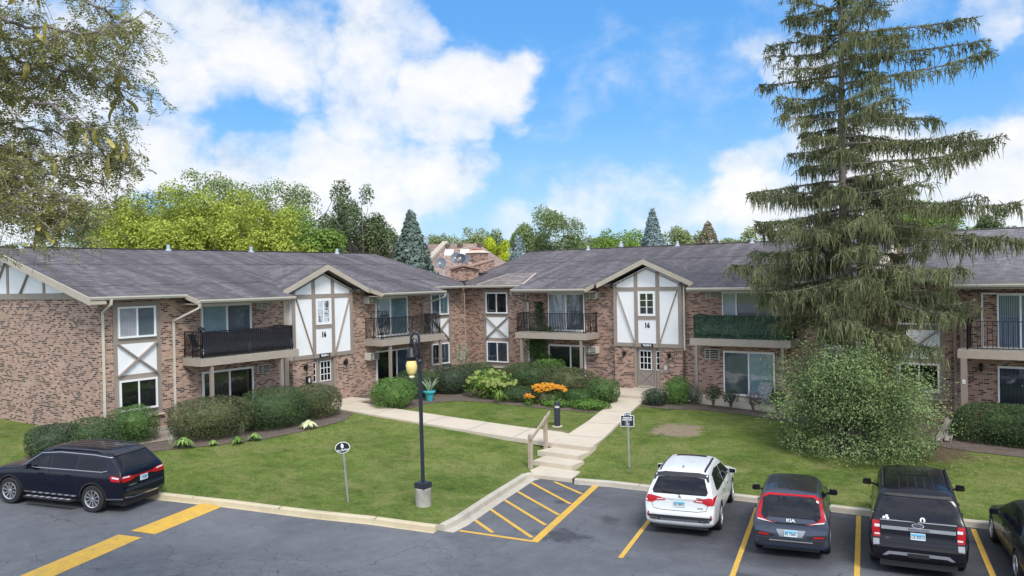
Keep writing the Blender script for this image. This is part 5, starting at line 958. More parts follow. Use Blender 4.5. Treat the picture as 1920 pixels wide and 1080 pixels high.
# satellite dishes on the far corner roof
for i, (x, y, z, r, mat, lab) in enumerate(((-32.9, 38.6, 6.75, .36, 'dish', 'grey satellite dish with silver arm, leftmost of the roof dishes'), (-33.3, 40.6, 7.10, .37, 'dish', 'large pale satellite dish behind the front dishes at the chimney'), (-32.0, 39.9, 6.98, .30, 'dish', 'grey satellite dish half hidden behind the black dish'), (-31.45, 38.8, 7.0, .31, 'dish_dark', 'black satellite dish in front of the brick chimney'))):
    s = empty('satellite_dish', (x, y, z - .6), 0, lab, 'satellite dish', 'satellite dishes at the roof corner'); fd = Vector((.45, -.75, .35)).normalized(); q = fd.to_track_quat('Z', 'Y').to_matrix().to_4x4(); q.translation = (x, y, z)
    b = MB(lambda a, c_, d_: tuple(q @ Vector((a, c_, d_)))); b.lathe([(r * t, .22 * r * t * t) for t in (.05, .35, .65, .9, 1.0)] + [(r * t, .22 * r * t * t - .02) for t in (1.0, .9, .6, .05)], (0, 0, 0), 24); b.build('reflector', mat, s, smooth=True)
    b = MB(); b.tube([(x, y, z - .02), (x + .05, y + .1, z - .25), (x + .30, y - .1, z - .62), (x + .5, y - .3, z - 1.0)], .03, 6); b.tube([tuple(q @ Vector((0, -r * .9, .05))), tuple(q @ Vector((0, -r * .75, .45)))], .02, 5); b.build('mast', 'steel', s)
    b = MB(); hq = q @ Vector((0, -r * .7, .45)); b.tube([tuple(hq), tuple(hq + Vector((0, .06, .1)))], .05, 6); b.build('receiver', 'ac', s)
# ------------------------------------------------------------------ shrubs and flowers
def sphere_dirs(n, zmin=-1.0):
    z = RNG.uniform(zmin, 1, n); t = RNG.uniform(0, 2 * PI, n); r = np.sqrt(1 - z * z); return np.stack([r * np.cos(t), r * np.sin(t), z], 1)
def sup(v, e): return v * ((np.abs(v) ** e).sum(1) ** (-1.0 / e))[:, None]
def rotz(P, a): c, s = math.cos(a), math.sin(a); return np.stack([P[:, 0] * c - P[:, 1] * s, P[:, 0] * s + P[:, 1] * c, P[:, 2]], 1)
def lumps(V, k, amp, sg):
    D = sphere_dirs(k); A = RNG.uniform(-.6, 1, k) * amp; d = V @ D.T; return 1 + (np.exp((d - 1) / sg) * A[None]).sum(1)
def bush_quads(w, d, h, leaf, dens=2.1, e=2.6, amp=.10, k=34, tilt=.8, asp=.5, inner=.26, upw=.25, rough=.07):
    area = PI * (w * d / 4) + PI * (w + d) / 2 * h * .8; n = int(area / (leaf * leaf * asp) * dens)
    v = sphere_dirs(n, -.97); L = lumps(v, k, amp, .05); P = sup(v, e) * L[:, None] * (1 - inner * RNG.random(n)[:, None] ** 2.2 + rough * (RNG.random(n)[:, None] ** 6))
    S = np.array([w / 2, d / 2, h / 2]); N = unit(v / S) + np.array([0, 0, upw])
    Q = leaves(P * S + [0, 0, h / 2], N, leaf, leaf * asp, tilt)
    # inner shell in leaf colour, added to stop light leaking straight through
    a, b = 14, 8; c = []
    g = lambda i, j: np.array([math.cos(2 * PI * i / a) * math.sin(PI * j / b), math.sin(2 * PI * i / a) * math.sin(PI * j / b), math.cos(PI * j / b)])
    for i in range(a):
        for j in range(b): c.append(np.array([g(i, j), g(i + 1, j), g(i + 1, j + 1), g(i, j + 1)]))
    c = np.array(c).reshape(-1, 3); nn_ = np.linalg.norm(c, axis=1, keepdims=True); c = sup(c + 1e-6, e) * .68 * S + [0, 0, h / 2]
    return np.concatenate([Q, c.reshape(-1, 4, 3)], 0)
def shrub(name, x, y, w, d, h, mat, label, cat='shrub', rot=0.0, group=None, leaf=.062, stem=True, **kw):
    z = H(x, y) - .04; Q = bush_quads(w, d, h, leaf, **kw); Q = rotz(Q.reshape(-1, 3), rot).reshape(Q.shape) + np.array([x, y, z])
    r = empty(name, (x, y, z), 0, label, cat, group); quads_obj('foliage', Q, mat, r)
    if stem:
        b = MB()
        for i in range(5): a = i * 1.3; b.tube([(x + .06 * math.cos(a), y + .06 * math.sin(a), z - .1), (x + w * .22 * math.cos(a), y + d * .22 * math.sin(a), z + h * .55)], [.03, .012], 5)
        b.build('stem', 'bark', r)
    return r
R_ = math.radians
shrub('clipped_shrub', -30.2, 14.0, 1.75, 1.7, 1.16, 'yew_dark', 'dark rounded clipped bush at the brick corner behind the blue vehicle', leaf=.065, e=3)
shrub('clipped_shrub', -29.25, 14.95, 1.75, 1.6, 1.26, 'yew', 'green clipped bush between the dark corner bush and the taller bright one', leaf=.065, e=3)
shrub('clipped_shrub', -29.5, 16.55, 1.7, 1.5, 1.30, 'box', 'flat topped bright green bush under the leftmost lower window', leaf=.065, e=3.4)
shrub('clipped_hedge', -28.15, 19.0, 2.3, 3.1, 1.52, 'yew_olive', 'large olive brown mounded hedge below the left balcony', 'hedge', R_(-8), e=3, amp=.07)
shrub('clipped_hedge', -27.75, 21.6, 2.1, 2.9, 1.58, 'yew', 'rounded green hedge in the middle of the left hedge row', 'hedge', R_(-4), e=3, amp=.08)
shrub('clipped_hedge', -28.05, 24.0, 2.0, 2.5, 1.42, 'yew_olive', 'mounded hedge nearest the left entrance path', 'hedge', 0, e=2.8, amp=.08)
shrub('yew_bush', -26.95, 27.9, 2.0, 2.0, 1.42, 'bright', 'loose bright green bush at the left entrance path end', leaf=.09, asp=.3, amp=.16, e=2.2)
shrub('yew_bush', -28.0, 30.7, 1.9, 2.3, 1.35, 'yew', 'dense green bush under the second left balcony', leaf=.08, asp=.4, amp=.14)
shrub('yew_bush', -27.3, 32.6, 2.0, 1.8, 1.45, 'yew_dark', 'dark spreading bush behind the turquoise pot', leaf=.08, asp=.4, amp=.16)
shrub('yew_bush', -27.2, 34.8, 2.3, 1.8, 1.40, 'yew', 'green bush in the inner corner behind the pale flowering shrub', leaf=.08, asp=.4, amp=.16)
shrub('yew_bush', -24.3, 35.6, 3.2, 1.9, 1.46, 'yew', 'broad green bush below the window with dark panes in the middle wing', leaf=.08, asp=.4, amp=.16)
shrub('yew_bush', -21.9, 35.5, 3.2, 1.8, 1.38, 'yew_olive', 'broad dull green bush in front of the ground floor patio door', leaf=.08, asp=.4, amp=.16)
shrub('yew_bush', -23.8, 36.7, 1.8, 1.0, 1.62, 'bright', 'bright green bush top at the foot of the ivy', leaf=.08, asp=.4, amp=.2)
shrub('juniper_bush', -22.9, 32.6, 2.3, 1.5, .72, 'yew', 'low dark spreading juniper left of the orange flowers', leaf=.085, asp=.28, amp=.2, e=2)
shrub('juniper_bush', -20.2, 33.5, 2.2, 1.3, .70, 'box', 'low green foliage mound behind the orange flowers', leaf=.08, asp=.35, amp=.2, e=2)
shrub('boxwood_bush', -19.05, 34.1, 1.5, 1.4, 1.18, 'box', 'rounded green bush by the path left of the right entrance', leaf=.07, amp=.15)
shrub('ground_cover', -19.0, 32.7, 1.9, 1.5, .42, 'cover', 'low leafy ground cover at the edge of the right path', 'ground cover', leaf=.09, asp=.6, amp=.2, e=2, stem=False)
shrub('ground_cover', -20.6, 32.3, 1.5, .9, .34, 'cover', 'low leafy ground cover beneath the orange flowers', 'ground cover', leaf=.09, asp=.6, amp=.2, e=2, stem=False)
shrub('boxwood_bush', -16.75, 34.9, 1.05, 1.0, .78, 'yew_dark', 'small dark clipped bush right of the path at the entrance', leaf=.06, e=3)
shrub('yew_bush', -16.0, 35.75, 1.15, 1.1, 1.28, 'bright', 'bright green upright bush right of the right entrance', leaf=.075, asp=.4, amp=.16)
shrub('grey_shrub', -15.3, 36.1, .9, .8, 1.0, 'greyleaf', 'grey leafed shrub beside the patio post', leaf=.07, amp=.25, e=2, dens=.8)
def twiggy(name, x, y, w, h, mat, label, n=420, leaf=.09, stems=7):
    z = H(x, y) - .03; r = empty(name, (x, y, z), 0, label, 'shrub'); b = MB(); tips = []
    for i in range(stems):
        a = i * 2.4; p = [Vector((x, y, z - .05)), Vector((x + .08 * w * math.cos(a), y + .08 * w * math.sin(a), z + h * .3)), Vector((x + .3 * w * math.cos(a), y + .3 * w * math.sin(a), z + h * .72)), Vector((x + .42 * w * math.cos(a + .4), y + .42 * w * math.sin(a + .4), z + h * .95))]
        b.tube([tuple(q) for q in p], [.022, .018, .012, .005], 5); tips += p[2:]
    b.build('stem', 'bark', r); v = sphere_dirs(n); P = v * (RNG.random(n)[:, None] ** .35) * np.array([w / 2, w / 2, h * .34]) * lumps(v, 16, .25, .08)[:, None] + [x, y, z + h * .66]
    quads_obj('foliage', leaves(P, v + [0, 0, .4], leaf, leaf * .5, .8), mat, r); return r
twiggy('rose_bush', -14.2, 35.75, .8, 1.08, 'yew', 'small leggy green bush at the patio front, leftmost of the small bushes', 620)
twiggy('rose_bush', -13.4, 35.85, .8, .95, 'yew_dark', 'small leggy dark bush in front of the sliding patio door', 560)
twiggy('dry_bush', -12.35, 35.8, .8, .95, 'bareleaf', 'thin mauve grey half bare bush in front of the patio chair', 300, .07, 11)
twiggy('rose_bush', -11.3, 35.95, .75, 1.15, 'yew_dark', 'dense dark bush between the patio chair and the huge bush', 700)
twiggy('silver_shrub', -28.6, 35.2, 1.0, 2.45, 'silverleaf', 'slender silvery shrub in front of the inner corner window', 420, .10, 5)
# pale flowering hydrangea
def hydrangea(x, y, w, d, h):
    z = H(x, y) - .03; r = empty('hydrangea_bush', (x, y, z), 0, 'hydrangea bush with round pale green flower heads at the lawn edge', 'flowering shrub')
    Q = bush_quads(w, d, h, .14, 1.3, 2.1, .16, asp=.7); quads_obj('foliage', Q + np.array([x, y, z]), 'hyd', r); first = None
    for i in range(46):
        v = sphere_dirs(1, -.1)[0]; v = unit(v + np.array([.25, -.35, .15])); c = sup(v[None], 2.1)[0] * np.array([w / 2, d / 2, h / 2]) * 1.02 + [0, 0, h / 2]; rad = RNG.uniform(.075, .125)
        if first is None:
            vv = sphere_dirs(150); first = quads_obj('flower_head', leaves(vv, vv, .55, .42, .4), 'hydf', r); o = first
        else: o = first.copy(); COL.objects.link(o); o.parent = r
        o.matrix_parent_inverse = Matrix.Identity(4); o.location = tuple(c); o.scale = (rad, rad, rad * .8)
    return r
hydrangea(-24.6, 32.6, 2.6, 1.9, 1.42)
def clump(name, x, y, w, d, h, leafmat, flmat, label, cat, nf, nleaf=700, fr=.055):
    z = H(x, y) - .02; r = empty(name, (x, y, z), 0, label, cat); v = sphere_dirs(nleaf, 0); P = v * (RNG.random(nleaf)[:, None] ** .4) * np.array([w / 2, d / 2, h * .85]) + [x, y, z]
    quads_obj('foliage', leaves(P, v + [0, 0, .2], .13, .045, .7), leafmat, r)
    t = RNG.uniform(0, 2 * PI, nf); q = np.sqrt(RNG.random(nf)); q = np.clip(q + .12 * np.sin(t * 3), 0, 1); X_ = q * np.cos(t); Y_ = q * np.sin(t)
    C = np.stack([x + X_ * w / 2, y + Y_ * d / 2, z + h * (.62 + .36 * np.sqrt(np.clip(1 - .8 * q * q, 0, 1))) + RNG.normal(0, .05, nf)], 1); out = []
    for k in range(6):
        a = k * PI / 3; nn_ = unit(np.stack([.25 + RNG.normal(0, .25, nf), -.35 + RNG.normal(0, .25, nf), np.ones(nf)], 1)); u_ = unit(np.cross(nn_, np.tile([.3, .9, .1], (nf, 1)))); w_ = np.cross(nn_, u_); dr = u_ * math.cos(a) + w_ * math.sin(a); sd_ = -u_ * math.sin(a) + w_ * math.cos(a)
        out.append(np.stack([C, C + dr * fr * .6 + sd_ * fr * .42, C + dr * fr * 1.15 - nn_ * .01, C + dr * fr * .6 - sd_ * fr * .42], 1))
    f = quads_obj('blossom', np.concatenate(out), flmat, r); f['kind'] = 'stuff'
    cen = quads_obj('flower_centre', leaves(C + [0, 0, .012], np.tile([.2, -.3, 1.0], (nf, 1)), .045, .04, .2), 'bark', r); cen['kind'] = 'stuff'; return r
clump('coneflower_clump', -21.15, 32.5, 1.9, 1.2, .98, 'cover', 'rudf', 'clump of bright orange yellow daisies at the edge of the inner lawn', 'flowers', 420)
clump('coneflower_clump', -21.75, 31.75, .55, .4, .55, 'cover', 'rudf', 'small low outlier tuft of orange daisies in front of the big clump', 'flowers', 40, 150)
def hosta(x, y, r_, h, mat, label, n=46, wl=.30):
    z = H(x, y) + .0; t = RNG.uniform(0, 2 * PI, n); rr = RNG.uniform(.1, 1, n); dr = np.stack([np.cos(t), np.sin(t), np.zeros(n)], 1); sd_ = np.stack([-np.sin(t), np.cos(t), np.zeros(n)], 1); up_ = np.array([0, 0, 1.0]); o = np.array([x, y, z])
    a = o + dr * (rr * r_ * .25)[:, None] + up_ * .03; m_ = o + dr * (rr * r_ * .65)[:, None] + up_ * (h * (1.05 - .45 * rr))[:, None]; e = o + dr * (r_ * (.35 + .7 * rr))[:, None] + up_ * (h * (.75 - .62 * rr))[:, None]; wd = (wl * r_ * RNG.uniform(.7, 1.1, n))[:, None]
    Q = np.concatenate([np.stack([a, m_ + sd_ * wd / 2, m_ + up_ * .01, m_ - sd_ * wd / 2], 1), np.stack([m_ + sd_ * wd / 2, e, m_ - sd_ * wd / 2, m_ + up_ * .01], 1)])
    o = quads_obj('hosta_plant', Q, mat); return tag(o, label, 'plant')
hosta(-27.35, 17.25, .45, .42, 'hosta', 'bright green hosta at the bed edge nearest the window, first of the row'); hosta(-26.85, 18.15, .25, .22, 'hosta', 'smallest hosta tuft alone in the mulch before the olive hedge'); hosta(-26.4, 18.9, .34, .30, 'cover', 'dull green leafy plant at the bed edge below the hedge'); hosta(-26.3, 19.6, .36, .32, 'hosta', 'leafy green plant at the right end of the edge planting')
hosta(-26.35, 22.3, .46, .36, 'variegated', 'cream edged hosta in front of the left hedge row'); hosta(-27.6, 16.9, .20, .60, 'silverleaf', 'tall thin pale flower stalks behind the first hosta', 11, .07); hosta(-26.5, 19.2, .16, .85, 'silverleaf', 'wispy pale stems leaning against the olive hedge', 8, .06); hosta(-23.4, 31.6, .55, .62, 'hyd', 'strappy lime leaved daylily below the pale hydrangea', 60, .09)
# ivy on the wall behind the balcony post
N = 2600; u = RNG.normal(-25.05, .36, N); z = RNG.uniform(-.1, 2.35, N); u = u + .25 * np.sin(z * 2.4); P1 = np.stack([u, YW - RNG.uniform(.03, .22, N), z], 1)
N2 = 800; z = 2.8 + 1.6 * RNG.random(N2) ** 1.4; wdt = np.where(z < 3.0, .40, .13); P2 = np.stack([-25.15 + RNG.normal(0, 1, N2) * wdt + np.where(z < 3.1, .35, .08), YW - RNG.uniform(.05, .35, N2), z], 1)
P = np.concatenate([P1, P2]); tag(quads_obj('ivy', leaves(P, np.tile([0, -1, .35], (len(P), 1)), .11, .085, .6), 'ivy'), 'climbing ivy on the brick behind the balcony post and railing', 'climbing plant')
# huge arching bush
def bigbush():
    x, y, w, h = -6.95, 30.9, 5.0, 4.1; z = H(x, y) - .05; r = empty('honeysuckle_bush', (x, y, z), 0, 'huge unclipped arching green bush at the foot of the spruce', 'bush'); b = MB(); tips = []; dirs = []
    for i in range(150):
        a = RNG.uniform(0, 2 * PI); l = w / 2 * RNG.uniform(.35, 1.05); hh = h * (1.02 - .40 * (l / (w / 2)) ** 2) * RNG.uniform(.5, 1.18); dx, dy = math.cos(a), math.sin(a); pts = []
        for t in np.linspace(0, 1, 8): pts.append(Vector((x + dx * (.9 * (i % 7) / 7 + l * (t ** 1.4)), y + dy * (.9 * (i % 7) / 7 + l * (t ** 1.4)), z + hh * (1.55 * t - .62 * t * t) / .93 - (.35 * l * max(0, t - .75) * 2 if i % 3 else 0))))
        b.tube([tuple(p) for p in pts], [.022 * (1 - t * .85) for t in np.linspace(0, 1, 8)], 4, False)
        for p, q in zip(pts[2:], pts[3:]):
            for k in range(3): tips.append(p.lerp(q, RNG.random())); dirs.append((q - p).normalized())
    b.build('branch', 'bark_grey', r)
    T = np.array([tuple(t) for t in tips]); D = np.array([tuple(d) for d in dirs]); n = len(T); C = []; N_ = []
    for k in range(26):
        s = unit(RNG.normal(0, 1, (n, 3)) + D * .8 + [0, 0, .25]); l = RNG.uniform(.05, .85, (n, 1)); C.append(T + s * l + [0, 0, -.12] * l ** 2); N_.append(s + [0, 0, .8])
    nb = 60; cb = sphere_dirs(nb, -.85) * RNG.uniform(.35, .86, (nb, 1)); cb[:16] = np.stack([np.cos(np.arange(16) * .393) * .80, np.sin(np.arange(16) * .393) * .80, np.full(16, -.78)], 1); rb_ = RNG.uniform(.12, .34, nb); wt_ = rb_ ** 2; ib = RNG.choice(nb, 30000, p=wt_ / wt_.sum()); v = sphere_dirs(30000)
    P = (cb[ib] + v * (rb_[ib] * (1 - .4 * RNG.random(30000) ** 2))[:, None]) * np.array([w / 2, w / 2 * .9, h / 2]); P[:, 2] = np.where(P[:, 2] < 0, P[:, 2] * .98, P[:, 2]) + h / 2; P[:, :2] *= np.interp(P[:, 2] / h, [0, .15, .5, .9], [.98, 1.02, 1.02, .80])[:, None]; P += [x, y, z]
    C = np.concatenate(C + [P]); N_ = np.concatenate(N_ + [v + [0, 0, .5]]); ok = C[:, 2] > z + .05
    quads_obj('foliage', leaves(C[ok], N_[ok], .08, .044, .7), 'honeysuckle', r)
bigbush()
shrub('clipped_hedge', -2.0, 35.3, 4.5, 1.9, 1.50, 'yew', 'long flat topped clipped hedge under the far right balcony', 'hedge', e=4, amp=.05, dens=3.4)
# ------------------------------------------------------------------ spruce
def twig_quads(P, D, L, W, droop):
    """hanging twig: two crossed tapering blades of two segments each"""
    n = len(P); D = unit(D); s1 = unit(np.cross(D, RNG.normal(0, 1, (n, 3)))); s2 = np.cross(D, s1); L = L[:, None]; W = W[:, None]; M_ = P + D * L * .5 + [0, 0, -1] * L * droop * .25; E_ = P + D * L + [0, 0, -1] * L * droop
    return np.concatenate([q for s in (s1, s2) for q in (np.stack([P - s * W * .35, P + s * W * .35, M_ + s * W / 2, M_ - s * W / 2], 1), np.stack([M_ - s * W / 2, M_ + s * W / 2, E_ + s * W * .12, E_ - s * W * .12], 1))])
def spruce():
    x, y = -7.55, 33.0; z0 = H(x, y) - .1; r = empty('spruce_tree', (x, y, z0), 0, 'tall spruce with drooping needle curtains rising out of the frame at right', 'tree'); b = MB(); top = 22.5
    cx = lambda z: x - .15 * (z / 10) + .06 * math.sin(z * .5)
    b.tube([(cx(z), y, z) for z in np.linspace(z0, top, 16)], [.22 * (1 - .93 * (k / 15)) + .01 for k in range(16)], 10); b.build('trunk', 'bark_grey', r)
    bm_ = MB(); TP, TD, TL_, TW, TDr = [], [], [], [], []; right = 0.62
    zs = []; z = 3.3
    while z < 21.8: zs.append(z); z += RNG.choice([.06, .10, .17, .34], p=[.3, .3, .25, .15]) * (.95 if z > 8.5 else .80)
    special = {7.55: (.12, 6.0), 6.1: (PI + .15, 4.3), 4.6: (.55, 4.6), 10.6: (.25, 5.3), 13.9: (.45, 5.0), 5.3: (-1.2, 4.2)}; zs += list(special)
    for i, z in enumerate(zs):
        az = i * 2.399 + RNG.uniform(-.5, .5); prof = np.interp(z, [3, 5, 7, 10, 14.5, 18, 22], [2.9, 4.3, 4.6, 4.1, 3.5, 2.4, .5]); side = math.cos(az - right)
        L = prof * (1 + .26 * side) * RNG.choice([RNG.uniform(.35, .75), RNG.uniform(.82, 1.14)], p=[.45, .55])
        if z in special: az, L = special[z]
        dx, dy = math.cos(az), math.sin(az)
        dr = np.interp(z, [3, 8, 14, 20], [.30, .20, .11, .02]) * RNG.uniform(.35, 1.5); rise = np.interp(z, [3, 8, 14, 20], [.03, .05, .05, .16]) + RNG.normal(0, .04); tip = RNG.uniform(.0, .10)
        f = lambda t: L * (rise * t - dr * t * t * 1.35 + (dr * .75 + tip) * t ** 3.2)
        pts = [Vector((cx(z) + dx * L * t, y + dy * L * t, z + f(t))) for t in np.linspace(0, 1, 9)]; bm_.tube([tuple(p) for p in pts], [.055 * (1 - t * .9) * min(1, L / 4 + .2) + .006 for t in np.linspace(0, 1, 9)], 5, False)
        # side shoots, then needle tufts along each of them and short hanging tassels below
        nl = int(L * np.interp(z, [3, 9, 16], [14, 12, 11])); tl = RNG.uniform(.10, 1.0, nl); sg = np.where(RNG.random(nl) < .5, -1.0, 1.0); ll = (.16 + .95 * np.sin(np.clip(tl, 0, 1) * PI * .82 + .22) * min(1.0, L / 3.4)) * RNG.uniform(.45, 1.15, nl); an = np.radians(RNG.normal(52, 16, nl)) * sg
        bx_ = cx(z) + dx * L * tl; by_ = y + dy * L * tl; bz_ = z + np.array([f(q) for q in tl]); lx_ = dx * np.cos(an) - dy * np.sin(an); ly_ = dy * np.cos(an) + dx * np.sin(an); sag = RNG.uniform(.05, .55, nl)
        per = 16; i_ = np.repeat(np.arange(nl), per); u_ = RNG.random(nl * per) ** .8; P = np.stack([bx_[i_] + lx_[i_] * ll[i_] * u_, by_[i_] + ly_[i_] * ll[i_] * u_, bz_[i_] - sag[i_] * ll[i_] * u_ * u_], 1) + RNG.normal(0, .022, (nl * per, 3)); n = nl * per
        hang = RNG.random(n) < np.interp(z, [3, 9, 14, 20], [.50, .42, .30, .18]); D = np.stack([lx_[i_] * .7 + RNG.normal(0, .55, n), ly_[i_] * .7 + RNG.normal(0, .55, n), RNG.normal(-.25, .45, n)], 1); D[hang] = np.stack([RNG.normal(0, .25, hang.sum()), RNG.normal(0, .25, hang.sum()), np.full(hang.sum(), -1.0)], 1)
        k = np.interp(z, [3, 9, 16, 22], [1.15, 1.0, .85, .6]); TP.append(P); TD.append(D); TL_.append(np.where(hang, RNG.uniform(.14, .68, n) * k * RNG.uniform(.6, 1.0, n), RNG.uniform(.07, .20, n))); TW.append(np.where(hang, RNG.uniform(.018, .040, n), RNG.uniform(.020, .046, n))); TDr.append(np.where(hang, .1, .15))
        m_ = int(L * 30)   # upright bristling tips along the outer part
        t = RNG.uniform(.2, 1.02, m_); P = np.stack([cx(z) + dx * L * t, y + dy * L * t, z + np.array([f(q) for q in t])], 1); TP.append(P); TD.append(np.stack([dx * .7 + RNG.normal(0, .5, m_), dy * .7 + RNG.normal(0, .5, m_), RNG.uniform(-.1, .7, m_)], 1)); TL_.append(RNG.uniform(.08, .26, m_)); TW.append(RNG.uniform(.016, .034, m_)); TDr.append(np.zeros(m_))
    # dead drooping lower branches
    for i in range(16):
        az = RNG.uniform(0, 2 * PI); z = RNG.uniform(2.2, 6.5); L = RNG.uniform(1.2, 3.0); p = [(cx(z) + math.cos(az) * L * t, y + math.sin(az) * L * t, z - .5 * L * t * t + .2 * L * t) for t in (0, .3, .6, .85, 1)]; bm_.tube(p, [.03, .024, .016, .01, .004], 4, False)
    bm_.build('branch', 'bark_grey', r); P = np.concatenate(TP); D = np.concatenate(TD)
    D[:, 2] -= 0; quads_obj('crown', twig_quads(P, D, np.concatenate(TL_), np.concatenate(TW), np.concatenate(TDr)[:, None]), 'spruce', r)
spruce()
# ------------------------------------------------------------------ near honey locust reaching in at the top left
def locust():
    bx, by = -15.2, 3.2; z0 = lotz(bx, by); r = empty('honey_locust_tree', (bx, by, z0), 0, 'honey locust with feathery leaves and hanging seed pods at the upper left', 'tree')
    b = MB(); b.tube([(bx, by, z0 - .3), (bx + .05, by + .1, z0 + 2.5), (bx + .1, by + .2, 5.5), (bx + .2, by + .35, 8.5), (bx + .3, by + .5, 11.5)], [.24, .20, .17, .11, .05], 9); b.build('trunk', 'bark', r)
    lim = MB(); segs = []
    for (zs, pts) in LIMBS:
        p = [Vector((bx + .1, by + .25, zs))] + [Vector(q) for q in pts]; fine = []
        for a, c in zip(p, p[1:]):
            for k in range(5): fine.append(a.lerp(c, k / 5) + Vector(RNG.normal(0, .03, 3)))
        fine.append(p[-1]); n = len(fine); lim.tube([tuple(q) for q in fine], [.040 * (1 - .9 * k / n) + .005 for k in range(n)], 6, False)
        for k in range(int(n * .25), n):
            for _ in range(3):
                d = Vector((RNG.normal(.25, .6), RNG.normal(.25, .6), RNG.normal(-.25, .6))).normalized(); L = RNG.uniform(.35, 1.05) * (1.15 - .4 * k / n); q = fine[k] + d * L * .5 + Vector(RNG.normal(0, .06, 3)); e = fine[k] + d * L + Vector((0, 0, -.22 * L)); lim.tube([tuple(fine[k]), tuple(q), tuple(e)], [.006, .004, .0025], 4, False); segs += [(fine[k], q), (q, e)]
    lim.build('branch', 'bark_grey', r)
    C, N_, Wd = [], [], []
    for a, c in segs:
        for _ in range(3):
            p = a.lerp(c, RNG.random() ** .7); d = Vector((RNG.normal(.15, .7), RNG.normal(.15, .7), RNG.normal(-.45, .5))).normalized(); L = RNG.uniform(.12, .24); s = d.cross(Vector((RNG.normal(0, .4), RNG.normal(0, .4), 1))).normalized(); nn_ = d.cross(s)
            for i in range(6):
                o = p + d * L * (i + 1) / 6 - Vector((0, 0, .05 * (i / 6) ** 2))
                for sg in (-1, 1): C.append((o, s * sg + d * .35, nn_))
    P = np.array([tuple(c[0]) for c in C]); A = unit(np.array([tuple(c[1]) for c in C]) + RNG.normal(0, .15, (len(C), 3))); N_ = unit(np.array([tuple(c[2]) for c in C]) + RNG.normal(0, .25, (len(C), 3))); S = np.cross(N_, A); l = RNG.uniform(.045, .075, len(C))[:, None]; w = l * .42
    quads_obj('crown', np.stack([P, P + A * l * .5 + S * w / 2, P + A * l, P + A * l * .5 - S * w / 2], 1), 'near', r)
    pods = []
    for k in range(3):
        m = MB(); n = 9; L = (.20, .26, .17)[k]; tw = (.8, -1.1, 1.6)[k]; v = []
        for i in range(n + 1):
            t = i / n; cxx = .05 * math.sin(t * 2.6 + k); a = tw * t; w = .022 * math.sin(min(1, t * 4 + .15) * PI / 2) * (1 if t < .85 else (1 - t) / .15 + .1); v.append(((cxx - math.cos(a) * w, -math.sin(a) * w, -L * t), (cxx + math.cos(a) * w, math.sin(a) * w, -L * t)))
        for (a, c), (d, e) in zip(v, v[1:]):
            m.face([a, c, e, d]); o_ = .006; m.face([(a[0], a[1] + o_, a[2]), (d[0], d[1] + o_, d[2]), (e[0], e[1] + o_, e[2]), (c[0], c[1] + o_, c[2])])
        pods.append(m)
    base = []; vis = [sg_ for sg_ in segs if (sg_[1] - Vector((0, 0, CAMZ))).dot(r2) / (sg_[1] - Vector((0, 0, CAMZ))).dot(fw) > -.66]; cl = [vis[int(i)] for i in RNG.integers(0, len(vis), 30)]; cnt = 0
    for a, c in cl:
        for _ in range(RNG.integers(2, 7)):
            if cnt >= 96: break
            k = cnt % 3
            if cnt < 3: o = pods[k].build('seed_pod', 'pod', None); o.parent = r; base.append(o)
            else: o = base[k].copy(); COL.objects.link(o); o.parent = r
            o.matrix_parent_inverse = Matrix.Identity(4); p = a.lerp(c, RNG.random()) - Vector((bx, by, z0)) + Vector(RNG.normal(0, .09, 3)); o.location = p; o.rotation_euler = (RNG.normal(0, .25), RNG.normal(0, .25), RNG.uniform(0, 6.28)); s = RNG.uniform(1.05, 1.55); o.scale = (s, s, s); cnt += 1
locust()
# ------------------------------------------------------------------ trees beyond the buildings
def crown(n, w, d, h, leaf, k=26, blob=.30, asp=.75, hollow=.55, zbias=.1):
    """leaf clumps spread over the shell of a crown: an uneven outline with gaps"""
    c = sphere_dirs(k, -.75) * RNG.uniform(.45, .98, (k, 1)); rad = RNG.uniform(.6, 1.15, k) * blob; wts = rad ** 2; wts /= wts.sum(); i = RNG.choice(k, n, p=wts); v = sphere_dirs(n); v[:, 2] = np.where((v[:, 2] < -.3) & (RNG.random(n) < .6), -v[:, 2], v[:, 2])
    P = c[i] + v * rad[i][:, None] * (1 - hollow * RNG.random(n)[:, None] ** 2) * (1 + .12 * np.sin(v[:, :1] * 9 + i[:, None]))
    return leaves(P * np.array([w / 2, d / 2, h / 2]), v + [0, 0, .35], leaf, leaf * asp, .65)
def tree(name, x, y, ztop, w, h, mat, label, n=9000, leaf=.24, k=40, blob=.32, bark='bark', d=None, trunks=1, group='trees beyond the roofs', zb=-1.0, **kw):
    w *= 1.22; n = int(n * 2.4); leaf *= .82; k = max(k, 32); blob = max(blob, .28); r = empty(name, (x, y, zb), 0, label, 'tree', group); zc = ztop - h / 2
    quads_obj('crown', crown(n, w, d or w * .9, h, leaf, k, blob, **kw) + np.array([x, y, zc]), mat, r); b = MB(); R = .018 * (ztop - zb)
    for q in range(trunks):
        ox = (q - (trunks - 1) / 2) * .7; b.tube([(x + ox * .3, y, zb - .3), (x + ox * .6, y, zc - h * .35), (x + ox * 1.3, y, zc)], [R, R * .75, R * .35], 7, False)
        for i in range(9):
            a = i * 2.4 + q; e = Vector((math.cos(a) * w * .36, math.sin(a) * w * .33, RNG.uniform(-.15, .36) * h)); s = zc - h * .42 + h * .05 * i; b.tube([(x + ox, y, s), (x + ox + e.x * .5, y + e.y * .5, (s + zc + e.z) / 2 + .2), (x + ox + e.x, y + e.y, zc + e.z)], [R * .42, R * .25, R * .08], 5, False)
    b.build('trunk', bark, r); return r
for a in BGTREES: tree(*a[:8], **a[8])
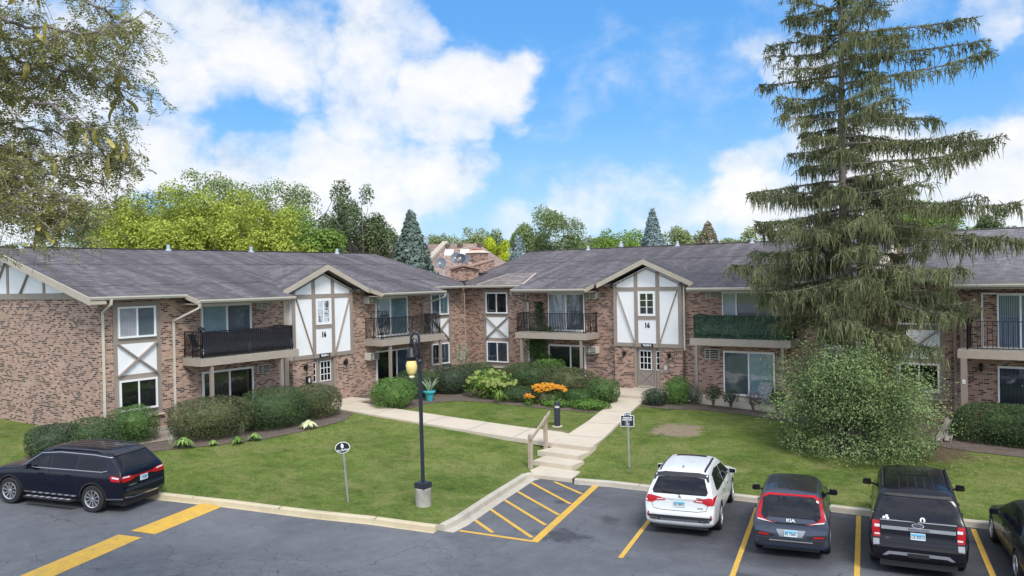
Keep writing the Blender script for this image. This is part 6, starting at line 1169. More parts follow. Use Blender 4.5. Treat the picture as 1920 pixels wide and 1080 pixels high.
def conifer(x, y, ztop, w, h, mat, label, n=9000, sz=.42, zb=-1.0):
    r = empty('spruce_tree', (x, y, zb), 0, label, 'tree', 'conifers beyond the roofs'); t = RNG.random(n) ** .62; lay = np.round(t * 17) / 17 * .65 + t * .35; a = RNG.uniform(0, 2 * PI, n); arm = np.cos(a * 7 + lay * 60) * .13 + np.cos(a * 4 + lay * 31) * .10; R = .15 + w / 2 * 1.25 * lay * (1.0 + arm) * (1 - .35 * RNG.random(n) ** 2)
    dr = np.stack([np.cos(a), np.sin(a), np.full(n, -.28)], 1); P = np.stack([x + R * np.cos(a), y + R * np.sin(a), ztop - t * h - .10 * R], 1); quads_obj('crown', leaves(P, dr + [0, 0, .9], sz, sz * .42, .55), mat, r)
    b = MB(); b.tube([(x, y, zb - .3), (x, y, ztop - .1)], [.22, .03], 7, False); b.build('trunk', 'bark', r); return r
for a in CONIFERS: conifer(*a)
# grass blades standing in the lawn nearest the camera
N = 150000; gx = RNG.uniform(-32, 1.5, N); gy = RNG.uniform(13, 36, N); LP = CURB1[3:] + CURB2[:7] + [(0, 33.2), (-5.6, 33.4), (-9.0, 34.2), (-12.6, 34.8), (-15.5, 34.5), (-16.6, 32.5), (-15.4, 26.1), (-14.4, 24.2), (-14.3, 23.5)]
A1 = [(-23.89, 14.3), (-21.47, 15.15), (-18.54, 15.97), (-16.75, 16.55), (-14.9, 17.05), (-15.0, 17.7), (-15.6, 20.3), (-16.2, 22.8), (-17.1, 25.5), (-19.5, 25.75), (-26.0, 25.6), (-26.1, 22), (-26.2, 20), (-26.8, 18.4), (-27.7, 16.4), (-29.0, 13.6), (-30, 12.3)]
A2 = [(-14.1, 23.6), (-12.96, 23.95), (-9.09, 24.6), (-2.57, 25.35), (1.5, 25.9), (1.5, 33.1), (-3.5, 33.1), (-9, 34.2), (-12.6, 34.9), (-16.4, 34.0), (-16.4, 31.3), (-15.6, 28.2), (-15.1, 26.1), (-14.8, 25)]
A3 = [(-17.6, 28.2), (-18.7, 32), (-21.4, 31.4), (-23.8, 31.2), (-25.4, 30.8), (-25.9, 28), (-24, 27.75), (-20, 27.95)]
ok = inside(gx, gy, A1) | inside(gx, gy, A2) | inside(gx, gy, A3); ok &= (((gx + 13.75) / 1.1) ** 2 + ((gy - 30.75) / 1.3) ** 2 > RNG.uniform(.6, 1.7, N)) & (((gx + 5.6) / 2.4) ** 2 + ((gy - 31.6) / 2.4) ** 2 > RNG.uniform(.5, 1.4, N)); gx, gy = gx[ok], gy[ok]; n = len(gx)
xy = np.stack([gx, gy], 1) / 10.0; gz = np.concatenate([_U(((c[:, None] - _A[None]) ** 2).sum(-1)) @ _S[:_n] + _S[_n] + c @ _S[_n + 1:] for c in np.array_split(xy, 20)])
P = np.stack([gx, gy, gz - .01], 1); a = RNG.uniform(0, 2 * PI, n); s = np.stack([np.cos(a), np.sin(a), np.zeros(n)], 1) * RNG.uniform(.006, .014, n)[:, None]; e = P + np.stack([RNG.normal(0, .022, n), RNG.normal(0, .022, n), RNG.uniform(.025, .065, n)], 1)
tag(quads_obj('grass', np.stack([P - s, P + s, e], 1), 'blade', None, 3), 'short mown grass blades covering the front lawns', 'grass', None, 'stuff')
# fallen leaves lying about
N = 900; lx_ = np.concatenate([RNG.normal(-6.2, 2.2, N // 2), RNG.uniform(-27, 1, N // 2)]); ly_ = np.concatenate([RNG.normal(31.2, 1.8, N // 2), RNG.uniform(15.5, 34, N // 2)]); ok = inside(lx_, ly_, A1) | inside(lx_, ly_, A2); lx_, ly_ = lx_[ok], ly_[ok]
P = np.stack([lx_, ly_, np.array([H(a, b) + .045 for a, b in zip(lx_, ly_)])], 1); tag(quads_obj('fallen_leaves', leaves(P, np.tile([0, -.2, 1.0], (len(P), 1)), .085, .055, .35), 'brownleaf'), 'scattered dry fallen leaves on the lawns', 'leaves', None, 'stuff')
# ------------------------------------------------------------------ houses and a sign tower far behind
h = empty('house', (-50, 58, -1), 0, 'distant house with reddish brown shingle roof and pale skylights behind the chimney', 'house')
rb = MB(); A_ = Vector((-59.0, 50.3)); B_ = Vector((-43.6, 61.0)); dv = (B_ - A_).normalized(); nv = Vector((dv.y, -dv.x))
def HP(t, n, z): q = A_ + dv * t + nv * n; return (q.x, q.y, z)
Lh = (B_ - A_).length
rb.hexa([HP(0, 0, 8.85), HP(Lh - 3.0, 0, 8.85), HP(Lh + 1.5, 7.5, 5.7), HP(0, 7.5, 5.7)], [HP(0, 0, 9.0), HP(Lh - 3.0, 0, 9.0), HP(Lh + 1.5, 7.5, 5.85), HP(0, 7.5, 5.85)]); rb.hexa([HP(0, 0, 8.85), HP(Lh - 3.0, 0, 8.85), HP(Lh + 1.5, -7.5, 5.7), HP(0, -7.5, 5.7)], [HP(0, 0, 9.0), HP(Lh - 3.0, 0, 9.0), HP(Lh + 1.5, -7.5, 5.85), HP(0, -7.5, 5.85)]); rb.hexa([HP(Lh - 3.0, 0, 8.85), HP(Lh + 1.5, 7.5, 5.7), HP(Lh + 1.5, -7.5, 5.7)], [HP(Lh - 3.0, 0, 9.0), HP(Lh + 1.5, 7.5, 5.85), HP(Lh + 1.5, -7.5, 5.85)])
ro = rb.build('roof', 'shingle_brown', h); wb = MB(); wb.hexa([HP(.3, 6.9, -1), HP(Lh + .9, 6.9, -1), HP(Lh + .9, -6.9, -1), HP(.3, -6.9, -1)], [HP(.3, 6.9, 5.75), HP(Lh + .9, 6.9, 5.75), HP(Lh + .9, -6.9, 5.75), HP(.3, -6.9, 5.75)]); wb.build('wall', 'tan', h)
bb = MB(); bb.bar(HP(12.8, .1, 9.12), HP(10.9, 6.9, 6.35), .55, .30); bb.build('rake_board', 'tan', ro)
for t, n_ in ((12.9, 2.2), (14.3, 2.2), (10.2, 3.0)):
    zg = lambda q: 9.0 - 3.15 * q / 7.5; b = MB(); b.hexa([HP(t, n_ - .6, zg(n_ - .6)), HP(t + .8, n_ - .6, zg(n_ - .6)), HP(t + .8, n_ + .6, zg(n_ + .6)), HP(t, n_ + .6, zg(n_ + .6))], [HP(t, n_ - .6, zg(n_ - .6) + .12), HP(t + .8, n_ - .6, zg(n_ - .6) + .12), HP(t + .8, n_ + .6, zg(n_ + .6) + .12), HP(t, n_ + .6, zg(n_ + .6) + .12)]); b.build('skylight', 'clear', ro)
for t, n_ in ((7.8, 1.2), (10.9, .9)):
    q = HP(t, n_, 8.4); b = MB(); b.lathe([(.24, 8.2), (.24, 9.45), (.30, 9.5), (.30, 9.75), (0, 9.8)], (q[0], q[1], 0), 10); b.build('flue_pipe', 'ventgrey', ro)
for t in (6.6, 13, 14.2, 16): q = HP(t, .8, 8.75); b = MB(); b.box(q[0] - .2, q[0] + .2, q[1] - .2, q[1] + .2, 8.5, 8.95); b.build('roof_vent', 'bark', ro)
h = empty('sign_tower', (-161.5, 81.3, -1), 0, 'tiny white square tower with grey cap and teal sign far left above the roof', 'tower'); b = MB(); b.box(-163.4, -159.6, 79.4, 83.2, -1, 14.6); b.build('wall', 'white', h); b = MB(); b.hexa([(-164, 78.8, 14.6), (-159, 78.8, 14.6), (-159, 83.8, 14.6), (-164, 83.8, 14.6)], [(-161.7, 81.1, 16.9), (-161.3, 81.1, 16.9), (-161.3, 81.5, 16.9), (-161.7, 81.5, 16.9)]); b.build('roof', 'shingle_new', h)
b = MB(); b.box(-162.8, -160.2, 79.25, 79.38, 10.6, 12.2); b.build('sign_panel', 'turq', h)
# ------------------------------------------------------------------ vehicles
def evaluated(o):
    dg = bpy.context.evaluated_depsgraph_get(); dg.update(); return bpy.data.meshes.new_from_object(o.evaluated_get(dg))
def loft(st, paint, wheels, R, wellw=.30):
    """st rows: x, z floor, z shoulder, z top, half width, half width at belt, half width at roof, crown"""
    v = []; f = []; K = None
    for (x, zb, zs, zr, w, wb, wt, cr) in st:
        h = [(0, zb), (.80 * w, zb), (.95 * w, zb + .05), (.985 * w, zb + .2 * (zs - zb)), (w, zb + .5 * (zs - zb)), (.995 * w, zb + .84 * (zs - zb)), (wb + .025, zs), (wb, min(zs + .035, zr)), (wb + (wt - wb) * .5, zs + .5 * (zr - zs)), (wt + .02, zr - .10 * min(1, (zr - zs) / .3)), (wt - .05, zr - .015 * min(1, (zr - zs) / .3)), (wt * .5, zr + cr * .75), (0, zr + cr)]
        ring = [(x, y, z) for y, z in h] + [(x, -y, z) for y, z in h[-2:0:-1]]; K = len(ring); v += ring
    n = len(st)
    for i in range(n - 1):
        for j in range(K): f.append([i * K + j, i * K + (j + 1) % K, (i + 1) * K + (j + 1) % K, (i + 1) * K + j])
    f.append(list(range(K))[::-1]); f.append([(n - 1) * K + j for j in range(K)])
    me = bpy.data.meshes.new('body'); me.from_pydata(v, [], f); bm = bmesh.new(); bm.from_mesh(me); bmesh.ops.recalc_face_normals(bm, faces=bm.faces[:]); bm.to_mesh(me); bm.free()
    o = bpy.data.objects.new('body', me); COL.objects.link(o); s = o.modifiers.new('s', 'SUBSURF'); s.levels = 2; s.render_levels = 2
    full = evaluated(o); full.polygons.foreach_set('use_smooth', [True] * len(full.polygons)); bpy.data.objects.remove(o)
    bm = bmesh.new(); bm.from_mesh(full); bvh = BVHTree.FromBMesh(bm); bm.free()
    o = bpy.data.objects.new('body', full); COL.objects.link(o)
    c = MB(); W = max(r[4] for r in st)
    for (x, z, yc) in wheels:
        for s_ in (-1, 1): c.lathe([(0, s_ * (W + .2)), (R * 1.13, s_ * (W + .2)), (R * 1.13, s_ * (W - wellw)), (0, s_ * (W - wellw))], (x, 0, z), 28, 1)
    cu = c.build('cutter', 'trimblack'); md = o.modifiers.new('b', 'BOOLEAN'); md.object = cu; md.operation = 'DIFFERENCE'; md.solver = 'EXACT'
    me2 = evaluated(o); bpy.data.objects.remove(o); bpy.data.objects.remove(cu); me2.materials.clear()
    me2.polygons.foreach_set('material_index', [0] * len(me2.polygons)); me2.polygons.foreach_set('use_smooth', [True] * len(me2.polygons)); me2.materials.append(MT[paint]); me2.name = 'body'
    try: me2.set_sharp_from_angle(angle=.6)
    except Exception: pass
    return me2, bvh
AX = {'R': lambda a, b: ((-3, a, b), (1, 0, 0)), 'F': lambda a, b: ((9, a, b), (-1, 0, 0)), 'L': lambda a, b: ((a, 3, b), (0, -1, 0)), 'S': lambda a, b: ((a, -3, b), (0, 1, 0)), 'T': lambda a, b: ((a, b, 5), (0, 0, -1))}
class Car:
    def __init__(s, name, label, st, paint, wheels, R, group=None):
        s.root = empty(name, (0, 0, 0), 0, label, 'car', group); s.root['local'] = 1; s.me, s.bvh = loft(st, paint, wheels, R); s.body = bpy.data.objects.new('body', s.me); COL.objects.link(s.body); s.body.parent = s.root; s.paint = paint
        sh = MB(); W = max(r[4] for r in st) - .14; xs = [r[0] for r in st]; sh.box(xs[0] + .12, xs[-1] - .15, -W + .1, W - .1, .20, st[len(st) // 2][1] + .08); sh.build('underbody', 'trimblack', s.root)
    def hit(s, ax, a, b, lim=None):
        o, d = AX[ax](a, b); p, nn_, i, ds = s.bvh.ray_cast(Vector(o), Vector(d))
        if p is None or (lim and ds > lim): p, nn_, i, ds = s.bvh.find_nearest(Vector(o) + Vector(d) * (lim or 3.0))
        return p, nn_
    def patch(s, name, ax, poly, mat, off=.005, skirt=.02, step=.07, parent=None, mirror=False, lim=None, puff=0.0):
        out = None
        for sg in ((1, -1) if mirror else (1,)):
            if ax in 'RF' or ax == 'T': P = [(a * sg, b) for a, b in poly] if ax != 'T' else [(a, b * sg) for a, b in poly]; A = ax
            else: P = poly; A = ax if sg == 1 else ('S' if ax == 'L' else 'L')
            if sg == -1: P = P[::-1]
            pts, fs = fill(P, step, min(step, .05)); v = []
            for a, b in pts:
                p, nn_ = s.hit(A, a, b, lim); d = Vector(AX[A](0, 0)[1]); nn_ = (nn_ - d * .6).normalized(); v.append(tuple(p + nn_ * (off + puff)))
            e = {}
            for t in fs:
                for a, b in zip(t, t[1:] + t[:1]): e[(a, b)] = 1
            bd = [k for k in e if (k[1], k[0]) not in e]; mp = {}; d = Vector(AX[A](0, 0)[1])
            for a, b in bd:
                for q in (a, b):
                    if q not in mp: mp[q] = len(v); v.append(tuple(Vector(v[q]) + d * skirt))
                fs.append([b, a, mp[a], mp[b]])
            me = bpy.data.meshes.new(name); me.from_pydata(v, [], fs); bm = bmesh.new(); bm.from_mesh(me); bmesh.ops.recalc_face_normals(bm, faces=bm.faces[:]); bm.to_mesh(me); bm.free(); boxuv(me)
            out = link(name, me, mat, parent or s.root)
        return out
    def strip(s, name, ax, line, w, mat, off=.006, mirror=False, parent=None, skirt=.012):
        L = [Vector(p) for p in line]; up_, dn = [], []
        for i, p in enumerate(L):
            d = (L[min(i + 1, len(L) - 1)] - L[max(i - 1, 0)]).normalized(); nn_ = Vector((-d.y, d.x)) * w / 2; up_.append(tuple(p + nn_)); dn.append(tuple(p - nn_))
        return s.patch(name, ax, up_ + dn[::-1], mat, off, skirt, .2, parent, mirror)
    def wheel(s, x, z, y, R, w, spokes, rimr=.70, first=[None]):
        for sx in x:
            for sg in (1, -1):
                t = MB(); c = (sx, sg * y, z); yy = lambda q: sg * q
                t.lathe([(R * rimr, -yy(w / 2)), (R * .93, -yy(w / 2)), (R, -yy(w / 2 - .03)), (R, yy(w / 2 - .03)), (R * .93, yy(w / 2)), (R * rimr, yy(w / 2 - .005)), (R * rimr, -yy(w / 2))], c, 32, 1, False); wl = t.build('wheel', 'tyre', s.root, smooth=False)
                r = MB(); rr = R * rimr; r.lathe([(rr, -yy(w / 2)), (rr, yy(w / 2 - .004)), (rr * .93, yy(w / 2 - .012)), (rr * .90, yy(w / 2 - .05)), (rr * .3, yy(w / 2 - .085)), (0, yy(w / 2 - .085))], c, 28, 1); r.build('rim_barrel', 'trimblack', wl, smooth=True)
                q = MB(); q.lathe([(rr * 1.0, yy(w / 2 - .002)), (rr * .985, yy(w / 2 + .006)), (rr * .91, yy(w / 2 - .004)), (rr * .90, yy(w / 2 - .03))], c, 32, 1, False)
                for k in range(spokes):
                    for da in (-.13, .13) if spokes <= 6 else (0,):
                        a = 2 * PI * k / spokes + .2; a1 = a + da; q.hexa([(sx + math.cos(a1 + e) * ra, sg * y + yy(w / 2 - .06), z + math.sin(a1 + e) * ra) for ra, e in ((rr * .15, -.30), (rr * .15, .30), (rr * .92, .075), (rr * .92, -.075))], [(sx + math.cos(a1 + e) * ra, sg * y + yy(w / 2 - dd), z + math.sin(a1 + e) * ra) for ra, e, dd in ((rr * .15, -.30, .022), (rr * .15, .30, .022), (rr * .92, .075, .008), (rr * .92, -.075, .008))])
                q.lathe([(rr * .20, yy(w / 2 - .05)), (rr * .19, yy(w / 2 - .012)), (0, yy(w / 2 - .008))], c, 14, 1); q.build('rim', 'alloy', wl)
    def mirrors(s, x, y, z, mat, glass='tint'):
        for sg in (1, -1):
            b = MB(); b.hexa([(x - .09, sg * (y + .05), z - .08), (x + .06, sg * (y + .05), z - .07), (x + .06, sg * (y + .26), z - .06), (x - .09, sg * (y + .27), z - .07)], [(x - .09, sg * (y + .06), z + .08), (x + .03, sg * (y + .06), z + .07), (x + .03, sg * (y + .25), z + .06), (x - .09, sg * (y + .26), z + .07)]); b.hexa([(x - .03, sg * (y - .08), z - .09), (x + .05, sg * (y - .08), z - .09), (x + .05, sg * (y + .10), z - .06), (x - .03, sg * (y + .10), z - .06)], [(x - .03, sg * (y - .08), z - .05), (x + .05, sg * (y - .08), z - .05), (x + .05, sg * (y + .10), z - .02), (x - .03, sg * (y + .10), z - .02)])
            m_ = b.build('mirror', mat, s.root, bevel=.018); g = MB(); g.hexa([(x - .096, sg * (y + .075), z - .06), (x - .096, sg * (y + .25), z - .05), (x - .096, sg * (y + .245), z + .055), (x - .096, sg * (y + .075), z + .065)], [(x - .092, sg * (y + .075), z - .06), (x - .092, sg * (y + .25), z - .05), (x - .092, sg * (y + .245), z + .055), (x - .092, sg * (y + .075), z + .065)]); g.build('mirror_glass', 'tint', m_)
    def plate(s, y, z, txt, w=.30, h=.152):
        p, nn_ = s.hit('R', y, z); px = p.x - .028; b = MB(); b.box(px - .004, px + .02, y - w / 2, y + w / 2, z - h / 2, z + h / 2); o = b.build('licence_plate', 'plate', s.root); c = MB(); c.box(px - .006, px - .003, y - w / 2 + .008, y + w / 2 - .008, z + h * .08, z + h / 2 - .008); c.build('plate_band', 'platesky', o)
        fr = Matrix(((0, 0, -1, px - .006), (-1, 0, 0, y), (0, 1, 0, z - .012), (0, 0, 0, 1))); text(txt, .092, 'lettering', o, fr, 'lettering', .74, .001, .002)
    def word(s, txt, size, y, z, mat, sq=1.0, ax='R', bold=.002, off=.012):
        p, nn_ = s.hit('R', y, z); fr = Matrix(((0, 0, -1, p.x - off), (-1, 0, 0, y), (0, 1, 0, z), (0, 0, 0, 1))); return text(txt, size, mat, s.root, fr, 'lettering', sq, bold, .004)
    def wiper(s, y0, z0_, y1, z1_):
        p, _ = s.hit('R', y0, z0_); q, _ = s.hit('R', y1, z1_); b = MB(); b.bar(tuple(p - Vector((.02, 0, 0))), tuple(q - Vector((.02, 0, 0))), .02, .028, (1, 0, 0)); b.lathe([(.03, -.03), (.03, .02), (0, .03)], tuple(p), 8, 0); b.build('wiper', 'trimblack', s.root)
    def rails(s, x0, x1, y, mat, h=.06):
        for sg in (1, -1):
            xs = np.linspace(x0, x1, 9); pts = []
            for i, x in enumerate(xs): p, _ = s.hit('T', x, sg * y); pts.append(tuple(p + Vector((0, 0, h if 0 < i < 8 else -.01))))
            b = MB(); b.tube(pts, .022, 6); b.build('roof_rail', mat, s.root)
    def handles(s, pts, mat, sides=(1, -1)):
        for x, z in pts:
            for sg in sides:
                p, nn_ = s.hit('L' if sg > 0 else 'S', x, z); b = MB(); b.bar((p.x - .10, p.y + sg * .022, p.z), (p.x + .10, p.y + sg * .022, p.z + .005), .022, .035); b.build('door_handle', mat, s.root, bevel=.006)
    def place(s, x, y, head):
        """rear axle stands at (x,y); head = direction of travel"""
        a = math.atan2(head[1], head[0]); s.root.rotation_euler = (0, 0, a); c, q = math.cos(a), math.sin(a); ax = s.ax; f0 = Vector((x - c * ax, y - q * ax)); zr_, zf_ = lotz(x, y), lotz(x + c * 2.9, y + q * 2.9); s.root.location = (f0.x, f0.y, zr_ - (zf_ - zr_) / 2.9 * ax + .004); s.root.rotation_euler = (0, -math.atan2(zf_ - zr_, 2.9), a)
HD = (-.247, .969)
def suv_st(L, H_, W, belt, hood, floor, xg0, xr0, xr1, xw, wb=.93, wt=.74, bumper=.62, nose=.82, tail=None, plan=.86, hatchx=.10, cr=.03):
    """common two-box profile: xg0 belt at the tail, xr0 roof start, xr1 roof end, xw windscreen base"""
    B = lambda x, zb, zs, zr, w, a=None, c=None, k=0.0: (x, zb, zs, zr, w * W, (a or .95) * W * w, (c or .90) * W * w, k)
    st = [B(0, floor + .16, bumper - .12, bumper, plan, .96, .90), B(.03, floor + .08, bumper, bumper + .06, plan + .06, .97, .93), B(hatchx - .02, floor + .05, bumper + .10, bumper + .16, plan + .085, .98, .95), B(hatchx, floor + .03, belt - .16, belt - .06, plan + .10, .98, .95), B(hatchx + .05, floor + .02, belt - .03, belt + .05, plan + .11, wb, wb - .02), B(xg0 + .10, floor, belt, belt + .24, plan + .125, wb, wb - .06), B(xr0 - .16, floor, belt, H_ - .20, .99, wb, wt + .06), B(xr0, floor, belt, H_ - .045, 1.0, wb, wt + .015, cr * .6), B(xr0 + .35, floor, belt, H_ - .01, 1.0, wb, wt, cr), B((xr0 + xr1) / 2, floor, belt - .01, H_, 1.0, wb, wt, cr), B(xr1 - .35, floor, belt - .02, H_ - .02, 1.0, wb, wt, cr), B(xr1, floor, belt - .03, H_ - .07, 1.0, wb, wt - .01, cr), B((xr1 + xw) / 2, floor, belt - .04, (H_ + hood) / 2 + .02, 1.0, wb, (wt + wb) / 2 - .03, cr), B(xw, floor, belt - .05, hood + .05, 1.0, wb, wb - .08, cr), B(xw + .18, floor, hood - .06, hood, .995, wb, .80, .03), B((xw + L) / 2 + .1, floor, hood - .10, hood - .04, .985, .92, .78, .03), B(L - .28, floor + .02, nose - .02, nose + .06, .95, .92, .8, .02), B(L - .08, floor + .06, nose - .12, nose - .06, .88, .92, .8), B(L, floor + .14, nose - .26, nose - .2, .78, .92, .8)]
    return st
SW = lambda pts: pts
# ---- white crossover
c = Car('parked_car', 'pearl white crossover with wedge red tail lamps, leftmost of the nose-in cars', suv_st(4.95, 1.69, .98, 1.08, 1.06, .24, .18, .62, 2.75, 3.62, wb=.92, wt=.70, bumper=.60, plan=.84, cr=.03), 'p_white', [(1.06, .37, 0), (3.88, .37, 0)], .375, 'cars parked nose-in'); c.ax = 1.06
c.wheel((1.06, 3.88), .375, .86, .375, .25, 5); c.patch('rear_window', 'R', [(-.70, 1.10), (.70, 1.10), (.74, 1.18), (.62, 1.47), (.40, 1.51), (-.40, 1.51), (-.62, 1.47), (-.74, 1.18)], 'tint', .006)
c.patch('spoiler_edge', 'R', [(-.66, 1.475), (-.4, 1.515), (.4, 1.515), (.66, 1.475), (.70, 1.40), (.74, 1.40), (.70, 1.55), (.45, 1.595), (-.45, 1.595), (-.70, 1.55), (-.74, 1.40), (-.70, 1.40)], 'trimblack', .012)
c.patch('tail_lamp', 'R', [(.36, .955), (.42, .93), (.62, .915), (.74, .86), (.90, .88), (.93, 1.06), (.72, 1.045), (.40, .985)], 'lens', .012, mirror=True, lim=3.6); c.patch('lamp_reflector', 'R', [(.42, .955), (.60, .945), (.60, .965), (.44, .975)], 'clear', .018, mirror=True)
c.strip('chrome_strip', 'R', [(-.40, .985), (0, .975), (.40, .985)], .028, 'chrome', .014); c.word('A', .10, 0, 1.045, 'chrome', 1.3); c.word('SH-AWD', .035, -.55, .78, 'chrome'); c.word('MDX', .05, -.52, 1.03, 'chrome', 1.4)
c.plate(0, .86, 'EG 38912'); c.wiper(.02, 1.12, .50, 1.17)
c.strip('hatch_seam', 'R', [(-.76, 1.08), (-.74, .86), (-.70, .72), (-.45, .685), (.45, .685), (.70, .72), (.74, .86), (.76, 1.08)], .012, 'seam', .003)
c.patch('bumper_insert', 'R', [(-.86, .56), (.86, .56), (.84, .50), (.62, .42), (-.62, .42), (-.84, .50)], 'trimblack', .008); c.patch('skid_trim', 'R', [(-.52, .475), (.52, .475), (.50, .43), (-.50, .43)], 'chrome', .014); c.patch('exhaust_tip', 'R', [(.56, .47), (.80, .51), (.80, .44), (.62, .42)], 'chrome', .016, mirror=True); c.patch('exhaust_bore', 'R', [(.61, .465), (.77, .495), (.77, .452), (.64, .437)], 'dark', .022, mirror=True); c.patch('reflector', 'R', [(.80, .60), (.84, .64), (.85, .57), (.82, .55)], 'lens', .012, mirror=True)
c.patch('side_window', 'L', [(.72, 1.15), (1.0, 1.12), (2.05, 1.10), (2.05, 1.50), (1.5, 1.55), (.95, 1.50)], 'tint', .006, mirror=True); c.patch('side_window', 'L', [(2.12, 1.10), (3.45, 1.08), (3.30, 1.18), (2.85, 1.42), (2.12, 1.50)], 'tint', .006, mirror=True); c.patch('windscreen', 'T', [(2.82, -.58), (2.82, .58), (3.50, .74), (3.50, -.74)], 'tint', .006); c.patch('sunroof', 'T', [(2.2, -.42), (2.2, .42), (2.48, .44), (2.48, -.44)], 'tint', .006)
c.strip('window_line', 'L', [(.70, 1.14), (1.0, 1.105), (2.1, 1.085), (3.5, 1.065)], .02, 'chrome', .01, True); c.strip('door_seam', 'L', [(1.42, 1.08), (1.36, .80), (1.5, .42)], .012, 'seam', .003, True); c.strip('door_seam', 'L', [(2.12, 1.08), (2.10, .42)], .012, 'seam', .003, True); c.strip('door_seam', 'L', [(3.2, 1.06), (3.2, .42)], .012, 'seam', .003, True); c.strip('sill_trim', 'L', [(1.5, .33), (3.42, .33)], .10, 'trimblack', .008, True)
c.strip('roof_ditch', 'T', [(.66, .60), (1.5, .615), (2.4, .60)], .05, 'trimblack', .006, True); c.mirrors(3.15, .90, 1.14, 'p_white'); c.handles(((1.62, .93), (2.55, .92)), 'chrome'); c.patch('headlamp', 'F', [(.45, .76), (.86, .80), (.80, .66), (.48, .66)], 'clear', .01, mirror=True)
b = MB(); p, _ = c.hit('T', .82, 0); b.hexa([(.76, -.03, p.z - .01), (.92, -.03, p.z - .01), (.92, .03, p.z - .01), (.76, .03, p.z - .01)], [(.78, -.012, p.z + .06), (.84, -.012, p.z + .05), (.84, .012, p.z + .05), (.78, .012, p.z + .06)]); b.build('antenna_fin', 'silver', c.root)
for y in (-.36, -.12, .12, .36): c.strip('roof_rib', 'T', [(.75, y), (1.9, y)], .018, 'p_white', .008)
c.place(-9.22, 21.06, HD)
# ---- slate hatchback
c = Car('parked_car', 'slate blue boxy hatchback with red boomerang lamps round its rear window', suv_st(4.20, 1.61, .90, 1.02, 1.04, .22, .14, .42, 2.35, 3.02, wb=.93, wt=.72, bumper=.62, plan=.87, hatchx=.07, nose=.84), 'p_slate', [(.86, .33, 0), (3.46, .33, 0)], .335, 'cars parked nose-in'); c.ax = .86
c.wheel((.86, 3.46), .335, .79, .335, .22, 5)
c.patch('roof_panel', 'T', [(.50, -.60), (.50, .60), (2.25, .60), (2.25, -.60)], 'p_roof', .005, step=.12)
c.patch('rear_window', 'R', [(-.60, .86), (-.30, .845), (.30, .845), (.60, .86), (.70, 1.0), (.64, 1.40), (.50, 1.46), (-.50, 1.46), (-.64, 1.40), (-.70, 1.0)], 'tint', .006)
arm = [(.78, .93), (.36, .855), (.38, .885), (.62, .945), (.695, 1.04), (.65, 1.40), (.52, 1.468), (.0, 1.478), (.0, 1.51), (.55, 1.505), (.695, 1.42), (.785, 1.06)]
c.patch('tail_lamp', 'R', arm, 'lens', .014, mirror=True, lim=3.5, step=.06); c.patch('lamp_reflector', 'R', [(.42, .868), (.76, .92), (.78, .955), (.62, .925)], 'clear', .02, mirror=True)
c.patch('window_garnish', 'R', [(-.52, .99), (.52, .99), (.58, .945), (.40, .88), (-.40, .88), (-.58, .945)], 'p_slate', .016); c.word('KIA', .105, 0, .945, 'signwhite', 1.25, bold=.004, off=.034); c.word('SOUL', .05, .52, .74, 'chrome', 1.2)
c.patch('plate_recess', 'R', [(-.34, .72), (.34, .72), (.26, .55), (-.26, .55)], 'silver', .006); c.plate(0, .64, '8Z 75661'); c.patch('bumper_fin', 'R', [(.36, .60), (.80, .66), (.84, .62), (.80, .545), (.40, .54)], 'p_roof', .010, mirror=True); c.patch('reflector', 'R', [(.52, .595), (.74, .615), (.74, .575), (.52, .56)], 'lens', .018, mirror=True)
c.patch('bumper_insert', 'R', [(-.78, .50), (.78, .50), (.74, .40), (-.74, .40)], 'trimblack', .008); c.strip('skid_trim', 'R', [(-.50, .455), (.50, .455)], .03, 'silver', .014)
c.patch('side_window', 'L', [(.62, 1.14), (.95, 1.08), (1.55, 1.06), (1.55, 1.45), (.90, 1.44)], 'tint', .006, mirror=True); c.patch('side_window', 'L', [(1.62, 1.06), (2.86, 1.05), (2.35, 1.42), (1.62, 1.46)], 'tint', .006, mirror=True); c.patch('windscreen', 'T', [(2.42, -.56), (2.42, .56), (2.95, .70), (2.95, -.70)], 'tint', .006)
c.strip('arch_trim', 'L', [(.86 + .40 * math.cos(a), .335 + .40 * math.sin(a)) for a in np.linspace(-.2, PI + .2, 14)], .06, 'trimblack', .008, True); c.strip('arch_trim', 'L', [(3.46 + .40 * math.cos(a), .335 + .40 * math.sin(a)) for a in np.linspace(-.2, PI + .2, 14)], .06, 'trimblack', .008, True); c.strip('sill_trim', 'L', [(1.3, .33), (3.02, .33)], .13, 'trimblack', .008, True)
c.strip('door_seam', 'L', [(1.58, 1.04), (1.56, .42)], .012, 'seam', .003, True); c.strip('door_seam', 'L', [(2.62, 1.02), (2.6, .42)], .012, 'seam', .003, True); c.mirrors(2.55, .83, 1.09, 'p_roof'); c.handles(((1.25, .90), (2.0, .90)), 'trimblack'); c.patch('headlamp', 'F', [(.45, .80), (.78, .84), (.74, .74), (.48, .72)], 'clear', .01, mirror=True)
for y in (-.30, -.10, .10, .30): c.strip('roof_rib', 'T', [(.58, y), (2.0, y)], .02, 'p_roof', .010)
b = MB(); p, _ = c.hit('T', .60, 0); b.hexa([(.56, -.025, p.z), (.72, -.025, p.z), (.72, .025, p.z), (.56, .025, p.z)], [(.57, -.01, p.z + .07), (.62, -.01, p.z + .06), (.62, .01, p.z + .06), (.57, .01, p.z + .07)]); b.build('antenna_fin', 'p_roof', c.root); c.place(-6.19, 20.70, HD)
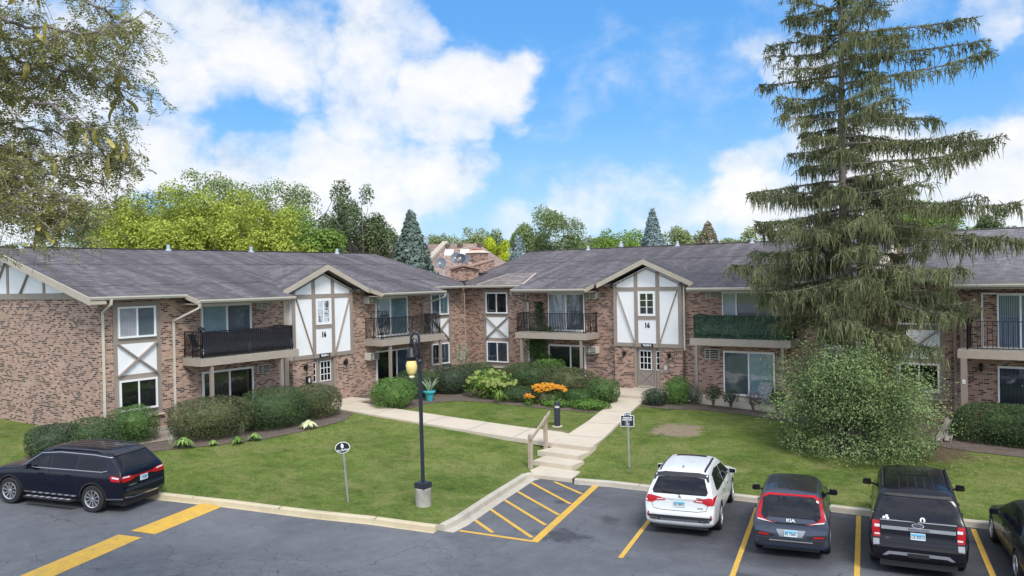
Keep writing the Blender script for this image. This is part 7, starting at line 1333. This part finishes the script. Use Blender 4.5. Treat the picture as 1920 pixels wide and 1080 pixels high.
# ---- big black utility vehicle
c = Car('parked_car', 'large black utility vehicle with chrome tailgate strip and upright red lamps', suv_st(5.33, 1.93, 1.01, 1.22, 1.18, .30, .16, .52, 3.25, 3.98, wb=.93, wt=.76, bumper=.70, plan=.90, hatchx=.10, nose=.98), 'p_black', [(1.10, .40, 0), (4.21, .40, 0)], .405, 'cars parked nose-in'); c.ax = 1.10
c.wheel((1.10, 4.21), .405, .875, .405, .28, 6); c.patch('rear_window', 'R', [(-.76, 1.24), (.76, 1.24), (.80, 1.30), (.70, 1.70), (.60, 1.74), (-.60, 1.74), (-.70, 1.70), (-.80, 1.30)], 'tint', .006)
c.patch('spoiler_edge', 'R', [(-.72, 1.75), (.72, 1.75), (.70, 1.80), (-.70, 1.80)], 'p_roof', .02)
c.patch('tail_lamp', 'R', [(.78, .86), (.93, .86), (.95, 1.0), (.94, 1.22), (.80, 1.22)], 'lens', .014, mirror=True, lim=3.6); c.patch('lamp_reflector', 'R', [(.79, 1.08), (.90, 1.08), (.90, 1.14), (.79, 1.14)], 'clear', .02, mirror=True, lim=3.6); c.patch('lamp_reflector', 'R', [(.79, .91), (.90, .91), (.90, .945), (.79, .945)], 'clear', .02, mirror=True, lim=3.6)
c.strip('chrome_strip', 'R', [(-.78, 1.245), (.78, 1.245)], .014, 'silver', .014); c.strip('chrome_strip', 'R', [(-.76, 1.085), (.76, 1.085)], .075, 'silver', .016); c.word('EXPEDITION', .062, -.02, 1.085, 'chrome', 1.25, off=.024)
em = c.patch('oval_badge', 'R', [(.125 * math.cos(a), 1.17 + .05 * math.sin(a)) for a in np.linspace(0, 2 * PI, 24, False)], 'chrome', .014, step=.05); c.patch('badge_face', 'R', [(.112 * math.cos(a), 1.17 + .042 * math.sin(a)) for a in np.linspace(0, 2 * PI, 24, False)], 'navy', .019, step=.05); c.word('Ford', .062, 0, 1.17, 'chrome', 1.2, off=.026)
c.plate(0, .94, 'CE 35513'); c.wiper(.02, 1.26, .42, 1.30); c.word('XLT', .05, .62, .86, 'chrome', 1.3)
for i, (y, z) in enumerate(((.70, 1.29), (.64, 1.325), (.62, 1.28))): c.patch('window_sticker', 'R', [(y + .032 * math.cos(a), z + .024 * math.sin(a)) for a in np.linspace(0, 2 * PI, 12, False)], 'signwhite', .010, step=.04)
c.patch('window_sticker', 'R', [(-.10 + .055 * math.cos(a), 1.30 + .05 * math.sin(a)) for a in np.linspace(0, 2 * PI, 16, False)], 'signwhite', .010, step=.04); c.patch('sticker_centre', 'R', [(-.10 + .025 * math.cos(a), 1.285 + .04 * math.sin(a)) for a in np.linspace(0, 2 * PI, 12, False)], 'dark', .015, step=.04)
c.strip('hatch_seam', 'R', [(-.78, 1.2), (-.77, .76), (.77, .76), (.78, 1.2)], .014, 'seam', .003); c.patch('bumper_step', 'R', [(-.86, .715), (.86, .715), (.86, .66), (-.86, .66)], 'trimblack', .010); c.patch('skid_trim', 'R', [(-.74, .47), (-.62, .57), (-.2, .575), (.2, .575), (.62, .57), (.74, .47), (.66, .47), (.58, .505), (-.58, .505), (-.66, .47)], 'silver', .012); c.patch('tow_cover', 'R', [(-.22, .565), (.22, .565), (.22, .47), (-.22, .47)], 'trimblack', .018); c.patch('reflector', 'R', [(.80, .82), (.93, .82), (.93, .68), (.80, .70)], 'silver', .012, mirror=True, lim=3.6)
for a, z in (((.66, .72), 0), ): pass
c.patch('side_window', 'L', [(.52, 1.32), (.62, 1.27), (1.50, 1.26), (1.50, 1.70), (.72, 1.70)], 'tint', .006, mirror=True); c.patch('side_window', 'L', [(1.57, 1.26), (2.52, 1.25), (2.52, 1.71), (1.57, 1.71)], 'tint', .006, mirror=True); c.patch('side_window', 'L', [(2.59, 1.25), (3.82, 1.24), (3.35, 1.66), (2.59, 1.71)], 'tint', .006, mirror=True); c.patch('windscreen', 'T', [(3.32, -.62), (3.32, .62), (3.90, .80), (3.90, -.80)], 'tint', .006); c.patch('sunroof', 'T', [(1.75, -.52), (1.75, .52), (2.95, .52), (2.95, -.52)], 'tint', .007, step=.15)
c.strip('window_line', 'L', [(.5, 1.30), (.62, 1.245), (1.5, 1.235), (3.85, 1.215)], .02, 'chrome', .01, True); c.rails(.75, 3.1, .72, 'trimblack'); c.mirrors(3.55, .95, 1.30, 'p_black'); c.handles(((1.75, 1.08), (2.75, 1.07)), 'p_black'); c.strip('door_seam', 'L', [(1.55, 1.22), (1.53, .5)], .012, 'seam', .003, True); c.strip('door_seam', 'L', [(2.55, 1.22), (2.54, .5)], .012, 'seam', .003, True); c.strip('sill_trim', 'L', [(1.6, .40), (3.7, .40)], .05, 'chrome', .01, True); c.patch('headlamp', 'F', [(.55, .95), (.92, .98), (.90, .82), (.60, .82)], 'clear', .01, mirror=True)
for y in (-.36, -.18, 0, .18, .36): c.strip('roof_rib', 'T', [(.62, y), (1.6, y)], .022, 'p_roof', .010)
c.place(-3.42, 21.22, (-.19, .98))
# ---- sedan cut by the frame edge
B = lambda x, zb, zs, zr, w, a=.95, t=.90, k=0.0: (x, zb, zs, zr, w * .925, a * .925 * w, t * .925 * w, k)
st = [B(0, .36, .55, .60, .80), B(.05, .30, .66, .74, .88), B(.12, .26, .86, .95, .92), B(.30, .24, .92, .98, .96, .93, .86, .02), B(.62, .22, .93, 1.0, .985, .92, .84, .02), B(1.0, .22, .92, 1.16, 1, .92, .78, .02), B(1.45, .22, .92, 1.38, 1, .92, .70, .02), B(1.9, .22, .91, 1.45, 1, .92, .67, .02), B(2.4, .22, .91, 1.46, 1, .92, .67, .02), B(2.8, .22, .90, 1.40, 1, .92, .68, .02), B(3.2, .22, .90, 1.22, 1, .92, .76, .02), B(3.6, .22, .89, 1.0, 1, .92, .84, .02), B(3.8, .22, .86, .93, .995, .92, .8, .03), B(4.3, .22, .80, .86, .97, .92, .78, .03), B(4.65, .24, .68, .75, .93, .92, .78, .02), B(4.8, .3, .56, .62, .85, .92, .78), B(4.85, .36, .46, .52, .74, .92, .78)]
c = Car('parked_car', 'dark green grey sedan cut off by the right frame edge', st, 'p_green', [(1.02, .33, 0), (3.87, .33, 0)], .335, 'cars parked nose-in'); c.ax = 1.02
c.wheel((1.02, 3.87), .335, .81, .335, .23, 5); c.patch('rear_window', 'T', [(.78, -.62), (.78, .62), (1.40, .54), (1.40, -.54)], 'tint', .006); c.patch('windscreen', 'T', [(2.86, -.54), (2.86, .54), (3.50, .70), (3.50, -.70)], 'tint', .006); c.patch('side_window', 'L', [(.98, 1.0), (2.20, .97), (2.20, 1.36), (1.75, 1.37), (1.35, 1.25)], 'tint', .006, mirror=True); c.patch('side_window', 'L', [(2.27, .97), (3.42, .96), (2.75, 1.33), (2.27, 1.36)], 'tint', .006, mirror=True)
c.strip('window_line', 'L', [(.96, .985), (3.45, .945)], .018, 'chrome', .01, True); c.patch('tail_lamp', 'R', [(.40, .86), (.80, .90), (.86, .82), (.82, .74), (.52, .76)], 'lens', .012, mirror=True, lim=3.5); c.patch('lamp_reflector', 'R', [(.52, .83), (.80, .85), (.80, .81), (.56, .80)], 'clear', .018, mirror=True, lim=3.5); c.plate(0, .62, 'BG 41783'); c.strip('chrome_strip', 'R', [(-.38, .84), (.38, .84)], .03, 'chrome', .012)
c.mirrors(3.05, .84, 1.0, 'p_green'); c.handles(((1.55, .84), (2.5, .83)), 'p_green'); c.strip('door_seam', 'L', [(2.24, .94), (2.22, .36)], .012, 'seam', .003, True); c.strip('door_seam', 'L', [(1.28, .94), (1.40, .50)], .012, 'seam', .003, True); c.strip('sill_trim', 'L', [(1.5, .30), (3.4, .30)], .04, 'chrome', .008, True); c.patch('headlamp', 'F', [(.40, .66), (.76, .72), (.74, .60), (.44, .58)], 'clear', .01, mirror=True); c.patch('sunroof', 'T', [(1.95, -.36), (1.95, .36), (2.45, .36), (2.45, -.36)], 'tint', .006); c.place(-.52, 21.45, HD)
# ---- dark blue utility vehicle on the drive
c = Car('parked_car', 'dark blue utility vehicle with silver ten spoke wheels and side step on the left drive', suv_st(5.11, 1.78, .965, 1.16, 1.14, .30, .20, .62, 3.05, 3.72, wb=.93, wt=.73, bumper=.66, plan=.86, hatchx=.09, nose=.96), 'p_navy', [(1.06, .385, 0), (4.10, .385, 0)], .40); c.ax = 1.06
c.wheel((1.06, 4.10), .395, .845, .395, .27, 10, .66); c.patch('rear_window', 'R', [(-.68, 1.17), (.68, 1.17), (.73, 1.24), (.64, 1.58), (.52, 1.62), (-.52, 1.62), (-.64, 1.58), (-.73, 1.24)], 'tint', .006); c.patch('spoiler_edge', 'R', [(-.64, 1.63), (.64, 1.63), (.62, 1.69), (-.62, 1.69)], 'p_roof', .03)
c.patch('tail_lamp', 'R', [(.42, .955), (.60, .93), (.86, .93), (.905, 1.02), (.86, 1.10), (.56, 1.085), (.40, 1.03), (-.0, 1.02), (0, .985), (.36, .99)], 'lens', .012, mirror=True, lim=3.6, step=.06); c.patch('lamp_reflector', 'R', [(.56, 1.03), (.84, 1.045), (.84, 1.085), (.58, 1.07)], 'clear', .018, mirror=True, lim=3.6); c.patch('tail_lamp', 'L', [(.12, .95), (.40, .96), (.46, 1.06), (.40, 1.12), (.14, 1.08)], 'lens', .012, mirror=True); c.patch('lamp_reflector', 'L', [(.16, 1.03), (.38, 1.045), (.38, 1.085), (.16, 1.07)], 'clear', .018, mirror=True)
c.plate(0, .91, 'L 31562'); c.wiper(-.05, 1.19, -.45, 1.25); c.word('DURANGO', .05, .48, .80, 'chrome', 1.2); c.strip('hatch_seam', 'R', [(-.72, 1.15), (-.72, .74), (.72, .74), (.72, 1.15)], .014, 'seam', .003); c.strip('bumper_trim', 'R', [(-.84, .50), (-.5, .44), (.5, .44), (.84, .50)], .03, 'chrome', .012); c.patch('bumper_insert', 'R', [(-.82, .48), (-.5, .42), (.5, .42), (.82, .48), (.78, .36), (-.78, .36)], 'trimblack', .008); c.patch('bumper_step', 'R', [(-.80, .70), (.80, .70), (.80, .665), (-.80, .665)], 'trimblack', .008)
c.patch('side_window', 'L', [(.62, 1.27), (.78, 1.21), (1.52, 1.20), (1.66, 1.24), (1.60, 1.57), (1.20, 1.59), (.86, 1.54), (.68, 1.40)], 'tint', .006, mirror=True); c.patch('side_window', 'L', [(1.80, 1.21), (2.62, 1.195), (2.62, 1.585), (1.88, 1.60), (1.78, 1.55)], 'tint', .006, mirror=True); c.patch('side_window', 'L', [(2.72, 1.195), (3.60, 1.18), (3.56, 1.22), (3.12, 1.52), (2.72, 1.585)], 'tint', .006, mirror=True); c.patch('windscreen', 'T', [(3.12, -.58), (3.12, .58), (3.64, .76), (3.64, -.76)], 'tint', .006)
c.strip('window_line', 'L', [(.60, 1.24), (.78, 1.195), (1.7, 1.185), (3.64, 1.16)], .018, 'silver', .01, True); c.strip('roof_line', 'L', [(.55, 1.60), (1.2, 1.64), (2.4, 1.645), (3.1, 1.57), (3.66, 1.20)], .022, 'silver', .01, True)
for l_ in ([(1.72, 1.18), (1.70, .9), (1.58, .5)], [(2.67, 1.18), (2.66, .46)], [(3.72, 1.12), (3.70, .46)]): c.strip('door_seam', 'L', l_, .012, 'seam', .003, True)
c.strip('sill_trim', 'L', [(1.62, .43), (3.56, .43)], .045, 'chrome', .012, True); c.strip('door_molding', 'L', [(1.9, .70), (2.6, .72), (3.5, .71)], .02, 'p_navy', .02, True); c.strip('bumper_trim', 'L', [(.05, .46), (.60, .42)], .04, 'chrome', .012, True)
for x0 in (1.06, 4.10): c.strip('arch_trim', 'L', [(x0 + .475 * math.cos(a), .39 + .475 * math.sin(a)) for a in np.linspace(-.1, PI + .1, 16)], .045, 'trimblack', .006, True)
for sg in (1, -1):
    b = MB(); b.hexa([(1.66, sg * .93, .27), (3.52, sg * .93, .27), (3.46, sg * 1.10, .28), (1.74, sg * 1.10, .28)], [(1.66, sg * .93, .33), (3.52, sg * .93, .33), (3.46, sg * 1.10, .33), (1.74, sg * 1.10, .33)]); b.build('side_step', 'trimblack', c.root, bevel=.012)
    b = MB(); 
    for i in range(7): b.box(1.80 + i * .24, 1.95 + i * .24, min(sg * .97, sg * 1.07), max(sg * .97, sg * 1.07), .331, .337)
    b.build('step_tread', 'plastic_grey', c.root)
c.mirrors(3.36, .90, 1.22, 'trimblack'); c.handles(((1.95, 1.02), (2.95, 1.01)), 'p_navy'); c.patch('headlamp', 'F', [(.50, .94), (.88, .97), (.86, .82), (.52, .84)], 'clear', .01, mirror=True); c.patch('headlamp', 'L', [(4.80, .88), (4.98, .86), (4.98, .96), (4.72, 1.0)], 'clear', .012, mirror=True); c.rails(.8, 2.9, .69, 'p_roof', .045)
for y in (-.42, -.21, 0, .21, .42): c.strip('roof_rib', 'T', [(.85, y), (2.7, y)], .03, 'p_roof', .010)
b = MB(); b.hexa([(2.45, .20, 1.0), (2.75, .20, 1.0), (2.75, .60, 1.0), (2.45, .60, 1.0)], [(2.45, .22, 1.5), (2.55, .22, 1.5), (2.55, .58, 1.5), (2.45, .58, 1.5)]); b.build('front_seat', 'tan', c.root)
c.place(-24.27, 13.02, (-.94, -.34))
for o in list(bpy.data.objects):
    if 'local' in o.keys(): del o['local']
